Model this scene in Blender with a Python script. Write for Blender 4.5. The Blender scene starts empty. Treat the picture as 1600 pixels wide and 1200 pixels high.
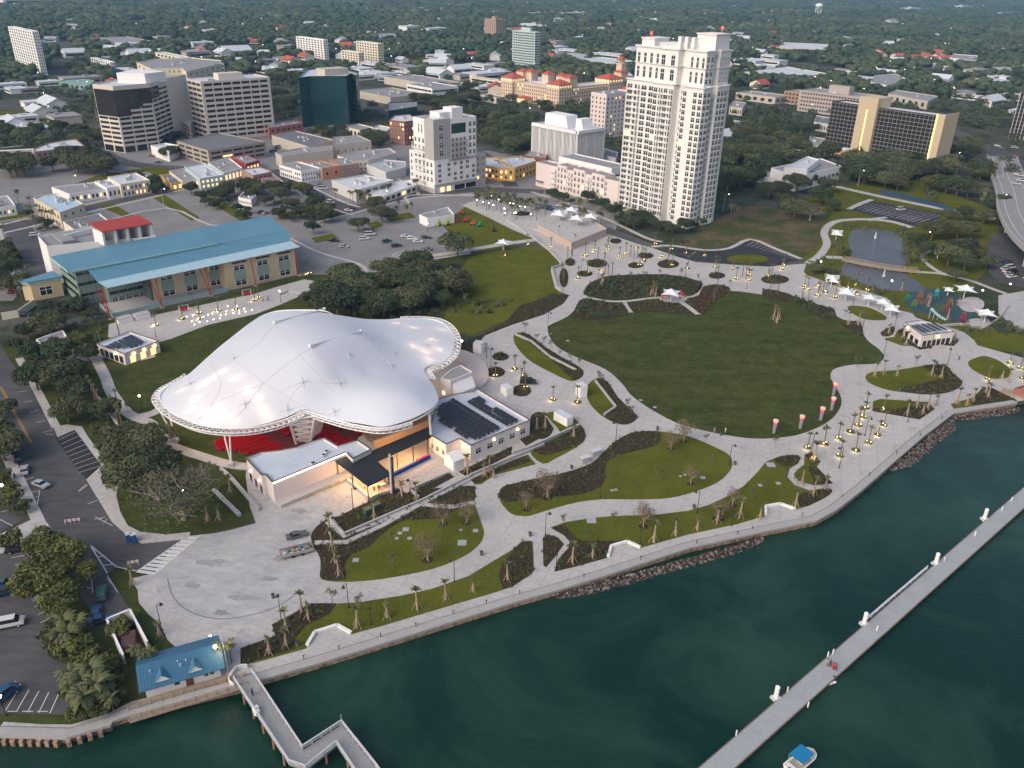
# Waterfront park, covered amphitheatre and downtown seen from the air at dusk
import bpy,math,random
import numpy as np
from mathutils import Vector,Matrix
from math import radians,sin,cos,pi,hypot,atan2

scene=bpy.context.scene
COL=scene.collection
# ------------------------------------------------------------------ camera
CH=115.0;FPX=1294.0
_u=np.array([45,2600,1294.0]);_u/=np.linalg.norm(_u)
_f=np.array([0,0,-1.0]);_f=_f-_f.dot(_u)*_u;_f/=np.linalg.norm(_f)
_r=np.cross(_f,_u)
RM=np.array([_r,_f,_u])
cam=bpy.data.cameras.new('camera');cam.sensor_width=36;cam.lens=FPX/1600*36
cam.clip_start=1;cam.clip_end=40000
camo=bpy.data.objects.new('camera',cam);COL.objects.link(camo)
camo.matrix_world=Matrix.Translation((0,0,CH))@Matrix([list(r)for r in RM]).to_4x4()
scene.camera=camo
# ------------------------------------------------------------------ light
SUN_EL,SUN_AZ=radians(38),radians(222)     # azimuth = direction the light comes FROM, measured ccw from +X
sdir=Vector((cos(SUN_EL)*cos(SUN_AZ),cos(SUN_EL)*sin(SUN_AZ),sin(SUN_EL)))
world=bpy.data.worlds.new("World");scene.world=world;world.use_nodes=True
wn=world.node_tree.nodes;wl=world.node_tree.links
sky=wn.new('ShaderNodeTexSky');sky.sky_type='NISHITA';sky.sun_disc=False
sky.sun_elevation=SUN_EL;sky.sun_rotation=pi/2-SUN_AZ
sky.air_density=1.0;sky.dust_density=5.0;sky.ozone_density=1.0
bg=wn['Background'];bg.inputs[1].default_value=0.15
wl.new(sky.outputs[0],bg.inputs[0])
sl=bpy.data.lights.new('sun','SUN');sl.energy=0.3;sl.angle=radians(45);sl.color=(1,.93,.88)
so=bpy.data.objects.new('sun',sl);COL.objects.link(so)
so.rotation_euler=sdir.to_track_quat('Z','Y').to_euler()
vs=scene.view_settings
vs.view_transform='Standard';vs.look='None';vs.gamma=1;vs.exposure=0.38
scene.cycles.max_bounces=6;scene.cycles.transparent_max_bounces=6;scene.cycles.volume_bounces=0
scene.cycles.sample_clamp_indirect=3;scene.cycles.sample_clamp_direct=0

# ------------------------------------------------------------------ helpers
rnd=random.Random(7)
def ray(px,py):return RM@np.array([px-800,-(py-600),-FPX])
def G(px,py,z=0.0):
 """point of the ground (or of height z) that the photograph shows at px, py"""
 d=ray(px,py);t=(z-CH)/d[2]
 return np.array([d[0]*t,d[1]*t,z])
def PX(p):
 c=RM.T@(np.array(p,float)-np.array([0,0,CH]));return 800+FPX*c[0]/-c[2],600-FPX*c[1]/-c[2]
def HT(top,base):
 b=G(*base);d=ray(*top);t=hypot(b[0],b[1])/hypot(d[0],d[1]);return CH+t*d[2]
def GP(pts,z=0.0):return[tuple(G(x,y,z)[:2])for x,y in pts]
def smooth(pts,n=5,closed=True):
 P=[np.array(p,float)for p in pts];out=[];m=len(P)
 for i in range(m if closed else m-1):
  if closed:a,b,c,d=P[i-1],P[i],P[(i+1)%m],P[(i+2)%m]
  else:a,b,c,d=P[max(i-1,0)],P[i],P[i+1],P[min(i+2,m-1)]
  for k in range(n):
   t=k/n
   out.append(tuple(.5*((2*b)+(c-a)*t+(2*a-5*b+4*c-d)*t*t+(3*b-a-3*c+d)*t**3)))
 if not closed:out.append(tuple(P[-1]))
 return out
def area(p):return .5*sum(p[i-1][0]*p[i][1]-p[i][0]*p[i-1][1]for i in range(len(p)))
def ccw(p):return list(p)if area(p)>0 else list(p)[::-1]
def inside(x,y,poly):
 c=False;j=len(poly)-1
 for i in range(len(poly)):
  xi,yi=poly[i][0],poly[i][1];xj,yj=poly[j][0],poly[j][1]
  if(yi>y)!=(yj>y)and x<(xj-xi)*(y-yi)/(yj-yi)+xi:c=not c
  j=i
 return c
def pip(X,Y,poly):
 c=np.zeros(len(X),bool);n=len(poly);j=n-1
 for i in range(n):
  xi,yi=poly[i][0],poly[i][1];xj,yj=poly[j][0],poly[j][1]
  if yi!=yj:
   c^=((yi>Y)!=(yj>Y))&(X<(xj-xi)*(Y-yi)/(yj-yi)+xi)
  j=i
 return c

# ---- materials
_M={}
def mat(col,rough=.8,var=.18,scale=.25,spec=.3,name=None,metal=0,emit=0,fine=2.0,bump=0,rndobj=0,alpha=None):
 key=(tuple(col),rough,var,scale,spec,metal,emit,bump,rndobj)
 if key in _M:return _M[key]
 m=bpy.data.materials.new(name or 'surface');m.use_nodes=True
 nt=m.node_tree;N=nt.nodes;L=nt.links;b=N['Principled BSDF']
 b.inputs['Roughness'].default_value=rough;b.inputs['Specular IOR Level'].default_value=spec
 b.inputs['Metallic'].default_value=metal
 if emit:
  b.inputs['Base Color'].default_value=(*col,1);b.inputs['Emission Color'].default_value=(*col,1)
  b.inputs['Emission Strength'].default_value=emit
  _M[key]=m;return m
 geo=N.new('ShaderNodeNewGeometry')
 t1=N.new('ShaderNodeTexNoise');t1.inputs['Scale'].default_value=scale;t1.inputs['Detail'].default_value=5;t1.inputs['Roughness'].default_value=.6
 t2=N.new('ShaderNodeTexNoise');t2.inputs['Scale'].default_value=scale*9*fine/2;t2.inputs['Detail'].default_value=3
 L.new(geo.outputs['Position'],t1.inputs['Vector']);L.new(geo.outputs['Position'],t2.inputs['Vector'])
 ad=N.new('ShaderNodeMath');ad.operation='ADD';L.new(t1.outputs['Fac'],ad.inputs[0]);L.new(t2.outputs['Fac'],ad.inputs[1])
 src=ad.outputs[0]
 if rndobj:
  oi=N.new('ShaderNodeObjectInfo');a2=N.new('ShaderNodeMath');a2.operation='MULTIPLY_ADD'
  L.new(oi.outputs['Random'],a2.inputs[0]);a2.inputs[1].default_value=rndobj;L.new(src,a2.inputs[2]);src=a2.outputs[0]
 mr=N.new('ShaderNodeMapRange');mr.inputs[1].default_value=.6;mr.inputs[2].default_value=1.4+rndobj
 mr.inputs[3].default_value=1-var;mr.inputs[4].default_value=1+var;L.new(src,mr.inputs[0])
 vm=N.new('ShaderNodeVectorMath');vm.operation='SCALE';vm.inputs[0].default_value=col;L.new(mr.outputs[0],vm.inputs['Scale'])
 L.new(vm.outputs[0],b.inputs['Base Color'])
 if bump:
  bp=N.new('ShaderNodeBump');bp.inputs['Strength'].default_value=bump;bp.inputs['Distance'].default_value=.3
  L.new(t2.outputs['Fac'],bp.inputs['Height']);L.new(bp.outputs[0],b.inputs['Normal'])
 _M[key]=m;return m

def glow(col,s,name='lit'):return mat(col,emit=s,name=name)

# ---- mesh builder
class MB:
 def __init__(s):s.v=[];s.f=[];s.m=[]
 def face(s,pts,m=0):
  b=len(s.v);s.v+=[tuple(map(float,p))for p in pts];s.f.append(tuple(range(b,b+len(pts))));s.m.append(m);return s
 def prism(s,poly,z0,z1,m=0,top=True,mt=None,bottom=False):
  poly=ccw(poly);n=len(poly);b=len(s.v)
  s.v+=[(x,y,z0)for x,y in poly]+[(x,y,z1)for x,y in poly]
  for i in range(n):
   j=(i+1)%n;s.f.append((b+i,b+j,b+n+j,b+n+i));s.m.append(m)
  if top:s.f.append(tuple(range(b+n,b+2*n)));s.m.append(m if mt is None else mt)
  if bottom:s.f.append(tuple(range(b+n-1,b-1,-1)));s.m.append(m)
  return s
 def box(s,c,d,rz=0,m=0):
  """c = centre of the base, d = full sizes"""
  ca,sa=cos(rz),sin(rz);hx,hy=d[0]/2,d[1]/2
  p=[(c[0]+x*ca-y*sa,c[1]+x*sa+y*ca)for x,y in((-hx,-hy),(hx,-hy),(hx,hy),(-hx,hy))]
  return s.prism(p,c[2],c[2]+d[2],m,bottom=True)
 def tube(s,p0,p1,r0,r1=None,n=6,m=0,cap=True):
  r1=r0 if r1 is None else r1
  a=Vector(p0);b_=Vector(p1);d=b_-a
  if d.length<1e-6:return s
  q=d.to_track_quat('Z','Y');b=len(s.v)
  for pt,r in((a,r0),(b_,r1)):
   for k in range(n):
    w=pt+q@Vector((r*cos(2*pi*k/n),r*sin(2*pi*k/n),0));s.v.append(tuple(w))
  for k in range(n):
   j=(k+1)%n;s.f.append((b+k,b+j,b+n+j,b+n+k));s.m.append(m)
  if cap:
   s.f.append(tuple(range(b+n,b+2*n)));s.m.append(m);s.f.append(tuple(range(b+n-1,b-1,-1)));s.m.append(m)
  return s
 def bar(s,p0,p1,w,h,m=0):
  """a box beam from p0 to p1, w wide, h high (top face level with the points)"""
  a=np.array(p0,float);b_=np.array(p1,float);d=b_-a;l=hypot(d[0],d[1])
  if l<1e-6:return s
  nx,ny=-d[1]/l*w/2,d[0]/l*w/2;b=len(s.v)
  for p in(a,b_):
   s.v+=[(p[0]+nx,p[1]+ny,p[2]-h),(p[0]-nx,p[1]-ny,p[2]-h),(p[0]-nx,p[1]-ny,p[2]),(p[0]+nx,p[1]+ny,p[2])]
  for f in((0,1,2,3),(7,6,5,4),(0,4,5,1),(1,5,6,2),(2,6,7,3),(3,7,4,0)):
   s.f.append(tuple(b+i for i in f));s.m.append(m)
  return s
 def ball(s,c,r,m=0,n=6,rz=None):
  b=len(s.v);rz=rz or r;k=max(3,n//2)
  for i in range(k+1):
   th=pi*i/k
   for j in range(n):s.v.append((c[0]+r*sin(th)*cos(2*pi*j/n),c[1]+r*sin(th)*sin(2*pi*j/n),c[2]+rz*cos(th)))
  for i in range(k):
   for j in range(n):
    j2=(j+1)%n;s.f.append((b+i*n+j,b+(i+1)*n+j,b+(i+1)*n+j2,b+i*n+j2));s.m.append(m)
  return s
 def build(s,name,mats,parent=None,local=False,smoothf=False):
  me=bpy.data.meshes.new(name)
  V=s.v
  if parent is not None and not local:
   o=woff(parent);V=[(x-o[0],y-o[1],z-o[2])for x,y,z in V]
  me.from_pydata(V,[],s.f)
  if not isinstance(mats,(list,tuple)):mats=[mats]
  for q in mats:me.materials.append(q)
  if len(mats)>1:me.polygons.foreach_set('material_index',s.m)
  if smoothf:me.polygons.foreach_set('use_smooth',[True]*len(s.f))
  me.update()
  ob=bpy.data.objects.new(name,me);COL.objects.link(ob)
  if parent is not None:ob.parent=parent
  return ob
def woff(o):
 r=Vector((0,0,0))
 while o is not None:r+=o.location;o=o.parent
 return r
def fastmesh(name,V,T,mats,parent=None):
 """V (n,3) T (m,k) numpy, k = 3 or 4"""
 me=bpy.data.meshes.new(name);n,k=T.shape
 me.vertices.add(len(V));me.vertices.foreach_set('co',np.ascontiguousarray(V,dtype=np.float32).ravel())
 me.loops.add(n*k);me.loops.foreach_set('vertex_index',np.ascontiguousarray(T,dtype=np.int32).ravel())
 me.polygons.add(n);me.polygons.foreach_set('loop_start',np.arange(0,n*k,k,dtype=np.int32))
 me.update(calc_edges=True)
 for q in(mats if isinstance(mats,(list,tuple))else[mats]):me.materials.append(q)
 ob=bpy.data.objects.new(name,me);COL.objects.link(ob)
 if parent is not None:ob.parent=parent
 return ob
def tag(o,label,cat,group=None):
 o['label']=label;o['category']=cat
 if group:o['group']=group
 return o
def thing(name,label,cat,loc=(0,0,0),rz=0,group=None):
 o=bpy.data.objects.new(name,None);COL.objects.link(o);o.location=loc;o.rotation_euler=(0,0,rz)
 o.empty_display_size=.5
 return tag(o,label,cat,group)
def struct(o,kind='structure'):o['kind']=kind;return o
def kids(o):return KIDS.get(o.name)or[c for c in o.children]
KIDS={}
def freeze(o):
 """remember a prototype's tree once, so that copying is quick"""
 ch=list(o.children);KIDS[o.name]=ch
 for c in ch:freeze(c)
 return o
def dup(src,loc,rz=0,label=None,group=None,sc=1.0,cat=None,name=None):
 r=src.copy();COL.objects.link(r);r.location=loc;r.rotation_euler=(0,0,rz)
 r.scale=(sc,sc,sc)if not isinstance(sc,tuple)else sc
 if label:r['label']=label
 if group:r['group']=group
 def rec(a,b):
  for c in KIDS.get(a.name,()):
   d=c.copy();COL.objects.link(d);d.parent=b;rec(c,d)
 rec(src,r)
 return r

# ---- common colours
WHITE=mat((.80,.79,.77),.6,.06,.2,name='white_paint')
CREAM=mat((.62,.53,.40),.8,.08,.2,name='cream_stucco')
CONC=mat((.42,.41,.41),.85,.12,.15,name='concrete')
ROOFW=mat((.55,.58,.62),.7,.14,.12,name='pale_roof_membrane')
ROOFG=mat((.27,.27,.28),.85,.2,.15,name='grey_roof_gravel')
DARK=mat((.03,.03,.035),.5,.1,name='dark_metal')
STEEL=mat((.55,.55,.56),.4,.08,name='pale_steel')
WSTEEL=mat((.78,.77,.76),.4,.04,name='white_steel')
BARK=mat((.16,.12,.09),.9,.3,1.0,name='bark')
PALE_BARK=mat((.36,.27,.195),.9,.25,1.5,name='palm_boots')
TIMBER=mat((.34,.27,.20),.85,.2,1.0,name='weathered_timber')
GLASS=mat((.022,.026,.03),.12,.3,.4,.6,name='dark_window_glass')
TEAL_GLASS=mat((.012,.065,.065),.12,.35,.12,.6,name='teal_glass')
WARMWIN=glow((1,.62,.28),1.2,'warm_lit_window')
BULB=glow((1,.62,.26),12,'warm_bulb')
BULBW=glow((1,.93,.84),12,'white_bulb')
REDBULB=glow((1,.02,.02),12,'red_beacon_glass')
# ================================================================== SETTING
def ground_mat(kind):
 m=bpy.data.materials.new(kind);m.use_nodes=True;nt=m.node_tree;N=nt.nodes;L=nt.links;b=N['Principled BSDF']
 b.inputs['Roughness'].default_value=.9;b.inputs['Specular IOR Level'].default_value=0 if 'lawn' in kind or 'mulch' in kind or kind in('earth','bluff')else .2
 geo=N.new('ShaderNodeNewGeometry')
 def noise(s,d=4,r=.6,stretch=None):
  t=N.new('ShaderNodeTexNoise');t.inputs['Scale'].default_value=s;t.inputs['Detail'].default_value=d;t.inputs['Roughness'].default_value=r
  if stretch:
   mp=N.new('ShaderNodeMapping');mp.inputs['Rotation'].default_value=(0,0,stretch[0]);mp.inputs['Scale'].default_value=(stretch[1],stretch[2],1)
   L.new(geo.outputs['Position'],mp.inputs['Vector']);L.new(mp.outputs[0],t.inputs['Vector'])
  else:L.new(geo.outputs['Position'],t.inputs['Vector'])
  return t.outputs['Fac']
 def mix(fac,a,c,lo=.35,hi=.65):
  mr=N.new('ShaderNodeMapRange');mr.inputs[1].default_value=lo;mr.inputs[2].default_value=hi;L.new(fac,mr.inputs[0])
  x=N.new('ShaderNodeMix');x.data_type='RGBA'
  L.new(mr.outputs[0],x.inputs[0])
  for q,s in((a,6),(c,7)):
   if isinstance(q,tuple):x.inputs[s].default_value=(*q,1)
   else:L.new(q,x.inputs[s])
  return x.outputs[2]
 if kind=='concrete':
  c=mix(noise(.06,5),(.39,.375,.365),(.49,.47,.45));c2=mix(noise(.9,5),(.34,.33,.325),(.52,.50,.48))
  x=N.new('ShaderNodeMix');x.data_type='RGBA';x.inputs[0].default_value=.4;L.new(c,x.inputs[6]);L.new(c2,x.inputs[7])
  br=N.new('ShaderNodeTexBrick');br.inputs['Scale'].default_value=1;br.inputs['Brick Width'].default_value=4.5;br.inputs['Row Height'].default_value=3.0
  br.inputs['Mortar Size'].default_value=.05;br.offset=0;mp=N.new('ShaderNodeMapping');mp.inputs['Rotation'].default_value=(0,0,.35)
  L.new(geo.outputs['Position'],mp.inputs['Vector']);L.new(mp.outputs[0],br.inputs['Vector'])
  y=N.new('ShaderNodeMix');y.data_type='RGBA';L.new(br.outputs['Fac'],y.inputs[0]);L.new(x.outputs[2],y.inputs[6]);y.inputs[7].default_value=(.30,.29,.29,1)
  st=mix(noise(.25,6,.75),(.62,.6,.58),(1,1,1),.33,.45)
  z=N.new('ShaderNodeMix');z.data_type='RGBA';z.blend_type='MULTIPLY';z.inputs[0].default_value=.5;L.new(y.outputs[2],z.inputs[6]);L.new(st,z.inputs[7])
  out=z.outputs[2]
 elif kind=='plaza':
  c=mix(noise(.09,5),(.34,.345,.36),(.44,.44,.445));c2=mix(noise(.35,7,.75,(.5,.7,1.3)),(.27,.27,.27),(.53,.52,.51))
  x=N.new('ShaderNodeMix');x.data_type='RGBA';x.inputs[0].default_value=.5;L.new(c,x.inputs[6]);L.new(c2,x.inputs[7]);out=x.outputs[2]
 elif kind=='asphalt':
  c=mix(noise(.07,5),(.055,.056,.062),(.105,.103,.108));c2=mix(noise(.5,6,.75,(.9,.3,1.5)),(.05,.05,.055),(.12,.118,.12))
  x=N.new('ShaderNodeMix');x.data_type='RGBA';x.inputs[0].default_value=.45;L.new(c,x.inputs[6]);L.new(c2,x.inputs[7]);out=x.outputs[2]
 elif kind=='old_asphalt':
  c=mix(noise(.05,5),(.17,.168,.17),(.26,.25,.25));c2=mix(noise(.6,6,.75,(.7,.3,1.5)),(.14,.14,.142),(.31,.295,.29))
  x=N.new('ShaderNodeMix');x.data_type='RGBA';x.inputs[0].default_value=.45;L.new(c,x.inputs[6]);L.new(c2,x.inputs[7]);out=x.outputs[2]
 elif kind=='new_asphalt':
  out=mix(noise(.15,5),(.028,.028,.033),(.045,.045,.05))
 elif kind=='bright_lawn':
  c=mix(noise(.10,5),(.068,.086,.010),(.125,.128,.020));c2=mix(noise(1.4,5,.8),(.045,.062,.010),(.15,.14,.03))
  x=N.new('ShaderNodeMix');x.data_type='RGBA';x.inputs[0].default_value=.4;L.new(c,x.inputs[6]);L.new(c2,x.inputs[7]);out=x.outputs[2]
 elif kind=='dark_lawn':
  c=mix(noise(.05,5,.6,(.25,.35,3)),(.036,.058,.017),(.068,.086,.028));c2=mix(noise(1.0,6,.8,(.25,.4,2)),(.026,.046,.012),(.115,.115,.05))
  x=N.new('ShaderNodeMix');x.data_type='RGBA';x.inputs[0].default_value=.45;L.new(c,x.inputs[6]);L.new(c2,x.inputs[7]);bl=mix(noise(.16,7,.8),(.55,.6,.5),(1.25,1.15,1.1),.38,.62);z=N.new('ShaderNodeMix');z.data_type='RGBA';z.blend_type='MULTIPLY';z.inputs[0].default_value=.8;L.new(x.outputs[2],z.inputs[6]);L.new(bl,z.inputs[7]);out=z.outputs[2]
 elif kind=='mulch':
  out=mix(noise(1.8,5,.8),(.030,.026,.016),(.080,.058,.038))
 elif kind=='red_mulch':
  out=mix(noise(1.8,5,.8),(.045,.022,.016),(.085,.045,.035))
 elif kind=='earth':
  c=mix(noise(.012,6),(.034,.048,.022),(.13,.128,.12),.47,.56);c2=mix(noise(.1,5),(.028,.042,.018),(.11,.11,.095));
  x=N.new('ShaderNodeMix');x.data_type='RGBA';x.inputs[0].default_value=.5;L.new(c,x.inputs[6]);L.new(c2,x.inputs[7]);out=x.outputs[2]
 elif kind=='bluff':
  c=mix(noise(.06,5,.7),(.055,.075,.025),(.13,.095,.06),.42,.58);out=c
 L.new(out,b.inputs['Base Color'])
 bp=N.new('ShaderNodeBump');bp.inputs['Strength'].default_value=.25;bp.inputs['Distance'].default_value=.1
 L.new(noise(3,4),bp.inputs['Height']);L.new(bp.outputs[0],b.inputs['Normal'])
 return m
GM={k:ground_mat(k)for k in('concrete','plaza','asphalt','old_asphalt','new_asphalt','bright_lawn','dark_lawn','mulch','red_mulch','earth','bluff')}
def water_mat(deep,shallow,name):
 m=bpy.data.materials.new(name);m.use_nodes=True;N=m.node_tree.nodes;L=m.node_tree.links;b=N['Principled BSDF']
 b.inputs['Roughness'].default_value=.16;b.inputs['IOR'].default_value=1.33
 geo=N.new('ShaderNodeNewGeometry')
 t=N.new('ShaderNodeTexNoise');t.inputs['Scale'].default_value=.028;t.inputs['Detail'].default_value=8;t.inputs['Roughness'].default_value=.7;t.inputs['Distortion'].default_value=.6;L.new(geo.outputs['Position'],t.inputs['Vector'])
 mr=N.new('ShaderNodeMapRange');mr.inputs[1].default_value=.42;mr.inputs[2].default_value=.66;L.new(t.outputs['Fac'],mr.inputs[0])
 x=N.new('ShaderNodeMix');x.data_type='RGBA';x.inputs[6].default_value=(*deep,1);x.inputs[7].default_value=(*shallow,1)
 L.new(mr.outputs[0],x.inputs[0]);L.new(x.outputs[2],b.inputs['Base Color'])
 w=N.new('ShaderNodeTexNoise');w.inputs['Scale'].default_value=.9;w.inputs['Detail'].default_value=4;w.inputs['Roughness'].default_value=.65
 mp=N.new('ShaderNodeMapping');mp.inputs['Rotation'].default_value=(0,0,.3);mp.inputs['Scale'].default_value=(.8,2.2,1)
 L.new(geo.outputs['Position'],mp.inputs['Vector']);L.new(mp.outputs[0],w.inputs['Vector'])
 bp=N.new('ShaderNodeBump');bp.inputs['Strength'].default_value=.6;bp.inputs['Distance'].default_value=.22
 L.new(w.outputs['Fac'],bp.inputs['Height']);L.new(bp.outputs[0],b.inputs['Normal'])
 return m
# ---- land and water
SHORE=[(-400,1135),(0,1143),(107,1146),(172,1127),(174,1122),(207,1110),(370,1070),(400,1059),(500,1030),(595,1001),(707,966),(800,937),(865,919),(940,896),(1075,852),(1200,825),(1240,817),(1270,811),(1300,795),(1340,764),(1385,725),(1435,682),(1485,644),(1585,628),(1700,612),(1900,590)]
shoreW=GP(SHORE)
land=shoreW+[(2600,420),(16000,2500),(16000,26000),(-16000,26000),(-16000,60),(-400,95)]
mb=MB();mb.prism(land,-4,0)
struct(mb.build('ground',GM['earth']))
mb=MB();mb.face([(-3000,-1500,-1.3),(6000,-1500,-1.3),(6000,2500,-1.3),(-3000,2500,-1.3)])
struct(mb.build('water',water_mat((.0015,.022,.014),(.018,.054,.034),'bay_water')))

LAYERS={}
ZK=[0]
def sheet(name,pts,m,z,sm=0,z0=-.05,world=False):
 ZK[0]+=1;z+=(ZK[0]%7)*.0013;z0-=ZK[0]*.0007
 P=pts if world else GP(pts)
 if sm:P=smooth(P,sm)
 LAYERS.setdefault(m,[]).append(P)
 mb=MB();mb.prism(P,z0,z);return struct(mb.build(name,GM[m]))
def strip_poly(pts,w,sm=5,world=False):
 P=[np.array(p)for p in(pts if world else GP(pts))]
 if sm:P=[np.array(p)for p in smooth(P,sm,False)]
 l,r=[],[]
 for i,p in enumerate(P):
  d=P[min(i+1,len(P)-1)]-P[max(i-1,0)];d=d/(np.linalg.norm(d)+1e-9);n=np.array([-d[1],d[0]])
  ww=w if not callable(w)else w(i/(len(P)-1));l.append(tuple(p+n*ww/2));r.append(tuple(p-n*ww/2))
 return l+r[::-1]
def strip(name,pts,w,m,z,sm=5,z0=-.05):
 ZK[0]+=1;z+=(ZK[0]%11)*.004;z0-=ZK[0]*.0007
 P=strip_poly(pts,w,sm);mb=MB()
 n=len(P)//2;
 for i in range(n-1):
  a,b_,c,d=P[i],P[i+1],P[-2-i],P[-1-i]
  mb.face([(*a,z),(*d,z),(*c,z),(*b_,z)]);mb.face([(*a,z0),(*a,z),(*b_,z),(*b_,z0)]);mb.face([(*c,z0),(*c,z),(*d,z),(*d,z0)])
 LAYERS.setdefault(m,[]).append(P)
 return struct(mb.build(name,GM[m]))

# ---- big districts first (lowest sheets)
sheet('downtown_paving',[(-60,470),(-60,262),(40,262),(160,240),(300,205),(420,205),(480,196),(560,193),(650,230),(760,235),(850,250),(975,290),(960,372),(880,338),(760,330),(735,395),(660,408),(575,435),(495,440),(470,430),(300,380),(60,420),(20,470)],'old_asphalt',.03)
sheet('parking_lot',[(452,372),(500,352),(560,340),(625,332),(720,322),(770,355),(735,395),(660,405),(590,425),(572,420),(560,412),(500,395)],'old_asphalt',.06)
sheet('lawn',[(690,350),(735,318),(800,359),(832,372),(800,384),(745,395),(715,380)],'bright_lawn',.10)
sheet('grass_slope',[(1060,383),(1105,352),(1170,322),(1230,330),(1300,330),(1290,345),(1282,357),(1284,372),(1270,392),(1240,402),(1172,376),(1140,388),(1100,390)],'bluff',.05,3)
sheet('grass_slope',[(1180,378),(1220,330),(1300,290),(1380,285),(1480,300),(1560,330),(1560,400),(1500,470),(1560,520),(1540,545),(1490,515),(1400,480),(1300,455),(1255,430),(1262,405),(1240,402)],'bright_lawn',.03)
sheet('park_ground',[(-60,560),(60,520),(170,500),(330,470),(470,430),(600,425),(700,400),(760,395),(700,560),(700,640),(400,720),(420,790),(380,822),(295,838),(220,847),(130,745),(45,600),(20,570)],'dark_lawn',.03)
sheet('park_ground',[(150,890),(215,893),(240,980),(300,1040),(370,1068),(207,1108),(174,1120),(107,1144),(0,1141),(-60,1140),(-60,1115),(112,1117),(130,1060),(70,1000),(60,860),(95,840)],'dark_lawn',.03)

# ---- roads
sheet('road',[(-120,470),(-20,500),(5,545),(20,570),(45,600),(82,670),(135,750),(175,815),(200,837),(220,847),(292,841),(262,864),(240,899),(215,894),(182,885),(168,896),(207,960),(160,982),(130,937),(95,850),(72,820),(55,790),(21,720),(-40,640),(-120,560)],'asphalt',.07)
sheet('parking_lot',[(-120,868),(0,866),(45,860),(80,880),(95,940),(85,987),(73,1006),(76,1025),(90,1034),(107,1039),(137,1037),(137,1058),(112,1117),(0,1115),(-120,1112)],'asphalt',.08)
sheet('parking_lot',[(-30,800),(10,798),(37,812),(0,832),(-40,845)],'asphalt',.07)
sheet('driveway',[(-40,850),(0,835),(50,812),(72,815),(92,842),(52,846),(0,866),(-40,880)],'concrete',.09)
strip('pavement',[(-10,650),(14,718),(40,772),(62,818)],2.6,'concrete',.16,0)
strip('pavement',[(30,560),(58,610),(88,668)],2.2,'concrete',.16,0)
sheet('parking_lot',[(86,684),(117,672),(157,728),(135,748),(124,738)],'new_asphalt',.11)
sheet('pavement',[(84,668),(105,664),(128,667),(137,682),(150,700),(168,720),(170,728),(158,745),(160,757),(185,760),(182,775),(188,800),(200,822),(220,832),(260,836),(298,832),(292,843),(222,850),(200,838),(175,816),(135,750),(159,728),(117,672),(90,684)],'concrete',.17)
strip('road',[(750,300),(800,318),(870,335),(960,364),(1010,384),(1060,402),(1110,415),(1160,421),(1215,417),(1240,408)],8,'asphalt',.065)
strip('road',[(480,345),(560,325),(640,305),(700,300),(755,296),(850,300)],11,'asphalt',.075)
strip('road',[(-40,400),(30,395),(60,420)],12,'asphalt',.075,0)
strip('road',[(22,345),(50,400),(66,440)],12,'asphalt',.085,0)
strip('road',[(-60,372),(60,345),(160,320),(250,300),(300,287),(420,275)],9,'asphalt',.08)
strip('road',[(430,265),(470,292),(520,318),(560,330)],10,'asphalt',.07)
sheet('parking_lot',[(1018,388),(1100,392),(1172,377),(1250,406),(1205,417),(1160,414),(1090,408),(1050,400)],'new_asphalt',.09)
strip('pavement',[(1018,386),(1050,384),(1100,391),(1140,388),(1172,374),(1210,388),(1252,405)],2.2,'concrete',.16,3)
sheet('parking_lot',[(1328,328),(1362,314),(1472,335),(1462,350),(1430,353),(1395,345)],'new_asphalt',.09)
strip('pavement',[(1326,327),(1345,318),(1362,312)],3,'concrete',.15,0)
strip('access_road',[(1300,290),(1380,308),(1480,328),(1555,342)],5,'concrete',.10)
sheet('road',[(1536,395),(1550,365),(1600,370),(1700,390),(1700,480),(1600,450),(1560,440),(1545,425)],'asphalt',.09)
strip('road',[(1160,150),(1250,180),(1440,195),(1480,200),(1530,225),(1575,245),(1640,290)],14,'asphalt',.05)
strip('road',[(1160,225),(1290,245),(1350,262)],7,'asphalt',.05)
strip('road',[(585,150),(600,175),(700,215),(760,245),(800,292)],9,'asphalt',.05)
strip('road',[(-40,200),(90,195),(170,245),(260,262),(400,262)],12,'asphalt',.05)

# verges, kerbs and pavements of downtown
for pts in([(150,321),(176,318),(208,337),(194,339)],[(236,308),(258,305),(312,340),(300,345)],[(300,300),(318,298),(400,345),(384,350)],[(95,296),(150,275),(230,262),(238,266),(150,284),(100,303)],[(0,322+12),(40,330),(45,338),(0,345)],[(430,330),(470,330),(480,338),(440,342)],[(486,372),(520,365),(530,372),(494,380)],[(572,350),(588,346),(600,352),(584,358)],[(600,338),(640,332),(650,340),(610,346)]):
 sheet('lawn',pts,'bright_lawn',.12)
for w,pts in((2,[(-60,366),(60,338),(160,314),(250,294),(300,281),(420,269)]),(2,[(-60,379),(60,352),(160,327),(250,306),(300,293)]),(2,[(422,270),(462,298),(512,324),(552,336)]),(2,[(440,262),(480,288),(530,313),(562,324)]),(1.6,[(480,351),(560,331),(640,311),(700,306),(755,302)]),(1.6,[(452,372),(500,395),(560,412),(575,428)]),(2.2,[(830,300),(900,322),(960,348),(1010,372),(1035,378)]),(1.6,[(0,350),(10,400),(30,450)]),(1.6,[(150,350),(260,325),(330,352),(400,345)]),(2,[(-40,236),(90,226),(150,262),(250,277)]),(1.4,[(735,396),(660,409),(575,436)]),(2,[(640,318),(640,305),(745,306)]),(2,[(590,262),(640,290),(655,305)])):
 strip('pavement',pts,w,'concrete',.13,3)
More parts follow.
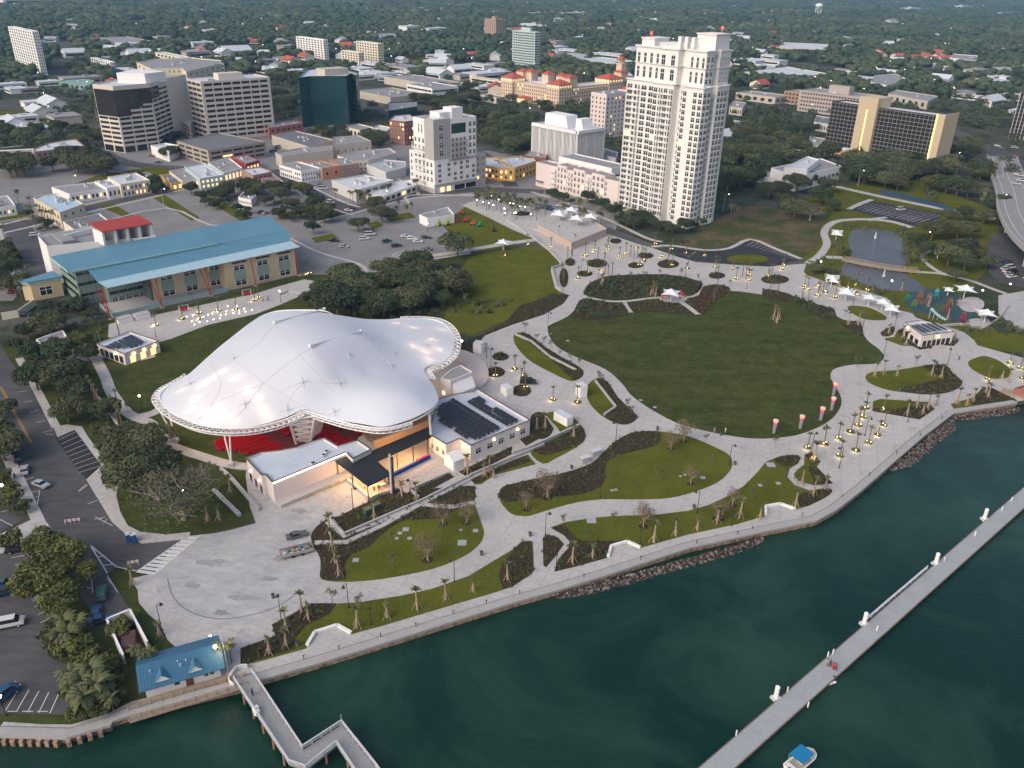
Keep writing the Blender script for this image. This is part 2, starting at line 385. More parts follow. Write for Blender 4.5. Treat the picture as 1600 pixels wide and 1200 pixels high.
# ---- park concrete
PARK=[(370,1070)]+SHORE[7:24]+[(1700,612),(1700,585),(1600,560),(1570,552),(1527,540),(1522,532),(1507,520),(1490,514),(1460,506),(1432,497),(1425,490),(1405,485),(1385,466),(1340,452),(1300,445),(1285,439),(1260,430),(1256,425),(1260,412),(1200,417),(1160,415),(1087,410),(1060,402),(1017,387),(995,381),(950,366),(932,352),(880,334),(800,317),(760,311),(735,316),(722,321),(765,341),(800,359),(832,372),(857,392),(877,415),(860,422),(867,450),(875,456),(890,461),(880,475),(850,492),(800,508),(757,525),(742,545),(735,557),(700,562),(660,600),(600,640),(560,690),(480,710),(386,718),(384,745),(390,790),(400,818),(345,833),(295,838),(265,862),(242,896),(204,905),(215,922),(217,942),(232,960),(250,975),(262,1000),(290,1025),(335,1017),(345,1040),(345,1076)]
sheet('park_paving',PARK,'concrete',.12)
circ=smooth(GP([(242,897),(262,868),(300,842),(345,832),(400,820),(440,800),(500,790),(520,812),(495,840),(503,875),(500,905),(488,925),(455,955),(420,968),(370,978),(320,975),(275,955),(248,930)]),4)
sheet('plaza_paving',circ,'plaza',.14,world=True)
strip('promenade',[(0,1137),(60,1141),(110,1141),(172,1122),(207,1104),(290,1084),(368,1064)],2.2,'concrete',.15,0)
sheet('terrace',[(169,527),(170,507),(235,492),(320,475),(400,458),(475,437),(495,440),(487,455),(437,477),(400,491),(325,508),(267,530),(230,540)],'concrete',.16)
for w,pts in((4,[(240,555),(215,560),(185,552),(140,560),(105,555)]),(3.2,[(150,560),(165,590),(175,615),(200,646),(235,662),(252,682),(270,698),(325,717),(362,727),(390,730)]),
    (3.2,[(215,652),(240,646),(262,632)]),(2,[(60,560),(80,548),(110,552)]),(4,[(640,402),(690,398),(745,389),(800,380),(845,374)]),(2.2,[(590,432),(625,438),(660,430)]),
    (3.6,[(1262,412),(1280,400),(1292,382),(1288,362),(1305,347),(1345,343),(1390,346),(1425,356)]),(4,[(1290,402),(1317,403)]),(2.6,[(1355,345),(1368,342),(1385,340)]),
    (2,[(1460,388),(1445,396),(1442,406),(1456,418),(1475,428),(1520,440),(1560,455),(1620,475)]),(2,[(1430,425),(1462,427),(1480,430)]),
    (1.6,[(912,464),(950,471),(980,471),(1012,467),(1040,465),(1070,465),(1087,462),(1094,453),(1101,444)]),(1.8,[(975,472),(979,480),(986,489)]),(2.2,[(1060,470),(1075,480),(1091,492)]),
    (2.4,[(1497,470),(1520,480),(1540,500),(1530,510)])):
 strip('footpath',pts,w,'concrete',.20)
# low pad round the canopy
def ell(cx,cy,rx,ry,n=20,tilt=0):
 c=G(cx,cy)[:2];ax=(G(cx+rx,cy)[:2]-G(cx-rx,cy)[:2])/2;ay=(G(cx,cy-ry)[:2]-G(cx,cy+ry)[:2])/2
 return[tuple(c+ax*cos(2*pi*k/n)+ay*sin(2*pi*k/n))for k in range(n)]

# ---- lawns and beds
def lawn(pts,m='bright_lawn',z=.17,sm=3):return sheet('lawn',pts,m,z,sm)
def bed(pts,z=.20,sm=2,m='mulch'):
 ZK[0]+=1;z+=(ZK[0]%9)*.006;P=smooth(GP(pts),sm)if sm else GP(pts);BEDS.append(P);mb=MB();mb.prism(P,-.05-ZK[0]*.0007,z);return struct(mb.build('planting_bed',GM[m]))
BEDS=[]
lawn([(856,512),(858,525),(870,542),(897,557),(945,577),(972,600),(985,617),(1012,637),(1052,659),(1082,669),(1132,680),(1180,686),(1220,684),(1250,679),(1285,665),(1307,647),(1315,627),(1307,607),(1298,592),(1300,580),(1312,574),(1335,570),(1365,569),(1379,563),(1380,555),(1372,545),(1357,534),(1349,522),(1345,508),(1318,500),(1304,492),(1300,482),(1262,474),(1225,468),(1185,460),(1140,455),(1100,462),(1092,447),(1062,440),(1000,436),(930,450),(915,468),(902,480),(887,495),(862,507)],'dark_lawn')
bed([(912,461),(917,450),(922,442),(950,432),(980,430),(1025,429),(1062,432),(1090,439),(1098,445),(1090,458),(1075,462),(1040,462),(1012,465),(980,469),(950,469)])
bed([(912,467),(950,474),(972,475),(983,491),(975,495),(947,500),(925,501),(890,497),(895,490),(902,476)])
bed([(982,474),(1010,472),(1050,472),(1070,482),(1082,493),(1062,492),(1025,487),(993,489)])
bed([(1098,449),(1120,445),(1140,450),(1137,460),(1122,468),(1115,478),(1100,490),(1092,490),(1080,478),(1078,468),(1092,462)],m='red_mulch')
bed([(1192,453),(1215,455),(1237,462),(1262,472),(1295,481),(1304,485),(1304,499),(1282,497),(1262,487),(1245,476),(1225,472),(1195,468)])
bed([(1315,507),(1340,502),(1347,512),(1347,526),(1332,520),(1320,512)])
for e in((1009,400,12,4.5),(993,415,12,4.5),(1044,413,17,6.5),(1120,431,13,5),(1211,437,22,7),(933,412,16,6.5),(914,428,12,4.5),(891,410,8,6),(881,434,7,15),(782,558,13,6),(774,582,15,8),(815,611,15,9),(738,390,6,2),(816,334,14,3.5),(860,345,10,3),(1070,378,8,3),(962,377,9,4)):
 P=ell(*e);BEDS.append(P);mb=MB();mb.prism(P,-.05,.22);struct(mb.build('planting_bed',GM['mulch']))
P=ell(1052,467,22,6.5);mb=MB();mb.prism(P,-.05,.23);struct(mb.build('canopy_pad',GM['concrete']))
P=ell(1168,405,33,7);mb=MB();mb.prism(P,-.05,.18);struct(mb.build('lawn',GM['bright_lawn']))
# tear-shaped islands north of the stage
lawn([(803,523),(815,520),(828,524),(850,541),(880,560),(908,576),(911,587),(900,595),(885,594),(850,577),(825,562),(805,539)])
bed([(815,520),(828,524),(850,541),(880,560),(908,576),(911,587),(900,595),(890,590),(870,570),(845,550),(822,532)])
lawn([(915,612),(920,600),(932,592),(945,594),(955,605),(966,622),(988,643),(996,654),(980,664),(960,661),(940,650),(922,632)])
bed([(932,592),(945,594),(955,605),(966,622),(988,643),(996,654),(980,664),(960,661),(945,650),(960,640),(945,615)])
lawn([(854,646),(882,643),(905,662),(914,675),(914,687),(900,700),(870,716),(848,725),(829,704),(870,682),(873,672),(857,654)])
bed([(862,690),(905,668),(913,678),(912,690),(890,702),(850,712),(832,702)])
bed([(830,650),(845,645),(858,660),(864,672),(858,682),(845,687),(827,678)])
bed([(812,687),(827,681),(841,687),(822,697)],sm=0)
lawn([(800,720),(825,711),(837,726),(800,736),(775,742),(752,757),(742,758),(735,750)],sm=0)
bed([(800,721),(822,713),(828,722),(800,731),(770,741),(750,755),(742,756),(737,750)],sm=0)
bed([(717,738),(800,698),(800,710),(730,746)],sm=0)
lawn([(780,770),(785,762),(800,757),(840,748),(875,741),(920,727),(940,710),(962,690),(987,677),(1017,674),(1040,676),(1075,682),(1112,697),(1137,710),(1144,722),(1140,737),(1120,755),(1082,770),(1045,779),(1000,781),(940,781),(900,786),(862,796),(830,806),(815,807),(800,804),(788,793),(781,782)])
bed([(781,772),(785,762),(800,757),(840,748),(875,741),(920,727),(940,710),(962,690),(987,677),(1017,674),(1032,679),(1030,692),(1015,700),(987,707),(962,714),(947,725),(945,750),(937,762),(905,774),(862,777),(820,782),(790,786)])
lawn([(860,825),(882,817),(925,810),(960,807),(1025,805),(1075,799),(1107,790),(1137,776),(1162,760),(1182,740),(1197,722),(1220,713),(1240,711),(1251,716),(1247,725),(1234,733),(1230,746),(1242,759),(1265,767),(1290,763),(1300,766),(1296,774),(1275,786),(1243,797),(1219,789),(1196,793),(1196,807),(1150,820),(1075,836),(1000,857),(980,848),(955,855),(950,872),(900,886),(866,894),(872,875),(888,857),(890,847),(882,838)],sm=0)
bed([(862,826),(882,820),(893,836),(907,847),(940,846),(975,846),(955,855),(950,872),(900,886),(866,894),(872,875),(888,857),(890,847),(882,838)],sm=0)
bed([(1210,717),(1247,712),(1248,722),(1232,730),(1218,726)])
bed([(1247,775),(1265,769),(1298,765),(1296,774),(1275,785),(1252,794)])
lawn([(1257,711),(1267,708),(1282,722),(1276,730),(1301,756),(1272,759),(1247,752),(1240,742),(1245,735),(1256,727)],sm=0)
bed([(1260,730),(1275,730),(1301,756),(1272,759),(1270,747)],sm=0)
bed([(1257,711),(1267,708),(1282,722),(1268,728)],sm=0)
# round plaza gardens
lawn([(488,832),(512,812),(560,800),(640,770),(732,760),(742,765),(741,785),(750,812),(756,832),(750,850),(725,870),(675,890),(600,905),(540,910),(503,906),(501,890),(500,872),(488,850)])
bed([(488,832),(512,812),(560,800),(640,770),(732,760),(742,765),(741,783),(720,792),(700,805),(675,812),(637,813),(617,820),(595,838),(575,856),(550,866),(538,885),(540,906),(503,906),(501,890),(500,872),(488,850)])
bed([(535,805),(560,792),(620,764),(640,775),(605,797),(556,822)],sm=0)
bed([(640,771),(700,741),(710,746),(652,777)],sm=0)
strip('ramp',[(492,850),(542,849),(600,822),(657,790),(707,794),(741,787)],1.3,'concrete',.5,0)
strip('ramp',[(515,816),(538,838),(600,812),(660,786),(735,747)],2.2,'concrete',.45,0)
lawn([(486,944),(525,944),(560,942),(625,932),(675,921),(732,901),(775,875),(800,860),(815,847),(830,846),(833,852),(834,892),(827,900),(800,918),(775,926),(600,978),(549,992),(527,980),(492,990),(480,1007),(479,1014),(400,1036),(376,1040),(376,1014),(430,995),(425,977),(445,967)],sm=0)
bed([(376,1014),(430,995),(425,977),(445,967),(486,944),(525,944),(515,960),(475,980),(460,1000),(460,1015),(376,1040)],sm=0)
bed([(779,900),(785,880),(815,847),(830,846),(834,892),(827,900),(800,917),(785,921)],sm=0)
bed([(848,841),(856,836),(872,841),(881,851),(868,870),(853,887),(849,884)],sm=0)
lawn([(1352,590),(1362,582),(1400,579),(1450,571),(1475,571),(1490,585),(1504,598),(1492,610),(1462,617),(1425,615),(1387,610),(1360,600)])
bed([(1440,573),(1475,571),(1490,585),(1504,598),(1492,610),(1462,617),(1425,615),(1405,608),(1440,600),(1470,590)])
lawn([(1364,628),(1375,624),(1450,629),(1460,640),(1437,656),(1363,642)],sm=0)
bed([(1366,638),(1400,640),(1450,630),(1460,640),(1437,656),(1363,643)],sm=0)
lawn([(1485,632),(1520,622),(1535,607),(1550,607),(1572,618),(1590,627),(1490,639)],sm=0)
bed([(1520,622),(1535,607),(1550,607),(1572,618),(1588,626),(1520,634)],sm=0)
lawn([(1512,567),(1524,560),(1540,557),(1562,565),(1580,580),(1575,590),(1550,592),(1522,580)])
lawn([(1324,481),(1333,478),(1360,482),(1384,495),(1380,501),(1350,499),(1330,489)])
bed([(1376,520),(1390,512),(1398,513),(1394,524),(1380,526)]);
lawn([(1382,529),(1397,527),(1402,517),(1415,512),(1450,530),(1456,544),(1437,547),(1425,541),(1410,541),(1390,534)],sm=0)
bed([(1402,517),(1415,512),(1450,530),(1456,544),(1437,547),(1425,541),(1410,535)],sm=0)
bed([(1474,540),(1490,525),(1498,533),(1490,541)],sm=0)
# lawns west and north of the amphitheatre
lawn([(695,497),(700,470),(715,430),(735,400),(800,389),(835,384),(857,392),(872,407),(875,415),(858,422),(866,450),(880,460),(888,464),(870,475),(815,478),(795,500),(757,517),(735,525),(710,518)],sm=0)
bed([(812,478),(840,470),(862,460),(888,462),(880,475),(850,492),(800,507),(757,525),(745,527),(790,505),(800,492)],sm=0)
bed([(737,530),(757,525),(742,545),(738,556),(712,552),(708,540)],sm=0)
sheet('pond',[(797,496),(812,487),(828,482),(842,484),(848,490),(830,495),(808,503)],'new_asphalt',.10)
lawn([(175,597),(190,577),(232,560),(262,552),(256,535),(330,511),(400,492),(470,478),(560,480),(690,500),(700,540),(620,600),(560,640),(520,700),(450,730),(385,728),(330,712),(275,690),(252,668),(240,640),(215,640),(190,628),(180,615)],'dark_lawn',.14,0)
sheet('lawn',[(238,487),(300,475),(400,449),(455,434),(470,437),(400,459),(320,476),(240,493)],'dark_lawn',.2)
lawn([(190,760),(183,775),(192,800),(205,820),(235,832),(290,832),(340,820),(380,800),(370,770),(330,730),(270,710),(200,680),(160,715),(165,745)],'dark_lawn',.12)
# mid-distance greens
for pts in([(-60,175),(60,172),(75,190),(60,205),(-60,200)],[(220,262),(262,262),(270,270),(245,276)],[(628,90),(700,86),(720,95),(640,98)],[(340,75),(400,72),(420,82),(350,84)],[(1500,255),(1545,258),(1600,300),(1600,330),(1560,290)],[(1330,270),(1420,280),(1500,300),(1450,310),(1340,292)]):
 sheet('lawn',pts,'bright_lawn',.09)
lawn([(1500,528),(1530,522),(1600,520),(1650,540),(1620,552),(1560,548),(1530,540)],z=.12,sm=0)
# playground surfaces
def paint(name,P,col,z,world=False,lab=None):
 mb=MB();mb.prism(P if world else GP(P),-.05,z);return struct(mb.build(name,mat(col,.85,.2,.4,name=name)))
paint('playground_surface',smooth(GP([(1412,466),(1425,456),(1455,452),(1500,462),(1520,482),(1524,492),(1505,505),(1480,503),(1450,492),(1425,486)]),3),(.035,.075,.085),.16,True)
paint('playground_surface',ell(1440,471,14,5),(.12,.085,.05),.19,True)
paint('playground_surface',ell(1470,480,14,6),(.05,.10,.05),.19,True)
P=ell(1518,476,20,12);mb=MB();mb.prism(P,-.05,.21);struct(mb.build('playground_paving',GM['concrete']))
P=ell(1528,504,20,6);mb=MB();mb.prism(P,-.05,.21);struct(mb.build('playground_paving',GM['concrete']))
P=[(1560,462),(1600,455),(1640,480),(1640,520),(1590,515),(1560,490)];sheet('plaza_paving',P,'plaza',.15)
# lake
lk=smooth(GP([(1330,362),(1345,358),(1380,360),(1402,366),(1415,385),(1420,400),(1412,425),(1430,438),(1445,450),(1440,456),(1405,455),(1370,452),(1335,438),(1312,424),(1325,405),(1330,395),(1325,378)]),3)
mb=MB();mb.prism(lk,-.05,.17)
struct(mb.build('lake',water_mat((.075,.078,.085),(.12,.12,.13),'lake_water')))
# markings
PAINT=mat((.6,.6,.58),.7,.1,name='road_paint');YPAINT=mat((.42,.22,.05),.7,.15,name='yellow_road_paint')
def lines(segs,w=.13,z=.135,m=PAINT,name='road_marking'):
 mb=MB()
 for a,b_ in segs:
  p=np.array([*G(*a)[:2]]);q=np.array([*G(*b_)[:2]]);d=q-p;d/=np.linalg.norm(d);n=np.array([-d[1],d[0]])*w/2
  mb.face([(*(p+n),z),(*(p-n),z),(*(q-n),z),(*(q+n),z)])
 return struct(mb.build(name,m))
def comb(a0,a1,b0,b1,n):return[]if n==0 else[((a0[0]+(a1[0]-a0[0])*k/n,a0[1]+(a1[1]-a0[1])*k/n),(b0[0]+(b1[0]-b0[0])*k/n,b0[1]+(b1[1]-b0[1])*k/n))for k in range(n+1)]
lines([((0,606),(48,693)),((2,604),(50,692))],.2,.075,YPAINT)
lines(comb((92,688),(124,739),(121,674),(158,728),8))
lines([((28,613),(42,611)),((37,629),(50,627)),((47,645),(60,641)),((56,661),(71,657)),((38,751),(52,746)),((137,788),(152,782))]+[((48,770),(62,767)),((62,767),(58,792)),((49,772),(58,792)),((52,778),(60,776))],.15,.076)
lines([((66,676),(84,672)),((70,678),(84,679)),((122,768),(135,757)),((137,758),(124,768)),((148,812),(165,808)),((149,808),(176,822)),((154,813),(160,809)),((162,817),(168,811)),((90,840),(118,863)),((92,848),(102,848)),((98,856),(112,856))],.15,.076)
lines([((141,852),(182,886)),((141,852),(168,896)),((147,862),(152,860)),((152,871),(164,869)),((160,884),(175,882)),((182,886),(215,893))],.25,.076)
lines([((102,858+0),(116,862)),((112,866),(125,866))],.15,.076)
lines([((168,900),(184,926)),((168,904),(174,912)),((143,905),(145,927)),((134,918),(145,920))],.15,.085)
cw=comb((215,893),(297,836),(243,897),(314,836),11)
lines(cw[:-1],.9,.15,name='crosswalk');lines([(cw[i][j],cw[i+1][j])for i in range(11)for j in(0,1)],.3,.154,name='crosswalk')
lines(comb((8,1112),(78,1115),(30,1076),(92,1084),4)+[((12,1112),(28,1112)),((35,1112),(52,1112)),((58,1112),(75,1112))],.15,.085)
lines(comb((45,925),(68,986),(75,905),(100,970),5),.13,.085)
lines(comb((18,872),(52,940),(55,865),(78,915),6),.13,.085)
lines([((0,812),(20,822)),((2,800),(12,798))],.13,.076)
lines(comb((1080,398),(1235,410),(1088,393),(1250,402),2)[:1]+comb((1168,384),(1235,404),(1178,378),(1250,404),11),.18,.095)
lines(comb((1334,325),(1430,349),(1358,317),(1470,336),15)+comb((1352,330),(1440,350),(1364,326),(1462,344),11),.18,.095)
lines(comb((475,402),(510,415),(490,395),(520,408),5)+comb((575,415),(640,400),(590,408),(650,392),0),.15,.065)
lines([((612,398),(632,392)),((632,392),(648,399)),((648,399),(626,405)),((626,405),(612,398)),((608,404),(620,396)),((572,410),(592,412)),((574,413),(594,410)),((575,416),(590,411))],.2,.07)
mb=MB();mb.prism(GP([(622,399),(627,396),(636,400),(631,403)]),0,.075);struct(mb.build('road_marking',PAINT))
lines(comb((505,372),(560,398),(520,368),(575,393),12)+comb((600,345),(690,365),(590,350),(680,371),14)+comb((150,350),(240,330),(165,360),(255,338),0),.12,.065)
ring=GP(smooth([(262,905),(272,935),(300,958),(345,968),(400,960),(440,945),(470,922)],4,False))
mb=MB()
for a,b_ in zip(ring[:-1],ring[1:]):mb.bar((*a,.158),(*b_,.158),.22,.01)
struct(mb.build('paving_joint',mat((.16,.16,.17),.9,.1,name='dark_joint_line')))
for cx,cy,rx,ry,c in((345,958,13,5,.24),(420,905,20,5,.29),(330,880,24,7,.31),(300,915,14,7,.30),(440,875,14,5,.29),(380,935,26,5,.30),(520,835,10,4,.28),(470,800,16,4,.28)):
 rs=random.Random(cx);P=ell(cx,cy,rx,ry,16);m_=np.mean(np.array(P),0);P=smooth([tuple(m_+(np.array(p)-m_)*rs.uniform(.6,1.15))for p in P],2);mb=MB();mb.face([(*p,.156)for p in P]);struct(mb.build('paving_stain',mat((c,c,c),.9,.25,.8,name='stained_paving')))
# ================================================================== BUILDINGS
FOOT=[]       # footprints, so that trees stay off them
GA=radians(42)                                       # the street grid
def win_mesh(kind):
 mb=MB()
 if kind=='framed':        # unit window: white frame, mullion and transom over dark panes, depth 1 = real metres
  mb.box((0,0,-.5),(1,.06,1),m=0)
  for x,w in((-.47,.06),(0,.05),(.47,.06)):mb.box((x,.035,-.5),(w,.05,1),m=1)
  for z in(-.5,.1,.44):mb.box((0,.04,z),(1,.05,.05),m=1)
  ms=[GLASS,WSTEEL]
 elif kind=='plain':mb.box((0,0,-.5),(1,.06,1));mb.box((0,.06,-.56),(1.06,.14,.06),m=1);ms=[GLASS,mat((.45,.42,.40),.8,.1,name='window_sill')]
 elif kind=='band':
  mb.box((0,0,-.5),(1,.06,1));ms=[GLASS,DARK]
  for k in range(1,5):mb.box((-.5+k/5,.04,-.5),(.012,.05,1),m=1)
 elif kind=='lit':mb.box((0,0,-.5),(1,.06,1));mb.box((0,.04,-.5),(.05,.05,1),m=1);ms=[WARMWIN,WSTEEL]
 elif kind=='teal':
  mb.box((0,0,-.5),(1,.06,1));ms=[TEAL_GLASS,WSTEEL]
 me=bpy.data.meshes.new('window');me.from_pydata(mb.v,[],mb.f)
 for q in ms:me.materials.append(q)
 me.polygons.foreach_set('material_index',mb.m)
 return me,np.array(mb.v),mb.f,mb.m
WM={k:win_mesh(k)for k in('framed','plain','band','lit','teal')}

class Bld:
 """one building: an Empty with wall, roof, windows... as children. All coordinates are world ones."""
 def __init__(s,name,label,cat,loc,group=None):
  s.o=thing(name,label,cat,(loc[0],loc[1],0),0,group);s.w=[];s.cat=cat
 def part(s,name,mb,mats,parent=None,**k):return mb.build(name,mats,parent or s.o,**k)
 def mass(s,poly,h,wall,roof,par=.7,z0=-.5,name='wall',ins=.35):
  poly=ccw(poly);FOOT.append(poly);n=len(poly)
  c=np.mean(np.array(poly),0)
  # inner outline of the parapet
  inn=[]
  for i in range(n):
   a,b,d=np.array(poly[i-1]),np.array(poly[i]),np.array(poly[(i+1)%n])
   e1=(b-a)/(np.linalg.norm(b-a)+1e-9);e2=(d-b)/(np.linalg.norm(d-b)+1e-9)
   n1=np.array([-e1[1],e1[0]]);n2=np.array([-e2[1],e2[0]]);k=1+n1.dot(n2)
   inn.append(tuple(b+(n1+n2)/max(k,.35)*ins))
  mb=MB();mb.prism(poly,z0,h,top=False)
  for i in range(n):
   j=(i+1)%n
   mb.face([(*poly[i],h),(*poly[j],h),(*inn[j],h),(*inn[i],h)])
   mb.face([(*inn[i],h),(*inn[j],h),(*inn[j],h-par),(*inn[i],h-par)])
  w=s.part(name,mb,wall)
  r=MB();r.face([(x,y,h-par)for x,y in inn]);s.part('roof',r,roof)
  return w
 def units(s,poly,h,n,seed=0,sz=(1.2,3),hh=(.8,1.8),m=None):
  R=random.Random(seed);P=np.array(poly);c=P.mean(0)
  for k in range(n):
   w=np.array([R.random()for _ in P]);w/=w.sum();p=(P*w[:,None]).sum(0)*.85+c*.15
   mb=MB();d=(R.uniform(*sz),R.uniform(*sz),R.uniform(*hh));mb.box((p[0],p[1],h),d,GA)
   mb.box((p[0],p[1],h+d[2]),(d[0]*.6,d[1]*.6,.12),GA,m=1)
   s.part('roof_unit',mb,[m or STEEL,DARK])
 def wins(s,a,b,z0,z1,nx,nz,fw=.6,fh=.55,kind='plain',m0=0.,m1=0.,lit=0.,name='window',skip=None,off=.02,seed=1):
  """windows on the wall a -> b (a on the left seen from outside)"""
  a=np.array(a,float);b=np.array(b,float);L=np.linalg.norm(b-a);e=(b-a)/L;nn=np.array([e[1],-e[0]])
  a2=a+e*m0*L;L2=L*(1-m0-m1);R=random.Random(seed)
  dx=L2/nx;dz=(z1-z0)/nz;rz=atan2(-e[1],-e[0])
  for i in range(nx):
   for k in range(nz):
    if skip and skip(i,k):continue
    p=a2+e*dx*(i+.5)+nn*off
    kd='lit' if R.random()<lit else kind
    s.w.append((name,kd,(p[0],p[1],z0+dz*(k+.5)),rz,dx*fw,dz*fh))
 def done(s,cap=100):
  by={}
  for w in s.w:by.setdefault(w[0],[]).append(w)
  o=s.o.location
  for nm,ws in by.items():
   ws.sort(key=lambda w:w[2][0]**2+w[2][1]**2+(w[2][2]-CH)**2)
   if len(ws)>cap:
    for kd in set(w[1]for w in ws[cap:]):
     me,V,F,Mi=WM[kd];vv,ff,mm=[],[],[]
     for w in ws[cap:]:
      if w[1]!=kd:continue
      q=V*np.array([w[4],1,w[5]]);ca,sa=cos(w[3]),sin(w[3]);b0=sum(len(x)for x in vv)
      vv.append(np.stack([q[:,0]*ca-q[:,1]*sa+w[2][0]-o.x,q[:,0]*sa+q[:,1]*ca+w[2][1]-o.y,q[:,2]+w[2][2]],1))
      ff+=[tuple(i+b0 for i in f)for f in F];mm+=Mi
     m2=bpy.data.meshes.new(nm);m2.from_pydata(np.concatenate(vv).tolist(),[],ff)
     for q in me.materials:m2.materials.append(q)
     m2.polygons.foreach_set('material_index',mm)
     x=bpy.data.objects.new(nm,m2);COL.objects.link(x);x.parent=s.o;x['kind']='stuff'
    ws=ws[:cap]
   for w in ws:
    x=bpy.data.objects.new(nm,WM[w[1]][0]);COL.objects.link(x);x.parent=s.o
    x.location=(w[2][0]-o.x,w[2][1]-o.y,w[2][2]);x.rotation_euler=(0,0,w[3]);x.scale=(w[4],1,w[5])
  return s.o
def corner_box(front,xl,xr,h,ang=GA,rough=0):
 """rectangle whose nearest roof corner shows at `front`; the left face ends at image x = xl, the right face at xr"""
 F=G(*front,h)[:2];out=[]
 for d,xt in((np.array([cos(ang+pi/2),sin(ang+pi/2)]),xl),(np.array([cos(ang),sin(ang)]),xr)):
  lo,hi=0,400
  for _ in range(50):
   m=(lo+hi)/2;x=PX((*(F+d*m),h))[0]
   if(x>xt)if xt==xl else(x<xt):lo=m
   else:hi=m
  out.append(F+d*max(m,2.0))
 L,R=out;return[tuple(L),tuple(F),tuple(R),tuple(L+R-F)]       # left, front, right, back
ASPH_ROOF=mat((.16,.165,.18),.85,.2,.2,name='dark_roof_gravel')
def simple(label,front,xl,xr,h,wall,roof,nl=0,nr=0,nz=0,ang=GA,kind='plain',fw=.5,fh=.5,units=2,lit=0.,cat='building',name='building',z0f=.1,group=None,ext=None,pent=None):
 P=corner_box(front,xl,xr,h,ang);B=Bld(name,label,cat,np.mean(np.array(P),0),group)
 B.mass(P,h,wall,roof)
 if nl and nz:B.wins(P[0],P[1],h*z0f*.3+.3,h-.7,nl,nz,fw,fh,kind,.03,.03,lit,seed=int(front[0]))
 if nr and nz:B.wins(P[1],P[2],h*z0f*.3+.3,h-.7,nr,nz,fw,fh,kind,.03,.03,lit,seed=int(front[1]))
 if units:B.units(P,h-.7,units,int(front[0]*7+front[1]),sz=(1.5,3.5)if h<20 else(2.5,6))
 if pent:
  c=np.mean(np.array(P),0);q=[tuple(c+(np.array(p)-c)*pent[0])for p in P]
  mb=MB();mb.prism(q,h-.7,h+pent[1]);B.part('penthouse',mb,wall)
 B.done();return B,P
def polyb(label,pts,h,wall,roof,faces=(),units=2,cat='building',name='building',group=None,cap=100):
 """roof outline given by the pixels where the photograph shows it; faces = (i, nx, nz, fw, fh, kind, lit)"""
 W=GP(pts,h);fl=area(W)<0;B=Bld(name,label,cat,np.mean(np.array(W),0),group)
 B.mass(W,h,wall,roof)
 for f in faces:
  i,nx,nz,fw,fh,kind,lit=f;a,b=W[i],W[(i+1)%len(W)]
  B.wins(a,b,.4,h-.8,nx,nz,fw,fh,kind,.03,.03,lit,seed=i+nx)
 if units:B.units(W,h-.7,units,int(pts[0][0]))
 B.done(cap);return B,W

# colours of walls
PINKW=mat((.70,.61,.58),.85,.06,.15,name='pale_pink_stucco')
BEIGE=mat((.63,.57,.50),.85,.06,.15,name='beige_concrete')
BRICK=mat((.24,.10,.08),.9,.15,.5,name='red_brick')
PBRICK=mat((.34,.22,.19),.9,.12,.5,name='dusty_pink_brick')
TANW=mat((.50,.45,.38),.85,.08,.2,name='tan_wall')
GREYW=mat((.55,.54,.53),.85,.08,.2,name='grey_wall')
LWHITE=mat((.78,.765,.75),.75,.05,.2,name='white_render')
YELLOW=mat((.62,.40,.14),.8,.08,.3,name='ochre_stucco')
CREAMY=mat((.70,.63,.50),.8,.06,.2,name='cream_wall')
REDROOF=mat((.42,.10,.07),.8,.15,.5,name='red_tile_roof')
BLUEROOF=mat((.10,.24,.33),.5,.07,.1,spec=.4,name='blue_metal_roof')
BLUE2=mat((.045,.15,.25),.5,.08,.2,spec=.4,name='bright_blue_metal_roof')

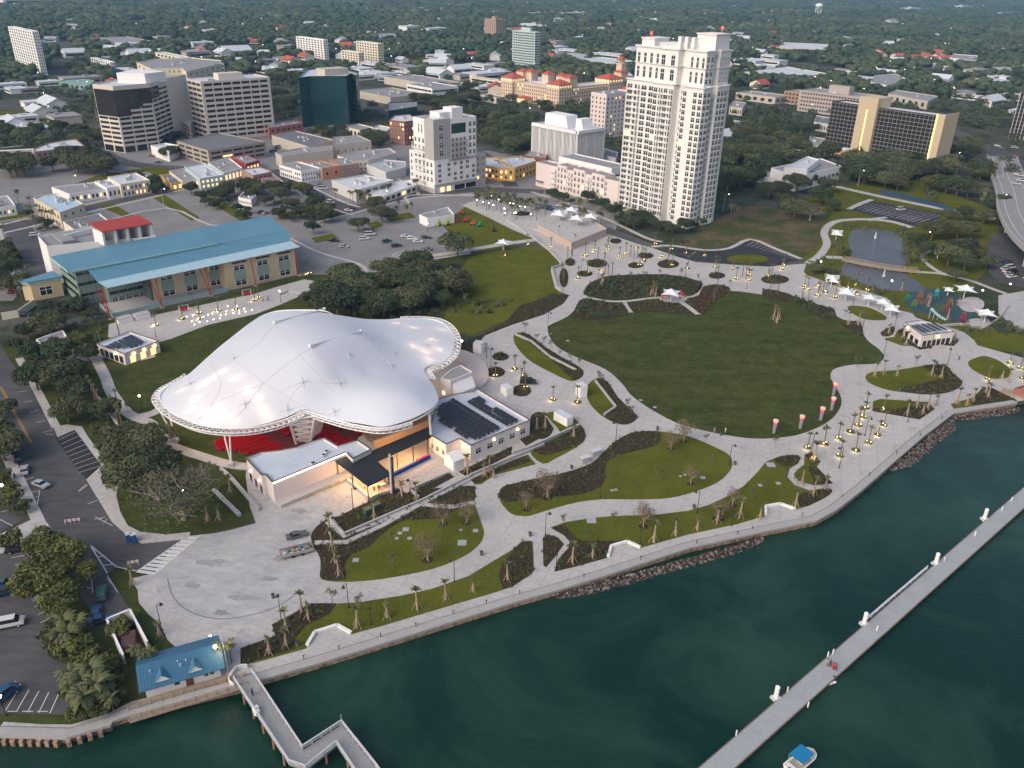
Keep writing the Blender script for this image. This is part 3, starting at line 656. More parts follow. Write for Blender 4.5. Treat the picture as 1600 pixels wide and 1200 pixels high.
# ---------------------------------------------------------------- the tall white residential tower
def tower():
 h1=67.5
 F=G(1100,138,h1)[:2];e1=np.array([cos(radians(132)),sin(radians(132))]);e2=np.array([cos(GA),sin(GA)])
 def at(u,v):return tuple(F+e1*u+e2*v)          # u = along the left face, v = along the right face
 def solve(px,u=None,v=None):
  lo,hi=0,120
  for _ in range(40):
   m=(lo+hi)/2;x=PX((*at(m if u is None else u,m if v is None else v),h1))[0]
   if(x>px)if u is None else(x<px):lo=m
   else:hi=m
  return m
 LU=solve(977,None,0);LV=solve(1146,0,None)
 B=Bld('residential_tower','tall white condominium tower with stacked balconies, highest building in view','apartment tower',at(LU/2,LV/2))
 # stepped plan of the lower block: bays on the left face, a deep balcony slot near the front of the right face
 s=LU
 pl=[at(0,0),at(0,5.5),at(2.5,5.5),at(2.5,10),at(0,10),at(0,17),at(1.5,17),at(1.5,LV),at(LU,LV),at(LU,0),at(LU-6,0),at(LU-6,-.01)]
 pl=[at(0,0),at(0,6),at(3.5,6),at(3.5,11),at(0,11),at(0,19),at(2,19),at(2,LV),at(LU,LV),at(LU,1.5),at(LU*.62,1.5),at(LU*.62,0),at(LU*.36,0),at(LU*.36,4),at(LU*.25,4),at(LU*.25,0)]
 B.mass(pl,h1,TW1,ROOFW,.5)
 h2=83.5
 up=[at(2.5,3),at(2.5,9),at(5,9),at(5,13),at(2,13),at(2,LV-2),at(LU-3.5,LV-2),at(LU-3.5,3),at(LU*.6,3),at(LU*.6,1.2),at(LU*.36,1.2),at(LU*.36,5),at(LU*.25,5),at(LU*.25,3)]
 B.mass(up,h2,TW1,ROOFW,2,z0=h1-1,name='upper_wall')
 # cornices
 for pol,z,t in((pl,h1-.3,.5),(up,h2-.6,.6),(up,h1+8,.25)):
  mb=MB();P=ccw(pol);n=len(P)
  for i in range(n):
   a,b=np.array(P[i]),np.array(P[(i+1)%n]);d=(b-a)/(np.linalg.norm(b-a)+1e-9);nn=np.array([d[1],-d[0]])*.35
   mb.bar((*(a+nn-d*.3),z+t),(*(b+nn+d*.3),z+t),.7,t)
  B.part('cornice',mb,TW1)
 # roof-top boxes with lattice screens
 for u0,u1,v0,v1,z0,z1 in((3,14,LV-14,LV-3,h2-2,h2+6.5),(LU-13,LU-5,5,16,h2-2,h2+3),(13,LU-12,9,20,h2-2,h2+1)):
  mb=MB();mb.prism([at(u0,v0),at(u1,v0),at(u1,v1),at(u0,v1)],z0,z1);mb.prism([at(u0-.4,v0-.4),at(u1+.4,v0-.4),at(u1+.4,v1+.4),at(u0-.4,v1+.4)],z1+.01,z1+.5)
  B.part('penthouse',mb,TW1)
 for u in(13.5,17.5,21.5):
  mb=MB();mb.prism([at(u,7),at(u+1.8,7),at(u+1.8,9),at(u,9)],h2-2,h2+5);B.part('roof_pier',mb,TW1)
 for u in(15.3,19.3):
  mb=MB()
  for k in range(7):mb.bar((*at(u,7.6),h2-.5+k*.85),(*at(u+2.2,7.6),h2-.5+k*.85),.12,.12)
  for k in range(4):mb.tube((*at(u+.1+k*.65,7.6),h2-2),(*at(u+.1+k*.65,7.6),h2+4.8),.07)
  B.part('roof_screen',mb,STEEL)
 for p,z in((at(LU-8,8),h2+3),(at(6,LV-6),h2+7)):
  mb=MB();mb.tube((*p,z),(*p,z+2.2),.1);mb.ball((*p,z+2.4),.6,m=1);B.part('beacon',mb,[STEEL,REDBULB])
 nf=22;z0=2.5;dz=(h1-2.2-z0)/nf
 def W(a,b,nx,zz0,zz1,nz,fw=.6,fh=.68,kind='framed',**k):B.wins(at(*a),at(*b),zz0,zz1,nx,nz,fw,fh,kind,**k)
 # left face, right to left: blank bay with one window, double windows, bay, double...
 W((LU,1.5),(LU*.62,1.5),4,z0,h1-2,nf,.78,.76,lit=.012)
 W((LU*.62,0),(LU*.36,0),4,z0,h1-2,nf,.8,.78,lit=.012)
 W((LU*.36,4),(LU*.25,4),1,z0,h1-2,nf,.35,.62)
 W((LU*.25,0),(0,0),4,z0,h1-2,nf,.74,.76,skip=lambda i,k:i==1,lit=.01)
 W((0,0),(0,6),2,z0,h1-2,nf,.74,.66);W((3.5,6),(3.5,11),2,z0,h1-2,nf,.6,.7,kind='plain')
 W((0,11),(0,19),3,z0,h1-2,nf,.76,.76);W((2,19),(2,LV),6,z0,h1-2,nf,.62,.74,kind='framed')
 # upper block with tall two-storey windows
 for a,b,n in(((LU-3.5,3),(LU*.6,3),4),((LU*.6,1.2),(LU*.36,1.2),2),((LU*.25,3),(2.5,3),3)):W(a,b,n,h1+.6,h2-2.5,2,.42,.85)
 W((2.5,3),(2.5,9),2,h1+.6,h2-2.5,4,.6,.7);W((2,13),(2,LV-2),7,h1+.6,h2-2.5,2,.42,.85)
 # balconies: slab, rail and slender piers
 def balc(a,b,depth,zz0,nz,step,warm=0):
  a=np.array(at(*a));b=np.array(at(*b));e=(b-a)/np.linalg.norm(b-a);nn=np.array([e[1],-e[0]])*depth
  for k in range(nz):
   z=zz0+k*step;mb=MB();mb.prism([tuple(a),tuple(b),tuple(b+nn),tuple(a+nn)],z-.12,z+.12)
   mb.bar((*(a+nn*.96),z+1.15),(*(b+nn*.96),z+1.15),.08,.1)
   n2=7
   for q in range(n2+1):
    p=a+(b-a)*q/n2+nn*.96;mb.tube((*p,z+.1),(*p,z+1.1),.03,n=4)
   B.part('balcony',mb,TW1)
  mb=MB();
  for p in(a+nn*.95,b+nn*.95):mb.tube((*p,0),(*p,zz0+nz*step),.28,n=6)
  B.part('balcony_pier',mb,TW1)
 balc((LU*.97,1.5),(LU*.82,1.5),1.6,z0+dz,nf-1,dz);balc((LU*.5,0),(LU*.37,0),1.5,z0+dz,nf-1,dz)
 balc((3.5,6.1),(3.5,10.9),2.6,z0+dz,nf-1,dz);balc((2,LV*.72),(2,LV*.9),1.3,z0+dz,nf-1,dz)
 mb=MB();mb.box((*at(-.6,8.5),2.6),(1.2,1.2,1.0));B.part('entrance_lamp',mb,WARMWIN)
 B.done();return at,LU,LV
TW1=mat((.76,.745,.72),.7,.03,.15,name='off_white_stucco')
tower()

# ---------------------------------------------------------------- white mid-rise with corner balconies
def midrise():
 h=40.5;P=corner_box((677,189),645,744,h);B=Bld('apartment_building','white and grey mid-rise apartment block standing left of the small palm plaza','apartment building',np.mean(np.array(P),0))
 B.mass(P,h,LWHITE,ROOFG,1.2)
 L,F,R,K=[np.array(p)for p in P];e1=(L-F)/np.linalg.norm(L-F);e2=(R-F)/np.linalg.norm(R-F);lu,lv=np.linalg.norm(L-F),np.linalg.norm(R-F)
 at=lambda u,v:tuple(F+e1*u+e2*v)
 g=mat((.40,.38,.37),.85,.05,.2,name='warm_grey_cladding')
 mb=MB();mb.prism([at(-.25,-.25),at(8.5,-.25),at(8.5,11.5),at(-.25,11.5)],19,h+.4);B.part('grey_cladding',mb,g)
 mb=MB();mb.prism([at(-.3,-.3),at(lu+.2,-.3),at(lu+.2,.5),at(-.3,.5)],-.3,2.9);B.part('plinth',mb,g)
 mb=MB();mb.prism([at(-.35,10),at(.5,10),at(.5,lv+.2),at(-.35,lv+.2)],17.2,18.6);mb.prism([at(-.4,-.3),at(.5,-.3),at(.5,lv+.3),at(-.4,lv+.3)],3.6,5.2);B.part('string_course',mb,g)
 # low wings
 for u0,u1,v0,v1,z in((lu*.1,lu+9,6,lv-4,20.5),(1,lu,lv-.5,lv+8,19)):
  Q=[at(u0,v0),at(u1,v0),at(u1,v1),at(u0,v1)]
  if z==20.5:Q=[at(lu-.2,3),at(lu+9,3),at(lu+9,lv-5),at(lu-.2,lv-5)]
  B.mass(Q,z,LWHITE if z==20.5 else g,ROOFW,name='wing')
  B.wins(Q[1],Q[0],1,z-1,2,5,.45,.6,'framed')
 Q=[at(1,lv+7),at(0,lv+7)];B.wins(at(1,lv),at(1,lv+8),3,18,2,4,.4,.5,'framed',lit=.2)
 def W(a,b,nx,z0,z1,nz,**k):B.wins(at(*a),at(*b),z0,z1,nx,nz,**k)
 W((lu,0),(1,0),5,5.5,h-10,6,fw=.5,fh=.62,kind='framed');W((lu*.8,0),(lu*.35,0),3,h-9,h-2,1,fw=.35,fh=.7,kind='framed')
 W((-.27,3),(-.27,7),1,20,h-2,4,fw=.8,fh=.7,kind='framed');W((-.02,2),(-.02,5),1,5.5,17,4,fw=.8,fh=.6,kind='framed')
 W((0,12),(0,lv*.76),1,h-8.5,h-2.5,1,fw=.92,fh=.9,kind='teal');W((0,12),(0,lv*.76),4,h-22,h-10,4,fw=.7,fh=.6,kind='framed')
 W((0,lv*.8),(0,lv),2,19,h-2,5,fw=.6,fh=.66,kind='framed');W((0,8),(0,lv),5,5.5,17,4,fw=.5,fh=.66,kind='framed',skip=lambda i,k:(i+k*2)%5==0)
 W((0,lv*.45),(0,lv),2,.2,3.4,1,fw=.9,fh=.9,kind='band');W((0,3),(0,lv*.4),2,.2,3.4,1,fw=.6,fh=.9,kind='lit')
 # corner balconies on the left face
 for k in range(7):
  z=5.6+k*3.05;mb=MB();mb.prism([at(lu*.45,-1.7),at(lu*.98,-1.7),at(lu*.98,0),at(lu*.45,0)],z-.15,z+.12)
  mb.bar((*at(lu*.45,-1.6),z+1.1),(*at(lu*.98,-1.6),z+1.1),.08,.1)
  for q in range(12):mb.tube((*at(lu*(.45+.53*q/11),-1.6),z),(*at(lu*(.45+.53*q/11),-1.6),z+1.1),.03,n=4)
  B.part('balcony',mb,LWHITE)
 mb=MB()
 for u in(.46,.7,.97):mb.tube((*at(lu*u,-1.6),2.8),(*at(lu*u,-1.6),27),.22)
 B.part('balcony_pier',mb,LWHITE)
 for k in range(4):
  z=h-22+k*3.0;mb=MB();mb.prism([at(-1.2,11.6),at(-1.2,lv*.77),at(0,lv*.77),at(0,11.6)],z-.15,z+.1);mb.bar((*at(-1.1,11.6),z+1.0),(*at(-1.1,lv*.77),z+1.0),.08,.5);B.part('balcony',mb,g)
 for u0,u1,v0,v1,z in((2,8,2,9,1.6),(5,14,8,22,4.0),(4,12,16,24,6)):
  mb=MB();mb.prism([at(u0,v0),at(u1,v0),at(u1,v1),at(u0,v1)],h-1.2,h+z-1);B.part('penthouse',mb,LWHITE)
 B.done()
midrise()

# ---------------------------------------------------------------- curved beige office with a stepped glass upper part
def curved_office():
 h=43.5;top=[(144,131),(176,134.5),(233,130),(259,122)]
 W=GP(top,h);back=[(W[3][0]+4,W[3][1]+18),(W[2][0]+5,W[2][1]+55),(W[0][0]+6,W[0][1]+34)]
 B=Bld('office_building','beige office block with curved front, stepped dark glass above and ribbon windows','office building',np.mean(np.array(W),0))
 B.mass(W+back,h,BEIGE,ROOFW,1)
 nf=11;z0=5.2;zt=h-4;dz=(zt-z0)/nf
 spans=((0,2),(1,3),(2,3))
 for i,nx in spans:
  a,b=np.array(W[i]),np.array(W[i+1])
  B.wins(a,b,z0,zt,nx,nf,.9,.5,'band',.02,.02)
  B.wins(a,b,.2,z0-.6,nx,1,.82,.9,'band')
 # smooth dark glass skin over the upper left part, stepped down to the left
 gl=mat((.03,.027,.025),.1,.5,.1,.7,name='bronze_glass')
 def skin(i,f0,f1,zlo,zhi):
  a,b=np.array(W[i]),np.array(W[i+1]);e=(b-a)/np.linalg.norm(b-a);nn=np.array([e[1],-e[0]])
  p,q=a+(b-a)*f0,a+(b-a)*f1;mb=MB();mb.prism([tuple(p),tuple(q),tuple(q-nn*.0+nn*.35),tuple(p+nn*.35)],zlo,zhi)
  L=np.linalg.norm(q-p)
  for k in range(1,int(L/1.6)):c=p+(q-p)*k/int(L/1.6)+nn*.36;mb.box((*c,zlo),(.07,.07,zhi-zlo),m=1)
  for k in range(1,int((zhi-zlo)/1.9)):mb.bar((*(p+nn*.37),zlo+k*1.9),(*(q+nn*.37),zlo+k*1.9),.05,.07,m=1)
  B.part('glass_skin',mb,[gl,DARK])
 skin(0,.04,1,z0+dz*6.0,zt+1.2);skin(1,0,.36,z0+dz*6.0,zt+1.2);skin(1,.36,.72,z0+dz*7.6,zt+1.2);skin(1,.72,1,z0+dz*8.2,zt+1.2);skin(2,0,.45,z0+dz*9,zt+1.2)
 c=np.mean(np.array(W+back),0);mb=MB();mb.prism([tuple(c+np.array(q))for q in((-14,-12),(6,-14),(14,2),(0,12),(-12,6))],h-1,h+5.5);B.part('penthouse',mb,LWHITE)
 B.done()
 # low link wing behind, stepping to the right
 polyb('low beige wing with slanting ribbon windows between the two beige offices',[(262,176),(292,168),(300,172),(304,184),(296,196)],12,BEIGE,ROOFW,((0,4,4,.85,.4,'band',0),(4,6,4,.85,.4,'band',0)),cat='building')
curved_office()
B,P=simple('square beige office block with ten rows of ribbon windows, left of the glass building',(313,127.5),291,421,42,BEIGE,ROOFW,3,7,11,kind='band',fw=.86,fh=.5,units=5,cat='office building',name='office_building',pent=(.35,3.5))
B2,P2=polyb('tall cream slab with small paired windows behind the two beige offices',[(213,97),(236,107),(284,106),(291,112),(345,99),(345,94),(300,90),(240,92)],44,mat((.64,.58,.43),.85,.04,.2,name='pale_cream_wall'),ROOFG,((0,3,12,.25,.4,'plain',0),(1,6,12,.22,.4,'plain',0),(3,6,12,.25,.4,'plain',0)),9,'apartment building','apartment_building')
# green glass
def green_glass():
 h=38;pts=[(466.5,121.5),(483,119),(541,118.5),(549,114.5),(556,117.5),(560,113),(520,103),(480,108)];W=GP(pts,h)
 B=Bld('glass_office','dark green mirror glass office block with faceted corners','office building',np.mean(np.array(W),0));B.mass(W,h,TEAL_GLASS,ROOFW,1)
 mul=mat((.02,.06,.06),.4,.1,name='green_mullion')
 for i in range(5):
  a,b=np.array(W[i]),np.array(W[i+1]);e=(b-a)/np.linalg.norm(b-a);nn=np.array([e[1],-e[0]]);L=np.linalg.norm(b-a);mb=MB()
  if area(W)<0:nn=-nn
  for k in range(int(L/3)+1):c=a+e*3*k+nn*.04;mb.box((*c,0),(.09,.09,h))
  for k in range(1,10):mb.bar((*(a+nn*.05),k*3.8),(*(b+nn*.05),k*3.8),.1,.25)
  B.part('mullions',mb,mul)
 c=np.mean(np.array(W),0);mb=MB();mb.box((c[0],c[1],h-1),(22,14,5),GA);B.part('penthouse',mb,TANW)
 mb=MB();q=GP([(487,183),(520,183),(526,176),(490,176)]);mb.prism(q,0,8);B.part('atrium',mb,TEAL_GLASS);B.done()
green_glass()
polyb('long low dark green glass annex beside the green office',[(607,173),(652,166),(652,158),(607,160)],9,TEAL_GLASS,ROOFG,(),1)
# ribbed block
def ribbed():
 P=corner_box((902,205.5),833,944,26.5);B=Bld('ribbed_office','pale office block with closely spaced vertical fins and sloped rooftop boxes','office building',np.mean(np.array(P),0))
 B.mass(P,26.5,GREYW,ROOFW,1)
 c=np.mean(np.array(P),0)
 for i,n in((0,34),(1,18)):
  a,b=np.array(P[i]),np.array(P[i+1]);e=(b-a)/np.linalg.norm(b-a);nn=np.array([e[1],-e[0]]);L=np.linalg.norm(b-a)
  B.wins(a,b,.8,24.4,1,1,.97,.97,'plain')
  for k in range(n+1):
   p=a+(b-a)*k/n;mb=MB();w=.8 if k%6==0 else .42
   mb.prism([tuple(p-e*w/2),tuple(p+e*w/2),tuple(p+e*w/2+nn*.8),tuple(p-e*w/2+nn*.8)],0,24.8);B.part('fin',mb,LWHITE)
  mb=MB();mb.bar((*(a+nn*.5),26.9),(*(b+nn*.5),26.9),1.8,2.0);B.part('cornice',mb,LWHITE)
 L,F,R,K=[np.array(p)for p in P];e1=(L-F)/np.linalg.norm(L-F);e2=(R-F)/np.linalg.norm(R-F);at=lambda u,v:tuple(F+e1*u+e2*v);lu,lv=np.linalg.norm(L-F),np.linalg.norm(R-F)
 for u0,u1,v0,v1 in((lu*.42,lu*.95,lv*.35,lv*.8),(2,lu*.22,lv*.3,lv*.7)):
  mb=MB();b=[at(u0,v0),at(u1,v0),at(u1,v1),at(u0,v1)];t=[at(u0+2.5,v0+.5),at(u1,v0+.5),at(u1,v1-.5),at(u0+2.5,v1-.5)]
  for i in range(4):j=(i+1)%4;mb.face([(*b[i],25.5),(*b[j],25.5),(*t[j],32.5),(*t[i],32.5)])
  mb.face([(*p,32.5)for p in t]);B.part('penthouse',mb,LWHITE)
 B.done()
ribbed()
# round-the-clock hotel with gridded front
def grid_hotel():
 h=35.5;P=corner_box((1478,182),1301,1487,h,radians(38));L,F,R,K=[np.array(p)for p in P];R=F+(R-F)/np.linalg.norm(R-F)*16;K=L+R-F;P=[tuple(q)for q in(L,F,R,K)]
 B=Bld('slab_hotel','long dark gridded hotel slab with a tan tower and yellow light strips','hotel',np.mean(np.array(P),0))
 tan=mat((.55,.44,.31),.85,.05,.2,name='tan_stucco');grid=mat((.24,.22,.20),.8,.05,name='pale_grid');dk=mat((.045,.035,.03),.5,.2,.4,name='dark_balcony_rail')
 B.mass(P,h,dk,ROOFW,1);e=(F-L)/np.linalg.norm(F-L);nn=np.array([e[1],-e[0]]);LL=np.linalg.norm(F-L);nx,nz=26,12  # even dark brown wall behind the pale grid
 B.wins(L,F,3,h-1,nx,nz,.9,.86,'plain',0,.06)
 mb=MB()
 for k in range(nx+1):p=L+e*LL*.94*k/nx;mb.prism([tuple(p-e*.1),tuple(p+e*.1),tuple(p+e*.1+nn*.4),tuple(p-e*.1+nn*.4)],0,h)
 B.part('balcony_walls',mb,grid)
 for k in range(nz+1):
  z=3+(h-4)*k/nz;mb=MB();mb.prism([tuple(L),tuple(L+e*LL*.94),tuple(L+e*LL*.94+nn*.4),tuple(L+nn*.4)],z-.12,z+.12);B.part('balcony_slab',mb,grid)
 a,b=L+e*LL*.27,L+e*LL*.44;mb=MB();mb.prism([tuple(a),tuple(b),tuple(b+nn*3),tuple(a+nn*3)],0,h+6);q=-nn*14;mb.prism([tuple(a),tuple(b),tuple(b+q),tuple(a+q)],h-1,h+5.9);B.part('tower',mb,tan)
 mb=MB();p=(a+b)/2+nn*3.02;mb.prism([tuple(p-e*.35),tuple(p+e*.35),tuple(p+e*.35+nn*.1),tuple(p-e*.35+nn*.1)],2,h-2);B.part('light_strip',mb,glow((1,.83,.25),1.1,'yellow_light_strip'))
 mb=MB();a,b=L+e*LL*.95,F;mb.prism([tuple(a),tuple(b),tuple(b+nn*1.8),tuple(a+nn*1.8)],0,h+1);mb.prism([tuple(F+e*.01),tuple(R+e*.01),tuple(R+e*.6),tuple(F+e*.6+nn*1.8),tuple(F+nn*1.8+e*.01)],0,h+1.2);B.part('end_wall',mb,tan)
 mb=MB();p=L+e*LL*.942+nn*1.6;mb.box((*p,2),(.7,.7,h-1),atan2(e[1],e[0]));B.part('light_strip',mb,glow((1,.83,.25),1.1,'yellow_light_strip'))
 mb=MB();a=L+e*4;b=L+e*LL*.27;mb.prism([tuple(a+nn*1.5),tuple(b+nn*1.5),tuple(b+nn*9),tuple(a+nn*9)],4.2,5.6)
 for k in range(8):p=a+(b-a)*k/7+nn*8.6;mb.box((*p,0),(.8,.8,4.2))
 B.part('porch',mb,LWHITE);mb=MB();mb.prism([tuple(a+nn*1.6),tuple(b+nn*1.6),tuple(b+nn*1.9),tuple(a+nn*1.9)],.3,4.0);B.part('porch_window',mb,glow((1,.35,.12),.8,'orange_lit_lobby'))
 B.done()
grid_hotel()
simple('beige six-storey office of punched windows behind the gridded hotel',(1356,153),1250,1380,19,mat((.42,.36,.33),.85,.05,name='mauve_beige_wall'),ROOFG,22,4,5,fw=.6,fh=.4,kind='plain',units=2,pent=(.3,6),cat='office building',name='office_building')
simple('brown brick block left of the beige six-storey office',(1262,146),1226,1280,12,mat((.36,.24,.16),.85,.08,name='brown_wall'),ROOFG,6,3,3,units=2)
simple('low tan building at the left of the brown block',(1212,152),1150,1235,7,TANW,ROOFG,5,3,1,units=2)
def edge_tower():
 P=corner_box((1680,152),1596,1740,36);B=Bld('dark_tower','dark tower with pale vertical ribs cut by the right edge','office building',np.mean(np.array(P),0));B.mass(P,36,mat((.05,.045,.045),.4,.2,name='dark_cladding'),ROOFG,1)
 a,b=np.array(P[0]),np.array(P[1]);e=(b-a)/np.linalg.norm(b-a);nn=np.array([e[1],-e[0]]);B.wins(a,b,2,35,14,11,.8,.7,'plain')
 for k in range(15):p=a+(b-a)*k/14;mb=MB();mb.prism([tuple(p-e*.18),tuple(p+e*.18),tuple(p+e*.18+nn*.7),tuple(p-e*.18+nn*.7)],0,36.3);B.part('rib',mb,GREYW)
 B.done()
edge_tower()
simple('turquoise and white residential slab far behind downtown',(836,50),801,845,48,mat((.50,.58,.58),.7,.05,name='pale_turquoise'),ROOFW,9,2,15,fw=.8,fh=.5,kind='teal',units=1,pent=(.4,4),cat='apartment tower',name='apartment_tower')
simple('slim white tower with blue panels at the far left',(50,49),12,60,47,WHITE,ROOFW,10,3,14,fw=.4,fh=.6,units=1,cat='apartment tower',name='apartment_tower')
simple('tan twin slab tower on the far tree line',(775,30),757,789,34,mat((.42,.30,.23),.85,.05,name='tan_brown'),ROOFG,5,3,10,fw=.35,fh=.5,units=0,cat='apartment tower',name='apartment_tower',pent=(.3,4))
simple('white slab hotel beyond the trees above the green glass office',(505,62),462,512,26,LWHITE,ROOFW,9,2,8,units=0,cat='hotel',name='hotel')
simple('cream stepped apartment block beyond the trees, right part taller',(590,68),556,599,25,CREAMY,ROOFW,8,3,7,units=0,cat='apartment building',name='apartment_building')
simple('lower cream apartment block attached left of the taller one',(560,82),533,568,16,CREAMY,ROOFW,6,2,5,units=0,cat='apartment building',name='apartment_building')
simple('white five-storey block above the curved office',(172,97),141,180,14,LWHITE,ROOFW,8,3,4,units=1)
simple('dark blue glass low block above the curved office',(205,113),174,232,15,mat((.02,.04,.08),.15,.2,spec=.6,name='blue_glass'),ROOFW,0,0,0,units=1)
simple('long pale deck building in the trees at the upper left',(172,67),132,241,7,TANW,ROOFG,0,12,1,fw=.8,units=2)
simple('wide pale apartment row behind the cream slab',(335,100),242,350,14,CREAMY,ROOFW,14,3,3,units=5)
simple('white warehouse right of the green glass office',(675,132),600,720,8,TANW,ROOFG,0,0,0,units=2)
simple('white flat parking deck below the turquoise slab',(675,138),635,716,11,LWHITE,ROOFG,7,8,2,kind='band',fw=.9,fh=.35,units=2)
simple('broad tan roof between the glass office and the white deck',(610,152),555,668,7,TANW,ROOFG,0,0,0,units=9)
simple('green-trimmed white hall right of centre far back',(960,98),900,995,9,mat((.5,.6,.55),.8,.05,name='mint_wall'),ROOFW,0,5,1,units=1)
simple('long tan deck with open level near the pink hotel',(790,128),735,800,9,CREAMY,ROOFG,6,0,2,kind='band',fw=.9,units=1)
simple('cream villa with a small tower in front of the pink hotel',(775,152),747,790,6,CREAMY,ROOFG,3,3,1,units=1,cat='house',name='house')

# ---------------------------------------------------------------- pink resort hotel with red tiled towers
def hip(B,c,sx,sy,z,hgt,rz,m=REDROOF,over=.8,name='hipped_roof',ridge=0):
 mb=MB();ca,sa=cos(rz),sin(rz);R=lambda x,y:(c[0]+x*ca-y*sa,c[1]+x*sa+y*ca)
 b=[R(-sx/2-over,-sy/2-over),R(sx/2+over,-sy/2-over),R(sx/2+over,sy/2+over),R(-sx/2-over,sy/2+over)]
 t0,t1=R(-ridge/2,0),R(ridge/2,0)
 mb.face([(*b[0],z),(*b[1],z),(*t1,z+hgt),(*t0,z+hgt)]);mb.face([(*b[1],z),(*b[2],z),(*t1,z+hgt)]);mb.face([(*b[2],z),(*b[3],z),(*t0,z+hgt),(*t1,z+hgt)]);mb.face([(*b[3],z),(*b[0],z),(*t0,z+hgt)])
 mb.face([(*p,z-.02)for p in b[::-1]])
 return B.part(name,mb,m)
def pink_hotel():
 wall=mat((.66,.52,.39),.85,.05,.2,name='warm_peach_stucco');h=21
 P=corner_box((874,133),786,960,h);L,F,R,K=[np.array(p)for p in P]
 B=Bld('resort_hotel','sprawling peach hotel with red tiled corner towers and a small belfry','hotel',np.mean(np.array(P),0))
 e1=(L-F)/np.linalg.norm(L-F);e2=(R-F)/np.linalg.norm(R-F);lu,lv=np.linalg.norm(L-F),np.linalg.norm(R-F);at=lambda u,v:tuple(F+e1*u+e2*v)
 B.mass([at(0,3),at(lu,3),at(lu,22),at(20,22),at(20,lv),at(0,lv)],h-3,wall,ROOFW,1)
 for u,v,s,z in((-1,-1,17,h),(lu-15,-1,17,h),(-1,lv-8,20,h+1)):
  Q=[at(u,v),at(u+s,v),at(u+s,v+s),at(u,v+s)];B.mass(Q,z,wall,ROOFG,.3,name='corner_tower');c=np.mean(np.array(Q),0);hip(B,c,s,s,z,4.5,GA)
  Q2=[at(u+3,v+s),at(u+13,v+s),at(u+13,v+s+10),at(u+3,v+s+10)];B.mass(Q2,z+5,wall,ROOFG,.3,name='stair_tower',z0=h-3);hip(B,np.mean(np.array(Q2),0),10,10,z+5,3,GA)
  B.wins(at(u+s,v),at(u,v),1,z-4,5,5,.3,.5,'plain');B.wins(at(u,v),at(u,v+s),1,z-4,5,5,.3,.5,'plain');B.wins(at(u+s,v),at(u,v),z-3.5,z-.6,5,1,.4,.6,'lit');B.wins(at(u,v),at(u,v+s),z-3.5,z-.6,5,1,.4,.6,'lit')
 B.wins(at(lu-15,3),at(17,3),1,h-4,16,5,.35,.5,'plain',lit=.05);B.wins(at(0,17),at(0,lv-8),1,h-4,22,5,.35,.5,'plain',lit=.08)
 B.wins(at(0,17),at(0,lv-8),h-6,h-4,14,1,.3,.3,'lit',name='eaves_light',off=.1)
 for u in(lu*.45,lu*.2,lu*.75):
  Q2=[at(u,20),at(u+9,20),at(u+9,29),at(u,29)];B.mass(Q2,h+5,wall,ROOFG,.3,name='stair_tower',z0=2);hip(B,np.mean(np.array(Q2),0),9,9,h+5,3,GA)
 q=at(8,lv+18);mb=MB();mb.box((*q,0),(7,7,h+13),GA);mb.box((*q,h+13),(8,8,.8),GA);B.part('belfry',mb,wall)
 mb=MB();
 for k in range(8):mb.tube((q[0]+2.6*cos(k*pi/4),q[1]+2.6*sin(k*pi/4),h+13.8),(q[0]+2.6*cos(k*pi/4),q[1]+2.6*sin(k*pi/4),h+17.5),.5)
 B.part('belfry_columns',mb,wall);hip(B,q,6,6,h+17.5,3.5,GA)
 # porch pavilions
 for u,v in((6,-9),(lu*.5,-6)):
  Q=[at(u,v),at(u+12,v),at(u+12,v+9),at(u,v+9)];B.mass(Q,5,wall,ROOFG,.3,name='pavilion');hip(B,np.mean(np.array(Q),0),9,12,5,2.2,GA);B.wins(Q[1],Q[0],.5,4.5,2,1,.8,.8,'lit')
 B.done()
 P=corner_box((948,147),924,990,33);B=Bld('resort_tower','pale pink hotel tower wing standing before the red roofed hotel','hotel',np.mean(np.array(P),0));B.mass(P,33,PINKW,ROOFG,1)
 B.wins(P[0],P[1],1,31,4,9,.3,.45,'plain');B.wins(P[1],P[2],1,31,7,9,.25,.45,'plain',lit=.04);B.units(P,32,3,5);B.done()
 P=corner_box((986,134),960,1010,30);B=Bld('resort_wing','peach wing with red hipped roofs partly behind the white tower','hotel',np.mean(np.array(P),0));B.mass(P,24,wall,ROOFG,1);c=np.mean(np.array(P),0);hip(B,c,22,14,24,5,GA,ridge=8);B.wins(P[0],P[1],1,22,5,6,.3,.5);B.done()
pink_hotel()

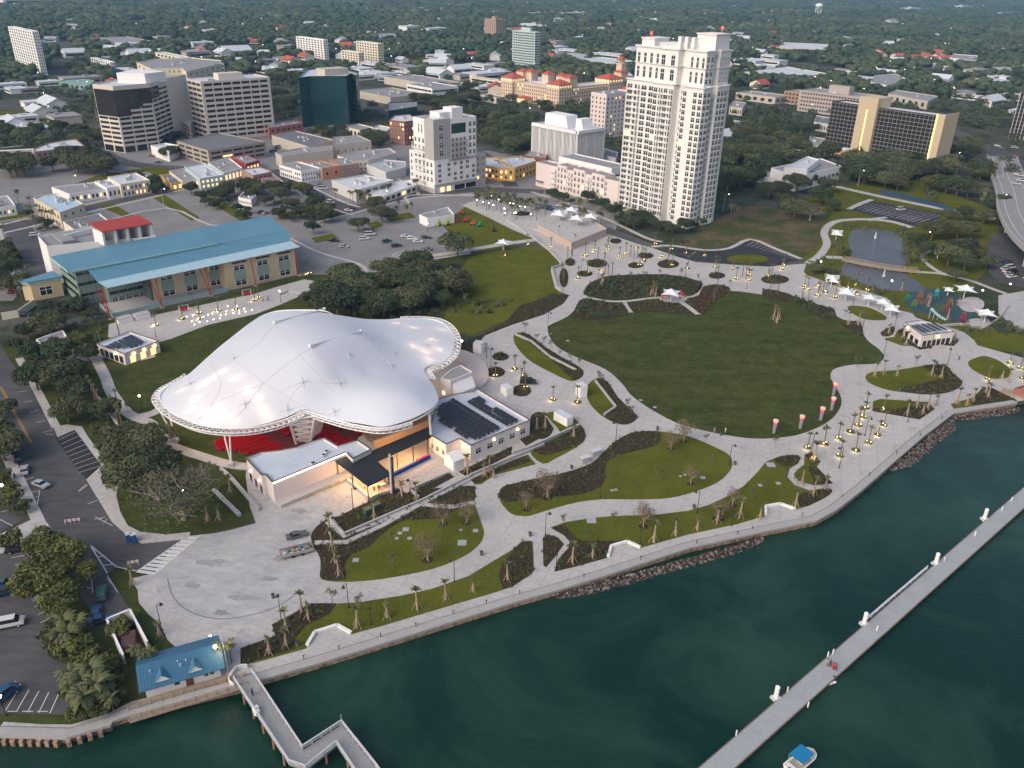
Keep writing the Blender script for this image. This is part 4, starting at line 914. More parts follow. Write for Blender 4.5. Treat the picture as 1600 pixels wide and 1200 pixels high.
# ---------------------------------------------------------------- downtown, block by block
def condo():
 h=14;P=corner_box((967,284),838,985,h);L,F,R,K=[np.array(p)for p in P]
 B=Bld('pink_apartments','long pale pink low-rise apartments between the ochre shops and the white tower','apartment building',np.mean(np.array(P),0))
 B.mass(P,h,PINKW,ROOFG,.8);e1=(L-F)/np.linalg.norm(L-F);e2=(R-F)/np.linalg.norm(R-F);lu=np.linalg.norm(L-F);at=lambda u,v:tuple(F+e1*u+e2*v)
 B.wins(L,F,1.2,h-1.2,19,4,.5,.62,'framed',.24,.12,lit=.02,skip=lambda i,k:i in(4,11))
 for k,(u0,u1)in enumerate(((.15,.3),(.38,.52),(.6,.72))):
  Q=[at(lu*u0,-.5),at(lu*u1,-.5),at(lu*u1,8),at(lu*u0,8)];B.mass(Q,h+1.6,PINKW,ROOFG,.5,name='bay');B.wins(Q[1],Q[0],1.2,h+.8,3,4,.5,.62,'framed',lit=.04)
  for z in(4.4,7.6,10.8):mb=MB();mb.bar((*at(lu*u1+1,-.9),z),(*at(lu*u1+5,-.9),z),1.2,.2);mb.bar((*at(lu*u1+1,-1.4),z+1),(*at(lu*u1+5,-1.4),z+1),.06,.1);B.part('balcony',mb,LWHITE)
 mb=MB();a=L;mb.prism([at(lu-1,-1.6),at(lu-7,-1.6),at(lu-7,0),at(lu-1,0)],3.2,3.5);B.part('awning',mb,mat((.03,.09,.16),.7,.1,name='blue_canvas'))
 Q=[at(lu*.25,12),at(lu*.9,12),at(lu*.9,26),at(lu*.25,26)];B.mass(Q,h+3,LWHITE,ROOFG,.6,name='upper_wall',z0=h-1)
 B.units(P,h-.8,5,3);B.done()
condo()
polyb('ochre and orange two-storey shop building with a long balcony at the street corner',[(804,262),(838,251),(828,241),(776,248)],8.5,YELLOW,ROOFW,((0,6,2,.35,.5,'plain',.1),))
B,W=polyb('yellow shop row with orange awning facing the palm plaza',[(757,258),(779,262),(803,263),(790,246),(757,246)],8,YELLOW,ROOFW,((0,4,2,.5,.5,'plain',.3),(1,3,2,.4,.5,'plain',.3)))
mb=MB();a,b=G(757,285,0),G(800,290,0);mb.bar((a[0],a[1],3.4),(b[0],b[1],3.4),2.4,.25);B.part('awning',mb,mat((.75,.28,.03),.7,.1,name='orange_canvas'))
polyb('red brick four-storey corner block with yellow-lit windows',[(608,187),(632,190),(652,187),(640,178),(616,180)],17,BRICK,ROOFW,((0,6,5,.45,.55,'framed',.2),(1,4,5,.45,.55,'framed',.3)))
polyb('cream low shop with arches near the red brick block',[(545,199),(582,209),(600,203),(560,193)],6,CREAMY,ROOFG,((0,6,1,.5,.6,'plain',.1),))
polyb('small cream shop with a lit cornice beside the red brick block',[(581,200),(602,206),(612,199),(592,195)],7,CREAMY,ROOFW,((0,3,2,.4,.4,'plain',.3),),0)
polyb('red and pink brick warehouse right of the beige offices',[(420,200),(473,192),(462,186),(415,191)],8.5,mat((.40,.14,.12),.9,.15,.4,name='faded_red_brick'),ROOFG,((0,6,2,.4,.4,'plain',0),))
polyb('flat blue-grey roofed tan block behind the long tan hall',[(424,211),(481,229),(521,218),(462,204)],7,TANW,ASPH_ROOF,(),4)
polyb('tan hall with a lit orange cornice in the middle of downtown',[(520,226),(580,220),(560,211),(520,214)],9,TANW,ROOFG,((0,5,1,.1,.2,'plain',0),),2)
polyb('long blank tan hall in front of the blue-grey roof',[(440,243.5),(520,234),(519,227),(468,231),(430,238)],8,TANW,ROOFG,(),2)
polyb('white two-storey building with dark upper windows beside the alley',[(436,257),(470,267.5),(502,262.5),(466,252)],7,LWHITE,ROOFG,((0,10,2,.5,.4,'plain',.05),(1,7,2,.35,.4,'plain',0)))
polyb('orange painted low building joined to the white one',[(503,263),(532,258.5),(500,250),(470,252)],7,mat((.55,.25,.14),.85,.1,name='orange_wall'),ROOFG,((0,2,1,.2,.3,'plain',0),))
polyb('pink grey gabled building right of the orange one',[(533,259),(561,255),(540,247),(515,248)],7,PBRICK,ROOFG,((0,3,2,.4,.4,'framed',0),))
polyb('flat white modern pavilion with tall thin columns by the palms',[(518,281),(556,297.5),(615,281),(570,273)],6.5,GREYW,ROOFW,((1,5,1,.6,.8,'band',0),),3)
polyb('low white wing round a small pool right of the flat white pavilion',[(572,304),(600,306),(652,288),(640,281),(605,286)],4,LWHITE,ROOFW,((0,3,1,.7,.7,'plain',.2),(1,6,1,.7,.7,'plain',.1)),1)
polyb('white and pink shop block behind the speckled roof',[(527,243),(552,252),(575,250),(619,238),(608,231),(560,236)],7,PINKW,ROOFG,((1,3,2,.3,.4,'plain',0),),4)
polyb('speckled blue-grey roofed shed left of the white mid-rise',[(572,256),(603,269),(634,261),(634,252),(600,249)],5.5,GREYW,mat((.36,.39,.43),.85,.3,1.2,name='speckled_roof'),(),9)
polyb('tan parking garage with open decks in front of the offices',[(276,220),(325,235),(415,221),(343,207)],10,mat((.36,.31,.26),.85,.06,name='garage_concrete'),ASPH_ROOF,((0,4,3,.75,.4,'band',0),(1,5,3,.85,.4,'band',.03)),0,'parking garage','parking_garage')
polyb('plain white two-storey box beside the tan garage',[(235,227),(263,236),(281,227),(258,223)],7,LWHITE,ROOFW,(),2)
polyb('light blue shop with an arched cream gable in the lit row',[(312,279),(349,273),(318,254.5),(288,260)],6.5,mat((.45,.55,.56),.8,.05,name='light_blue_stucco'),ROOFW,((0,5,2,.4,.5,'lit',.3),),2)
polyb('cream shop with glowing front windows, left of the light blue one',[(285,283),(312,279),(289,262),(264,267)],5,CREAMY,ROOFG,((0,4,1,.6,.7,'lit',1),),1)
polyb('small ochre corner shop at the left end of the lit row',[(268,287),(285,284),(268,271),(249,273)],4,YELLOW,ASPH_ROOF,((0,2,1,.5,.7,'lit',1),),1)
polyb('white flat shop with warm shopfront right of the light blue one',[(349,270),(379,262),(358,246),(325,254)],6,LWHITE,ROOFG,((0,5,1,.5,.6,'lit',.7),),2)
polyb('crimson trimmed shop with pink neon cornice',[(384,256),(405,250),(384,241),(360,244)],6,mat((.35,.05,.06),.7,.1,name='crimson_wall'),ROOFG,((0,4,1,.5,.5,'lit',.8),),1)
polyb('red brick low store with a pale blue roof',[(376,264),(395,274),(425,268),(405,260)],6,PBRICK,ROOFW,((1,4,2,.3,.4,'plain',.1),),1)
polyb('pink single-storey house below the red brick store',[(410,284),(436,283),(432,277),(408,278)],4,mat((.5,.25,.22),.8,.1,name='salmon_wall'),ASPH_ROOF,((0,3,1,.4,.5,'plain',.1),),0,'house','house')
polyb('cream shop with ochre arched gable at the end of the white row',[(188,288),(234,281),(212,269.5),(168,276)],7.5,CREAMY,ROOFW,((0,7,2,.35,.55,'plain',.1),),3)
polyb('small white shop between the cream gabled shop and the long shop row',[(167,294),(188,290),(168,280),(148,283)],6,LWHITE,ROOFW,((0,3,1,.4,.5,'plain',0),),2)
polyb('long single-storey shop row with a lit white cornice',[(108,303),(167,295),(148,284),(80,292)],5,LWHITE,ROOFG,((0,9,1,.5,.5,'plain',.2),),2)
polyb('cream L-shaped two-storey building with a pale blue roof',[(52,309),(93,332),(131,318),(118,311),(108,313),(89,302),(62,305)],8.5,CREAM,mat((.42,.56,.66),.6,.06,name='pale_blue_roof'),((0,8,2,.3,.4,'plain',.05),(1,3,2,.2,.3,'plain',0)),5)
polyb('low white store at the left edge of downtown',[(-40,330),(24,321),(12,305),(-40,311)],5,LWHITE,ROOFG,((0,9,1,.4,.4,'plain',.2),),5)
polyb('dusty pink brick two-storey store with pale roof',[(54,237),(132,228),(117,216),(75,223),(52,232)],7.5,PBRICK,ROOFW,((0,9,2,.35,.45,'plain',0),),3)
polyb('long white blank wall store left of the pink brick one',[(-60,247),(52,238),(52,232),(-60,237)],5,LWHITE,ROOFG,(),1)
polyb('small white box hut on the parking lot with a grey roof',[(655,335),(668,341),(710,335),(700,323)],4.5,LWHITE,ROOFG,(),1,'shed','utility_shed')
polyb('white modernist hall on columns below the gridded hotel',[(1245,276),(1315,259),(1283,247),(1205,262)],9,LWHITE,ROOFG,((0,10,1,.8,.25,'framed',0),),2)
polyb('small white penthouse hall joined behind the modernist hall',[(1225,262),(1262,263),(1280,249),(1262,244)],12,LWHITE,ROOFW,(),1)
polyb('low white hall in the trees left of the modernist hall',[(1180,275),(1225,278),(1232,268),(1195,264)],4,LWHITE,ROOFG,(),2)
polyb('brown church-like hall behind the ribbed block',[(925,236),(962,247),(966,238),(940,230)],8,GREYW,ASPH_ROOF,(),1)
polyb('red brick low block behind the ochre corner building',[(816,243),(853,247),(856,240),(828,234)],9,BRICK,ROOFG,(),1)
for lab,pts,h,wl,rf in(('low concrete ramp building left of the gridded hotel',[(1248,222),(1280,228),(1290,216),(1262,212)],6,TANW,ROOFG),('small grey roofed kiosk left of the gridded hotel',[(1272,190),(1296,194),(1300,184),(1276,180)],7,GREYW,ASPH_ROOF),
 ('low tan hall behind the tan tower of the gridded hotel',[(1388,146),(1450,158),(1466,150),(1400,140)],8,TANW,ROOFG),('white gabled church with a portico behind the hotel',[(1360,128),(1385,133),(1418,124),(1400,115),(1366,118)],9,WHITE,ROOFG),
 ('pale civic building with two wings in the far right trees',[(1484,90),(1525,95),(1528,87),(1490,84)],9,WHITE,ROOFG),('large pale warehouse in the trees at the upper right',[(1217,73),(1290,78),(1295,69),(1225,66)],9,TANW,ROOFW),
 ('cream hall with palms left of the beige six-storey office',[(1155,113),(1240,120),(1295,115),(1230,104)],7,CREAMY,ROOFW),('small dark house among trees in front of the garage lots',[(372,308),(392,312),(400,304),(380,300)],4,LWHITE,ROOFG),
 ('pale bank with tall piers behind the white tower',[(1140,166),(1160,169),(1166,160),(1146,157)],7,TANW,ROOFG),('green tented roof hall left of the curved office',[(92,127),(140,133),(148,126),(110,120)],6,mat((.2,.32,.28),.7,.1,name='green_wall'),mat((.22,.36,.31),.7,.08,name='pale_green_roof'))):
 polyb(lab,pts,h,wl,rf,((0,6,1,.4,.5,'plain',0),),1)
# distant roofs in the trees
R=random.Random(3);far=[]
HOUSE=None
def small_house(wallm,roofm,flat):
 o=thing('small_house','x','house');mb=MB();mb.box((0,0,0),(1,.6,.35));
 if not flat:mb.face([(.5,-.3,.35),(.5,.3,.35),(.5,0,.55)]);mb.face([(-.5,.3,.35),(-.5,-.3,.35),(-.5,0,.55)])
 mb.build('wall',wallm,o)
 mb=MB()
 if flat:mb.box((0,0,.352),(1.04,.64,.04));mb.box((.2,.1,.39),(.15,.12,.08))
 else:
  for s in(-1,1):mb.face([(-.54,s*.36,.33),(.54,s*.36,.33),(.54,0,.58),(-.54,0,.58)][::s])
 mb.build('roof',roofm,o)
 for s in(-1,1):mb=MB();mb.box((0,s*.302,.12),(.86,.01,.12));mb.build('window_band',GLASS,o)
 return freeze(o)
HP=[small_house(WHITE,ROOFW,True),small_house(TANW,ROOFG,True),small_house(CREAMY,REDROOF,False),small_house(LWHITE,ROOFW,False),small_house(GREYW,mat((.3,.33,.36),.8,.1,name='slate_roof'),False)]
HLAB=['flat-roofed pale building among the far trees','tan flat-roofed building among the far trees','house with a red roof among the far trees','white gabled house among the far trees','grey house with slate gables among the far trees']
hs=[]
def put_house(k,px,py,s,rz):
 p=G(px,py)
 if any(inside(p[0],p[1],f)for f in FOOT):return
 o=HP[k];ln=R.uniform(.6,1.3)
 if k in hs:dup(o,(p[0],p[1],-.1),rz,HLAB[k],'low buildings scattered in the far trees',(s*ln,s,s*.5 if k<2 else s*.7))
 else:hs.append(k);o.location=(p[0],p[1],-.1);o.rotation_euler=(0,0,rz);o.scale=(s*ln,s,s*.6);o['label']=HLAB[k];o['group']='low buildings scattered in the far trees'
 far.append((p[0],p[1],s*.6))
for k in range(185):
 py=R.choice((R.uniform(14,50),R.uniform(40,100),R.uniform(60,150)));put_house(R.choice((0,0,1,2,3,3,4)),R.uniform(0,1600),py,R.uniform(14,30),R.choice((GA,GA+pi/2,0,pi/2)))
for bx,n,s0,s1 in(((400,95,480,118),5,20,34),((560,96,800,128),16,22,44),((650,135,760,165),6,20,32),((0,100,140,215),12,20,36),((1150,92,1250,118),7,24,40),((1130,185,1240,240),7,16,26),((1300,100,1500,132),12,18,30),((1480,110,1590,180),8,20,34),((180,60,460,92),14,24,44),((860,60,1000,92),8,24,44)):
 for k in range(n):put_house(R.choice((0,0,0,1,1,0,3)),R.uniform(bx[0],bx[2]),R.uniform(bx[1],bx[3]),R.uniform(s0,s1),R.choice((GA,GA+pi/2)))
for k in range(16):put_house(2,1370+R.uniform(0,115),88+R.uniform(-4,8),R.uniform(16,24),R.uniform(0,pi))
for px,py,k,s in((1320,64,0,60),(1410,66,0,50),(540,8,0,70),(640,10,0,60),(840,26,0,90),(900,25,0,90),(870,34,0,70),(1000,32,0,70),(1500,16,0,140),(1420,19,0,130),(1390,42,4,80),(1100,63,0,40),(1020,38,3,60),(40,8,0,200),(200,38,0,50),(130,46,0,45),(640,48,0,85),(680,50,0,70),(330,52,0,60),(1560,82,0,60),(1460,60,3,40),(100,17,3,40),(440,50,2,40),(1260,8,0,100)):put_house(k,px,py,s*.6,GA)
def water_tower():
 p=G(1277,27);o=thing('water_tower','white bulb water tower on the far right tree line','water tower',tuple(p));mb=MB();mb.ball((0,0,34),12,n=14,rz=7);mb.build('tank',WHITE,o,local=True,smoothf=True)
 for k in range(6):mb=MB();a=k*pi/3;mb.tube((9*cos(a),9*sin(a),0),(9*cos(a),9*sin(a),32),.8);mb.build('leg',WHITE,o,local=True)
water_tower()
# ================================================================== LIBRARY WITH THE BLUE ROOF
def library():
 F0=G(114,422,14.1)[:2];e=(G(468,431)[:2]-G(173,499)[:2]);e/=np.linalg.norm(e);n=np.array([-e[1],e[0]])     # e along the front, n towards the back
 f=lambda u,v,z=None:(tuple(F0+e*u+n*v)if z is None else(*(F0+e*u+n*v),z))
 def us(px,v,z=5):
  lo,hi=-5,110
  for _ in range(40):
   m=(lo+hi)/2
   if PX(f(m,v,z))[0]<px:lo=m
   else:hi=m
  return m
 B=Bld('library','long library with a sweeping blue metal roof, glass canopy and slanting red columns','library',f(40,0))
 wall=mat((.60,.47,.30),.85,.05,.2,name='peach_masonry');FOOT.append([f(-3,-24),f(86,-24),f(92,28),f(-3,24)])
 um=us(353,-19,4);ur=79.5;ug=us(238,-13,5)
 mb=MB();mb.prism([f(ug,-13),f(um,-13),f(um,-19),f(ur,-19),f(ur+6,22),f(ug,22)],0,11.4);B.part('wall',mb,wall)
 mb=MB();mb.prism([f(.5,.2),f(ug,.2),f(ug,20),f(.5,20)],0,13.4);mb.prism([f(9,-5),f(ug,-5),f(ug,.195),f(9,.195)],0,11.9);B.part('glass_wall',mb,mat((.20,.29,.25),.25,.35,.7,.6,name='green_grey_glazing'))
 mul=mat((.38,.46,.41),.5,.1,name='pale_green_mullion');mb=MB()
 for k in range(6):mb.box((*f(.5+k*1.7,.12),0),(.14,.14,13.4),GA)
 for k in range(8):mb.box((*f(9+k*1.5,-5.1),0),(.12,.12,11.4),GA)
 for k in range(12):mb.box((*f(.42,.5+k*1.75),0),(.14,.14,13.4),GA)
 for z in np.arange(.6,13.4,.8):mb.bar(f(.4,.1,z),f(9,.1,z),.1,.10);mb.bar(f(9,-5.12,z),f(ug,-5.12,z),.1,.10);mb.bar(f(.38,.2,z),f(.38,20,z),.1,.12)
 B.part('mullions',mb,mul)
 for z0 in(3.4,7.6,11.6):B.wins(f(.5,.1),f(8.8,.1),z0,z0+1.1,3,1,.92,.9,'band',off=.12)
 for z0 in(3.0,6.2,9.6):B.wins(f(.36,19.5),f(.36,.6),z0,z0+1.3,7,1,.94,.9,'band',off=.12)
 for z0 in(3.6,8.2):B.wins(f(9.3,-5.1),f(ug,-5.1),z0,z0+1.2,4,1,.92,.9,'band',off=.12)
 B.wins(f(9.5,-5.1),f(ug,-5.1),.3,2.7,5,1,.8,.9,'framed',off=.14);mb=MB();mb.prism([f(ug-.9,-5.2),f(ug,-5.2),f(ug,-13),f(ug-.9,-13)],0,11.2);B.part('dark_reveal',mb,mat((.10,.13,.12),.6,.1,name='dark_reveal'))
 for px,v in((262,-13),(298,-13),(336,-13),(375,-19),(411,-19),(444,-19)):
  u=us(px,v,5)-2.4;B.wins(f(u,v),f(u+5,v),7.4,9.4,1,1,1,1,'framed',off=.1);B.wins(f(u,v),f(u+5,v),1.2,3.4,1,1,1,1,'framed',off=.1)
  mb=MB();mb.prism([f(u,v),f(u+5,v),f(u+5,v-.12),f(u,v-.12)],3.5,7.3)
  for k in range(1,8):mb.bar(f(u,v-.14,3.5+k*.47),f(u+5,v-.14,3.5+k*.47),.06,.07,m=1)
  B.part('spandrel_panel',mb,[mat((.25,.34,.30),.5,.1,name='sage_panel'),mul])
 for px in(375,411,444):u=us(px,-19,10)-3.2;B.wins(f(u,-19),f(u+6,-19),10.3,10.9,1,1,1,1,'band',off=.1)
 US=55.5;up=MB()
 up.face([f(-2,-.7,14.1),f(US,-.7,14.1),f(US,20,15.4),f(-2,20.5,14.6)]);up.face([f(-2,-.7,13.8),f(-2,20.5,14.3),f(US,20,15.1),f(US,-.7,13.8)])
 up.face([f(US,-.7,13.6),f(86.5,-1,13.6),f(90,24,14.4),f(US,20,15.3)]);up.face([f(US,-.7,13.3),f(US,20,15.0),f(90,24,14.1),f(86.5,-1,13.3)])
 for k in range(55):u=-2+k*(US+2)/55;up.bar(f(u,-.7,14.17),f(u,20.2,14.67+.8*(u+2)/57),.06,.08)
 B.part('upper_roof',up,BLUEROOF)
 mb=MB();fa=mat((.33,.55,.52),.6,.05,name='pale_turquoise_fascia');mb.prism([f(-2.2,-1),f(US,-1),f(US,-.7),f(-2.2,-.7)],13.5,14.2);mb.prism([f(-2.2,-.7),f(-2,-.7),f(-2,20.5),f(-2.2,20.5)],13.7,14.5);B.part('fascia',mb,fa)
 mb=MB();mb.prism([f(9,-.4),f(US,-.4),f(US,18),f(9,18)],11.3,13.7);B.part('clerestory',mb,DARK)
 lo=MB();lo.face([f(4,-13.9,12.3),f(82.2,-11.6,12.3),f(86.5,-1,13.55),f(US,-.7,13.5),f(US,-.7,13.3),f(4.8,-.7,13.3)]);lo.face([f(4.8,-.7,13.0),f(86.5,-1,13.2),f(82.2,-11.6,12.0),f(4,-13.9,12.0)])
 for k in range(70):u=4.5+k*77/70;lo.bar(f(u,-13.8+2.2*k/70,12.36),f(u+.6,-.8,13.4+.15*k/70),.06,.08)
 B.part('lower_roof',lo,BLUEROOF)
 gl=MB();glm=mat((.36,.52,.58),.25,.08,.3,.5,name='pale_blue_glass_canopy')
 gl.face([f(4.8,-21.4,12),f(81.6,-20.3,12),f(82.2,-11.5,12.35),f(4,-13.8,12.35)]);gl.face([f(4,-13.8,12.25),f(82.2,-11.5,12.25),f(81.6,-20.3,11.9),f(4.8,-21.4,11.9)])
 for k in range(18):u=4.8+k*76.8/17;gl.bar(f(u,-21.3+k/17,12.12),f(u,-13.7+2.2*k/17,12.45),.15,.2,m=1)
 B.part('glass_canopy',gl,[glm,mul]);red=mat((.40,.03,.03),.5,.05,name='red_steel')
 for bx,by,k in((173,499,2),(254,481,1),(330,463,1),(400,447,0),(468,431,0)):
  g=G(bx,by)[:2];q=lambda du,dv,z:(g[0]+e[0]*du+n[0]*dv,g[1]+e[1]*du+n[1]*dv,z)
  mb=MB();mb.box((g[0],g[1],0),(1.3,1.0,.35),GA,m=1);mb.tube(q(0,0,.3),q(-.5,.6,11.9),.17)
  if k:mb.tube(q(0,0,.3),q(-2.4,1.5,12),.15)
  if k==2:
   for z in(2,4,6,8,10):mb.tube(q(-.04*z,.05*z,z),q(-.2*z,.12*z,z+.8),.08);mb.tube(q(-.2*z,.12*z,z),q(-.04*z,.05*z,z+1),.07)
  B.part('slanted_column',mb,[red,CONC])
 # terrace with a glass balustrade
 ue=um;mb=MB();mb.prism([f(5,-20),f(ue,-20),f(ue,-13),f(ug,-13),f(ug,-5),f(5,-5)],-.1,.75);B.part('terrace',mb,CONC)
 mb=MB();mb.bar(f(5,-19.9,1.8),f(ue,-19.9,1.8),.06,1.0);mb.bar(f(5,-19.9,1.8),f(5,-5.5,1.8),.06,1.0);B.part('balustrade',mb,mat((.28,.45,.42),.3,.1,spec=.5,name='green_glass_rail'))
 # small left wing
 Q=GP([(32,440),(46,441),(94,433),(80,425)],7.5);mb=MB();mb.prism(Q,0,7.0);B.part('side_wing',mb,wall);FOOT.append(ccw(Q))
 c=np.mean(np.array(Q),0);q2=[tuple(c+(np.array(p)-c)*1.12)for p in Q];mb=MB();mb.prism(q2,7.2,7.7,bottom=True);B.part('side_roof',mb,BLUEROOF);mb=MB();mb.prism([tuple(c+(np.array(p)-c)*1.13)for p in Q],6.8,7.18,bottom=True);B.part('fascia',mb,fa)
 B.wins(Q[1],Q[2],1,5.4,1,1,.62,.8,'framed',.1,.2)
 B.done()
 for px,py,lab in((195,503,'pale concrete entrance block below the library, left of two'),(222,497,'pale concrete entrance block below the library, right of two')):
  p=G(px,py);o=thing('plinth_block',lab,'plinth',tuple(p),GA+.05);mb=MB();mb.box((0,0,0),(5.2,3,1.8));mb.build('wall',LWHITE,o,local=True);mb=MB();mb.box((0,0,1.802),(5.4,3.2,.15));mb.build('cap',CONC,o,local=True)
 # white auditorium block behind, with a red roofed loggia
 B=Bld('auditorium','blank white block with a red pitched roof over open bays behind the blue roof','building',G(150,372,15)[:2])
 W=GP([(59,369),(73,385),(243,369),(228,350),(150,352)],15.5);B.mass(W,15.5,LWHITE,ROOFG,1.2)
 w2=lambda px,py,z:tuple(G(px,py,z))
 L1=GP([(163,374),(242,366),(236,357),(150,362)],15);
 mb=MB();zt=20.5;r=[w2(160,362,zt),w2(238,349,zt),w2(217,336,zt+1.5),w2(138,348,zt+1.5)];mb.face(r);mb.face([(x,y,z-.4)for x,y,z in r[::-1]])
 for i in range(4):a,b=r[i],r[(i+1)%4];mb.face([(a[0],a[1],a[2]-.4),(b[0],b[1],b[2]-.4),b,a])
 for k in range(30):
  t=k/29;a=[r[0][i]+(r[1][i]-r[0][i])*t for i in range(3)];b=[r[3][i]+(r[2][i]-r[3][i])*t for i in range(3)];a[2]+=.08;b[2]+=.08;mb.bar(a,b,.08,.1)
 B.part('red_roof',mb,mat((.36,.06,.05),.6,.08,name='red_metal_roof'))
 for k in range(5):
  t=k/4;a=np.array(r[0])+(np.array(r[1])-np.array(r[0]))*(.02+.96*t);b=np.array(r[3])+(np.array(r[2])-np.array(r[3]))*(.02+.96*t);d=(b-a)[:2]
  q=a[:2]+d*.06;q2=a[:2]+d*.75;mb=MB();mb.bar((q[0],q[1],20),(q2[0],q2[1],20),.9,5.4);B.part('pier',mb,LWHITE)
 a=np.array(r[3])[:2]*.8+np.array(r[0])[:2]*.2;b=np.array(r[2])[:2]*.8+np.array(r[1])[:2]*.2;mb=MB();mb.bar((*a,20.2),(*b,20.2),.5,5.6);B.part('back_wall',mb,LWHITE)
 mb=MB();a,b=G(100,370,15.5),G(150,358,15.5);mb.bar((a[0],a[1],16.3),(b[0],b[1],16.3),.6,1.6);a,b=G(91,365,15.5),G(108,378,15.5);mb.bar((a[0],a[1],16),(b[0],b[1],16),5,1.2,m=1);B.part('roof_trough',mb,[LWHITE,ROOFG])
 B.done()
 polyb('dark-roofed block with a white rim between the cream building and the red roof',[(98,346),(116,359),(172,346),(155,333)],13,CREAMY,ASPH_ROOF,(),3)
library()
polyb('low grey shed with a white wall and teal fence in the bushes at far left',[(56,530),(66,541),(108,530),(98,515)],3,LWHITE,ROOFG,(),0,'shed','garden_shed')
def fence(name,label,pts,h,m,thick=.2,post=3.0,z=0,cat='wall',capm=None,group=None):
 P=GP(pts,z);o=thing(name,label,cat,(*P[0],z),0,group);mb=MB()
 for i in range(len(P)-1):mb.bar((*P[i],z+h),(*P[i+1],z+h),thick,h+.1)
 mb.build('panel',m,o)
 mb=MB()
 for i in range(len(P)-1):mb.bar((*P[i],z+h+.14),(*P[i+1],z+h+.14),thick+.12,.135)
 mb.build('coping',capm or m,o)
 return o
TEALP=mat((.10,.28,.24),.6,.1,name='teal_paint')
fence('garden_fence','teal panel fence standing by the grey shed at far left',[(48,545),(60,560),(66,541)],2,TEALP,cat='fence')
fence('garden_fence','short teal fence between bushes left of the library',[(62,512),(84,504)],2,TEALP,cat='fence')
fence('yard_wall','cream yard wall with a lit yellow corner at the left edge',[(4,500),(30,496),(56,478)],2.6,CREAMY)
# ================================================================== AMPHITHEATRE CANOPY
def tent_mat():
 m=bpy.data.materials.new('canopy_fabric');m.use_nodes=True;N=m.node_tree.nodes;L=m.node_tree.links;b=N['Principled BSDF']
 b.inputs['Base Color'].default_value=(.70,.72,.76,1);b.inputs['Roughness'].default_value=.5;b.inputs['Specular IOR Level'].default_value=.3
 geo=N.new('ShaderNodeNewGeometry');t=N.new('ShaderNodeTexNoise');t.inputs['Scale'].default_value=.12;t.inputs['Detail'].default_value=5;L.new(geo.outputs['Position'],t.inputs['Vector'])
 mr=N.new('ShaderNodeMapRange');mr.inputs[3].default_value=.94;mr.inputs[4].default_value=1.05;L.new(t.outputs['Fac'],mr.inputs[0])
 vm=N.new('ShaderNodeVectorMath');vm.operation='SCALE';vm.inputs[0].default_value=(.77,.81,.87);L.new(mr.outputs[0],vm.inputs['Scale']);L.new(vm.outputs[0],b.inputs['Base Color'])
 tr=N.new('ShaderNodeBsdfTranslucent');tr.inputs[0].default_value=(.95,.9,.84,1)
 mx=N.new('ShaderNodeMixShader');mx.inputs[0].default_value=.22;L.new(b.outputs[0],mx.inputs[1]);L.new(tr.outputs[0],mx.inputs[2]);L.new(mx.outputs[0],N['Material Output'].inputs[0])
 return m
TENTM=tent_mat()
RIM=[(250,624,10),(255,610,10),(272,600,10),(297,585,10.5),(331,554,11.5),(365,526,12.5),(399,500,13),(419,490,13.5),(439,485.5,14),(473,484.5,15),(507,486,16),(527,494,14),(567,500,12),(601,500,11),(628,498,10.5),(662,498,10),(686,502,10),(702,514,10),(709,531,10),(705,552,10),(692,565,9.8),(664,578,9.6),(669,592,10),(682,615,11),(684,629,11.5),(672,643,11.7),(642,659,11.5),(601,669,11.3),(567,666,11),(534,659,11),(500,649,11),(476,642,11.5),(449,654,10.5),(415,664,10),(382,669,10),(348,669,10),(314,664,10),(287,654,10),(267,643,10)]
INN=[(429,507,19.5),(485,544,22),(564,521,19.5),(525,532,20.7),(458,497,18),(470,520,20),(540,506,17.5),(512,515,19.5),(450,525,20.3),(400,530,17.5),(365,561,15.8),(430,560,19),(473,598,17.5),(530,600,15.5),(508,572,19),(550,570,16.8),(590,548,15.8),(611,572,12.6),(601,531,13.2),(580,515,14.6),(630,531,12.8),(660,535,12.6),(680,530,11.8),(640,512,12),(645,560,11.6),(412,598,16.3),(331,590,14.2),(331,632,12.8),(297,610,12.2),(275,625,11.2),(382,632,13.6),(420,635,12.8),(455,632,12.2),(360,655,11.4),(360,605,14.8),(490,622,13.2),(512,626,11.9),(540,606,12.3),(575,590,12.2),(620,579,11.6),(652,576,10.9),(636,610,16.0),(600,612,16.2),(568,622,15.0),(655,622,14.8),(612,640,14.4),(545,642,12.6),(590,598,14.6),(640,592,14.2),(668,605,13.2),(580,640,14.0),(640,640,13.4)]
class Surf:
 def __init__(s,pts):
  P=np.array([G(a,b,c)for a,b,c in pts]);s.P=P;n=len(P)
  d=np.linalg.norm(P[:,None,:2]-P[None,:,:2],axis=2);A=s.phi(d)+np.eye(n)*-.16
  Q=np.hstack([P[:,:2]/50,np.ones((n,1))]);K=np.zeros((n+3,n+3));K[:n,:n]=A;K[:n,n:]=Q;K[n:,:n]=Q.T
  s.w=np.linalg.solve(K,np.r_[P[:,2],0,0,0]);s.n=n
 def phi(s,d):return(d/20)**1.6
 def __call__(s,x,y):
  x=np.atleast_1d(x);y=np.atleast_1d(y);d=np.hypot(x[:,None]-s.P[None,:,0],y[:,None]-s.P[None,:,1])
  return s.phi(d)@s.w[:s.n]+x/50*s.w[s.n]+y/50*s.w[s.n+1]+s.w[s.n+2]
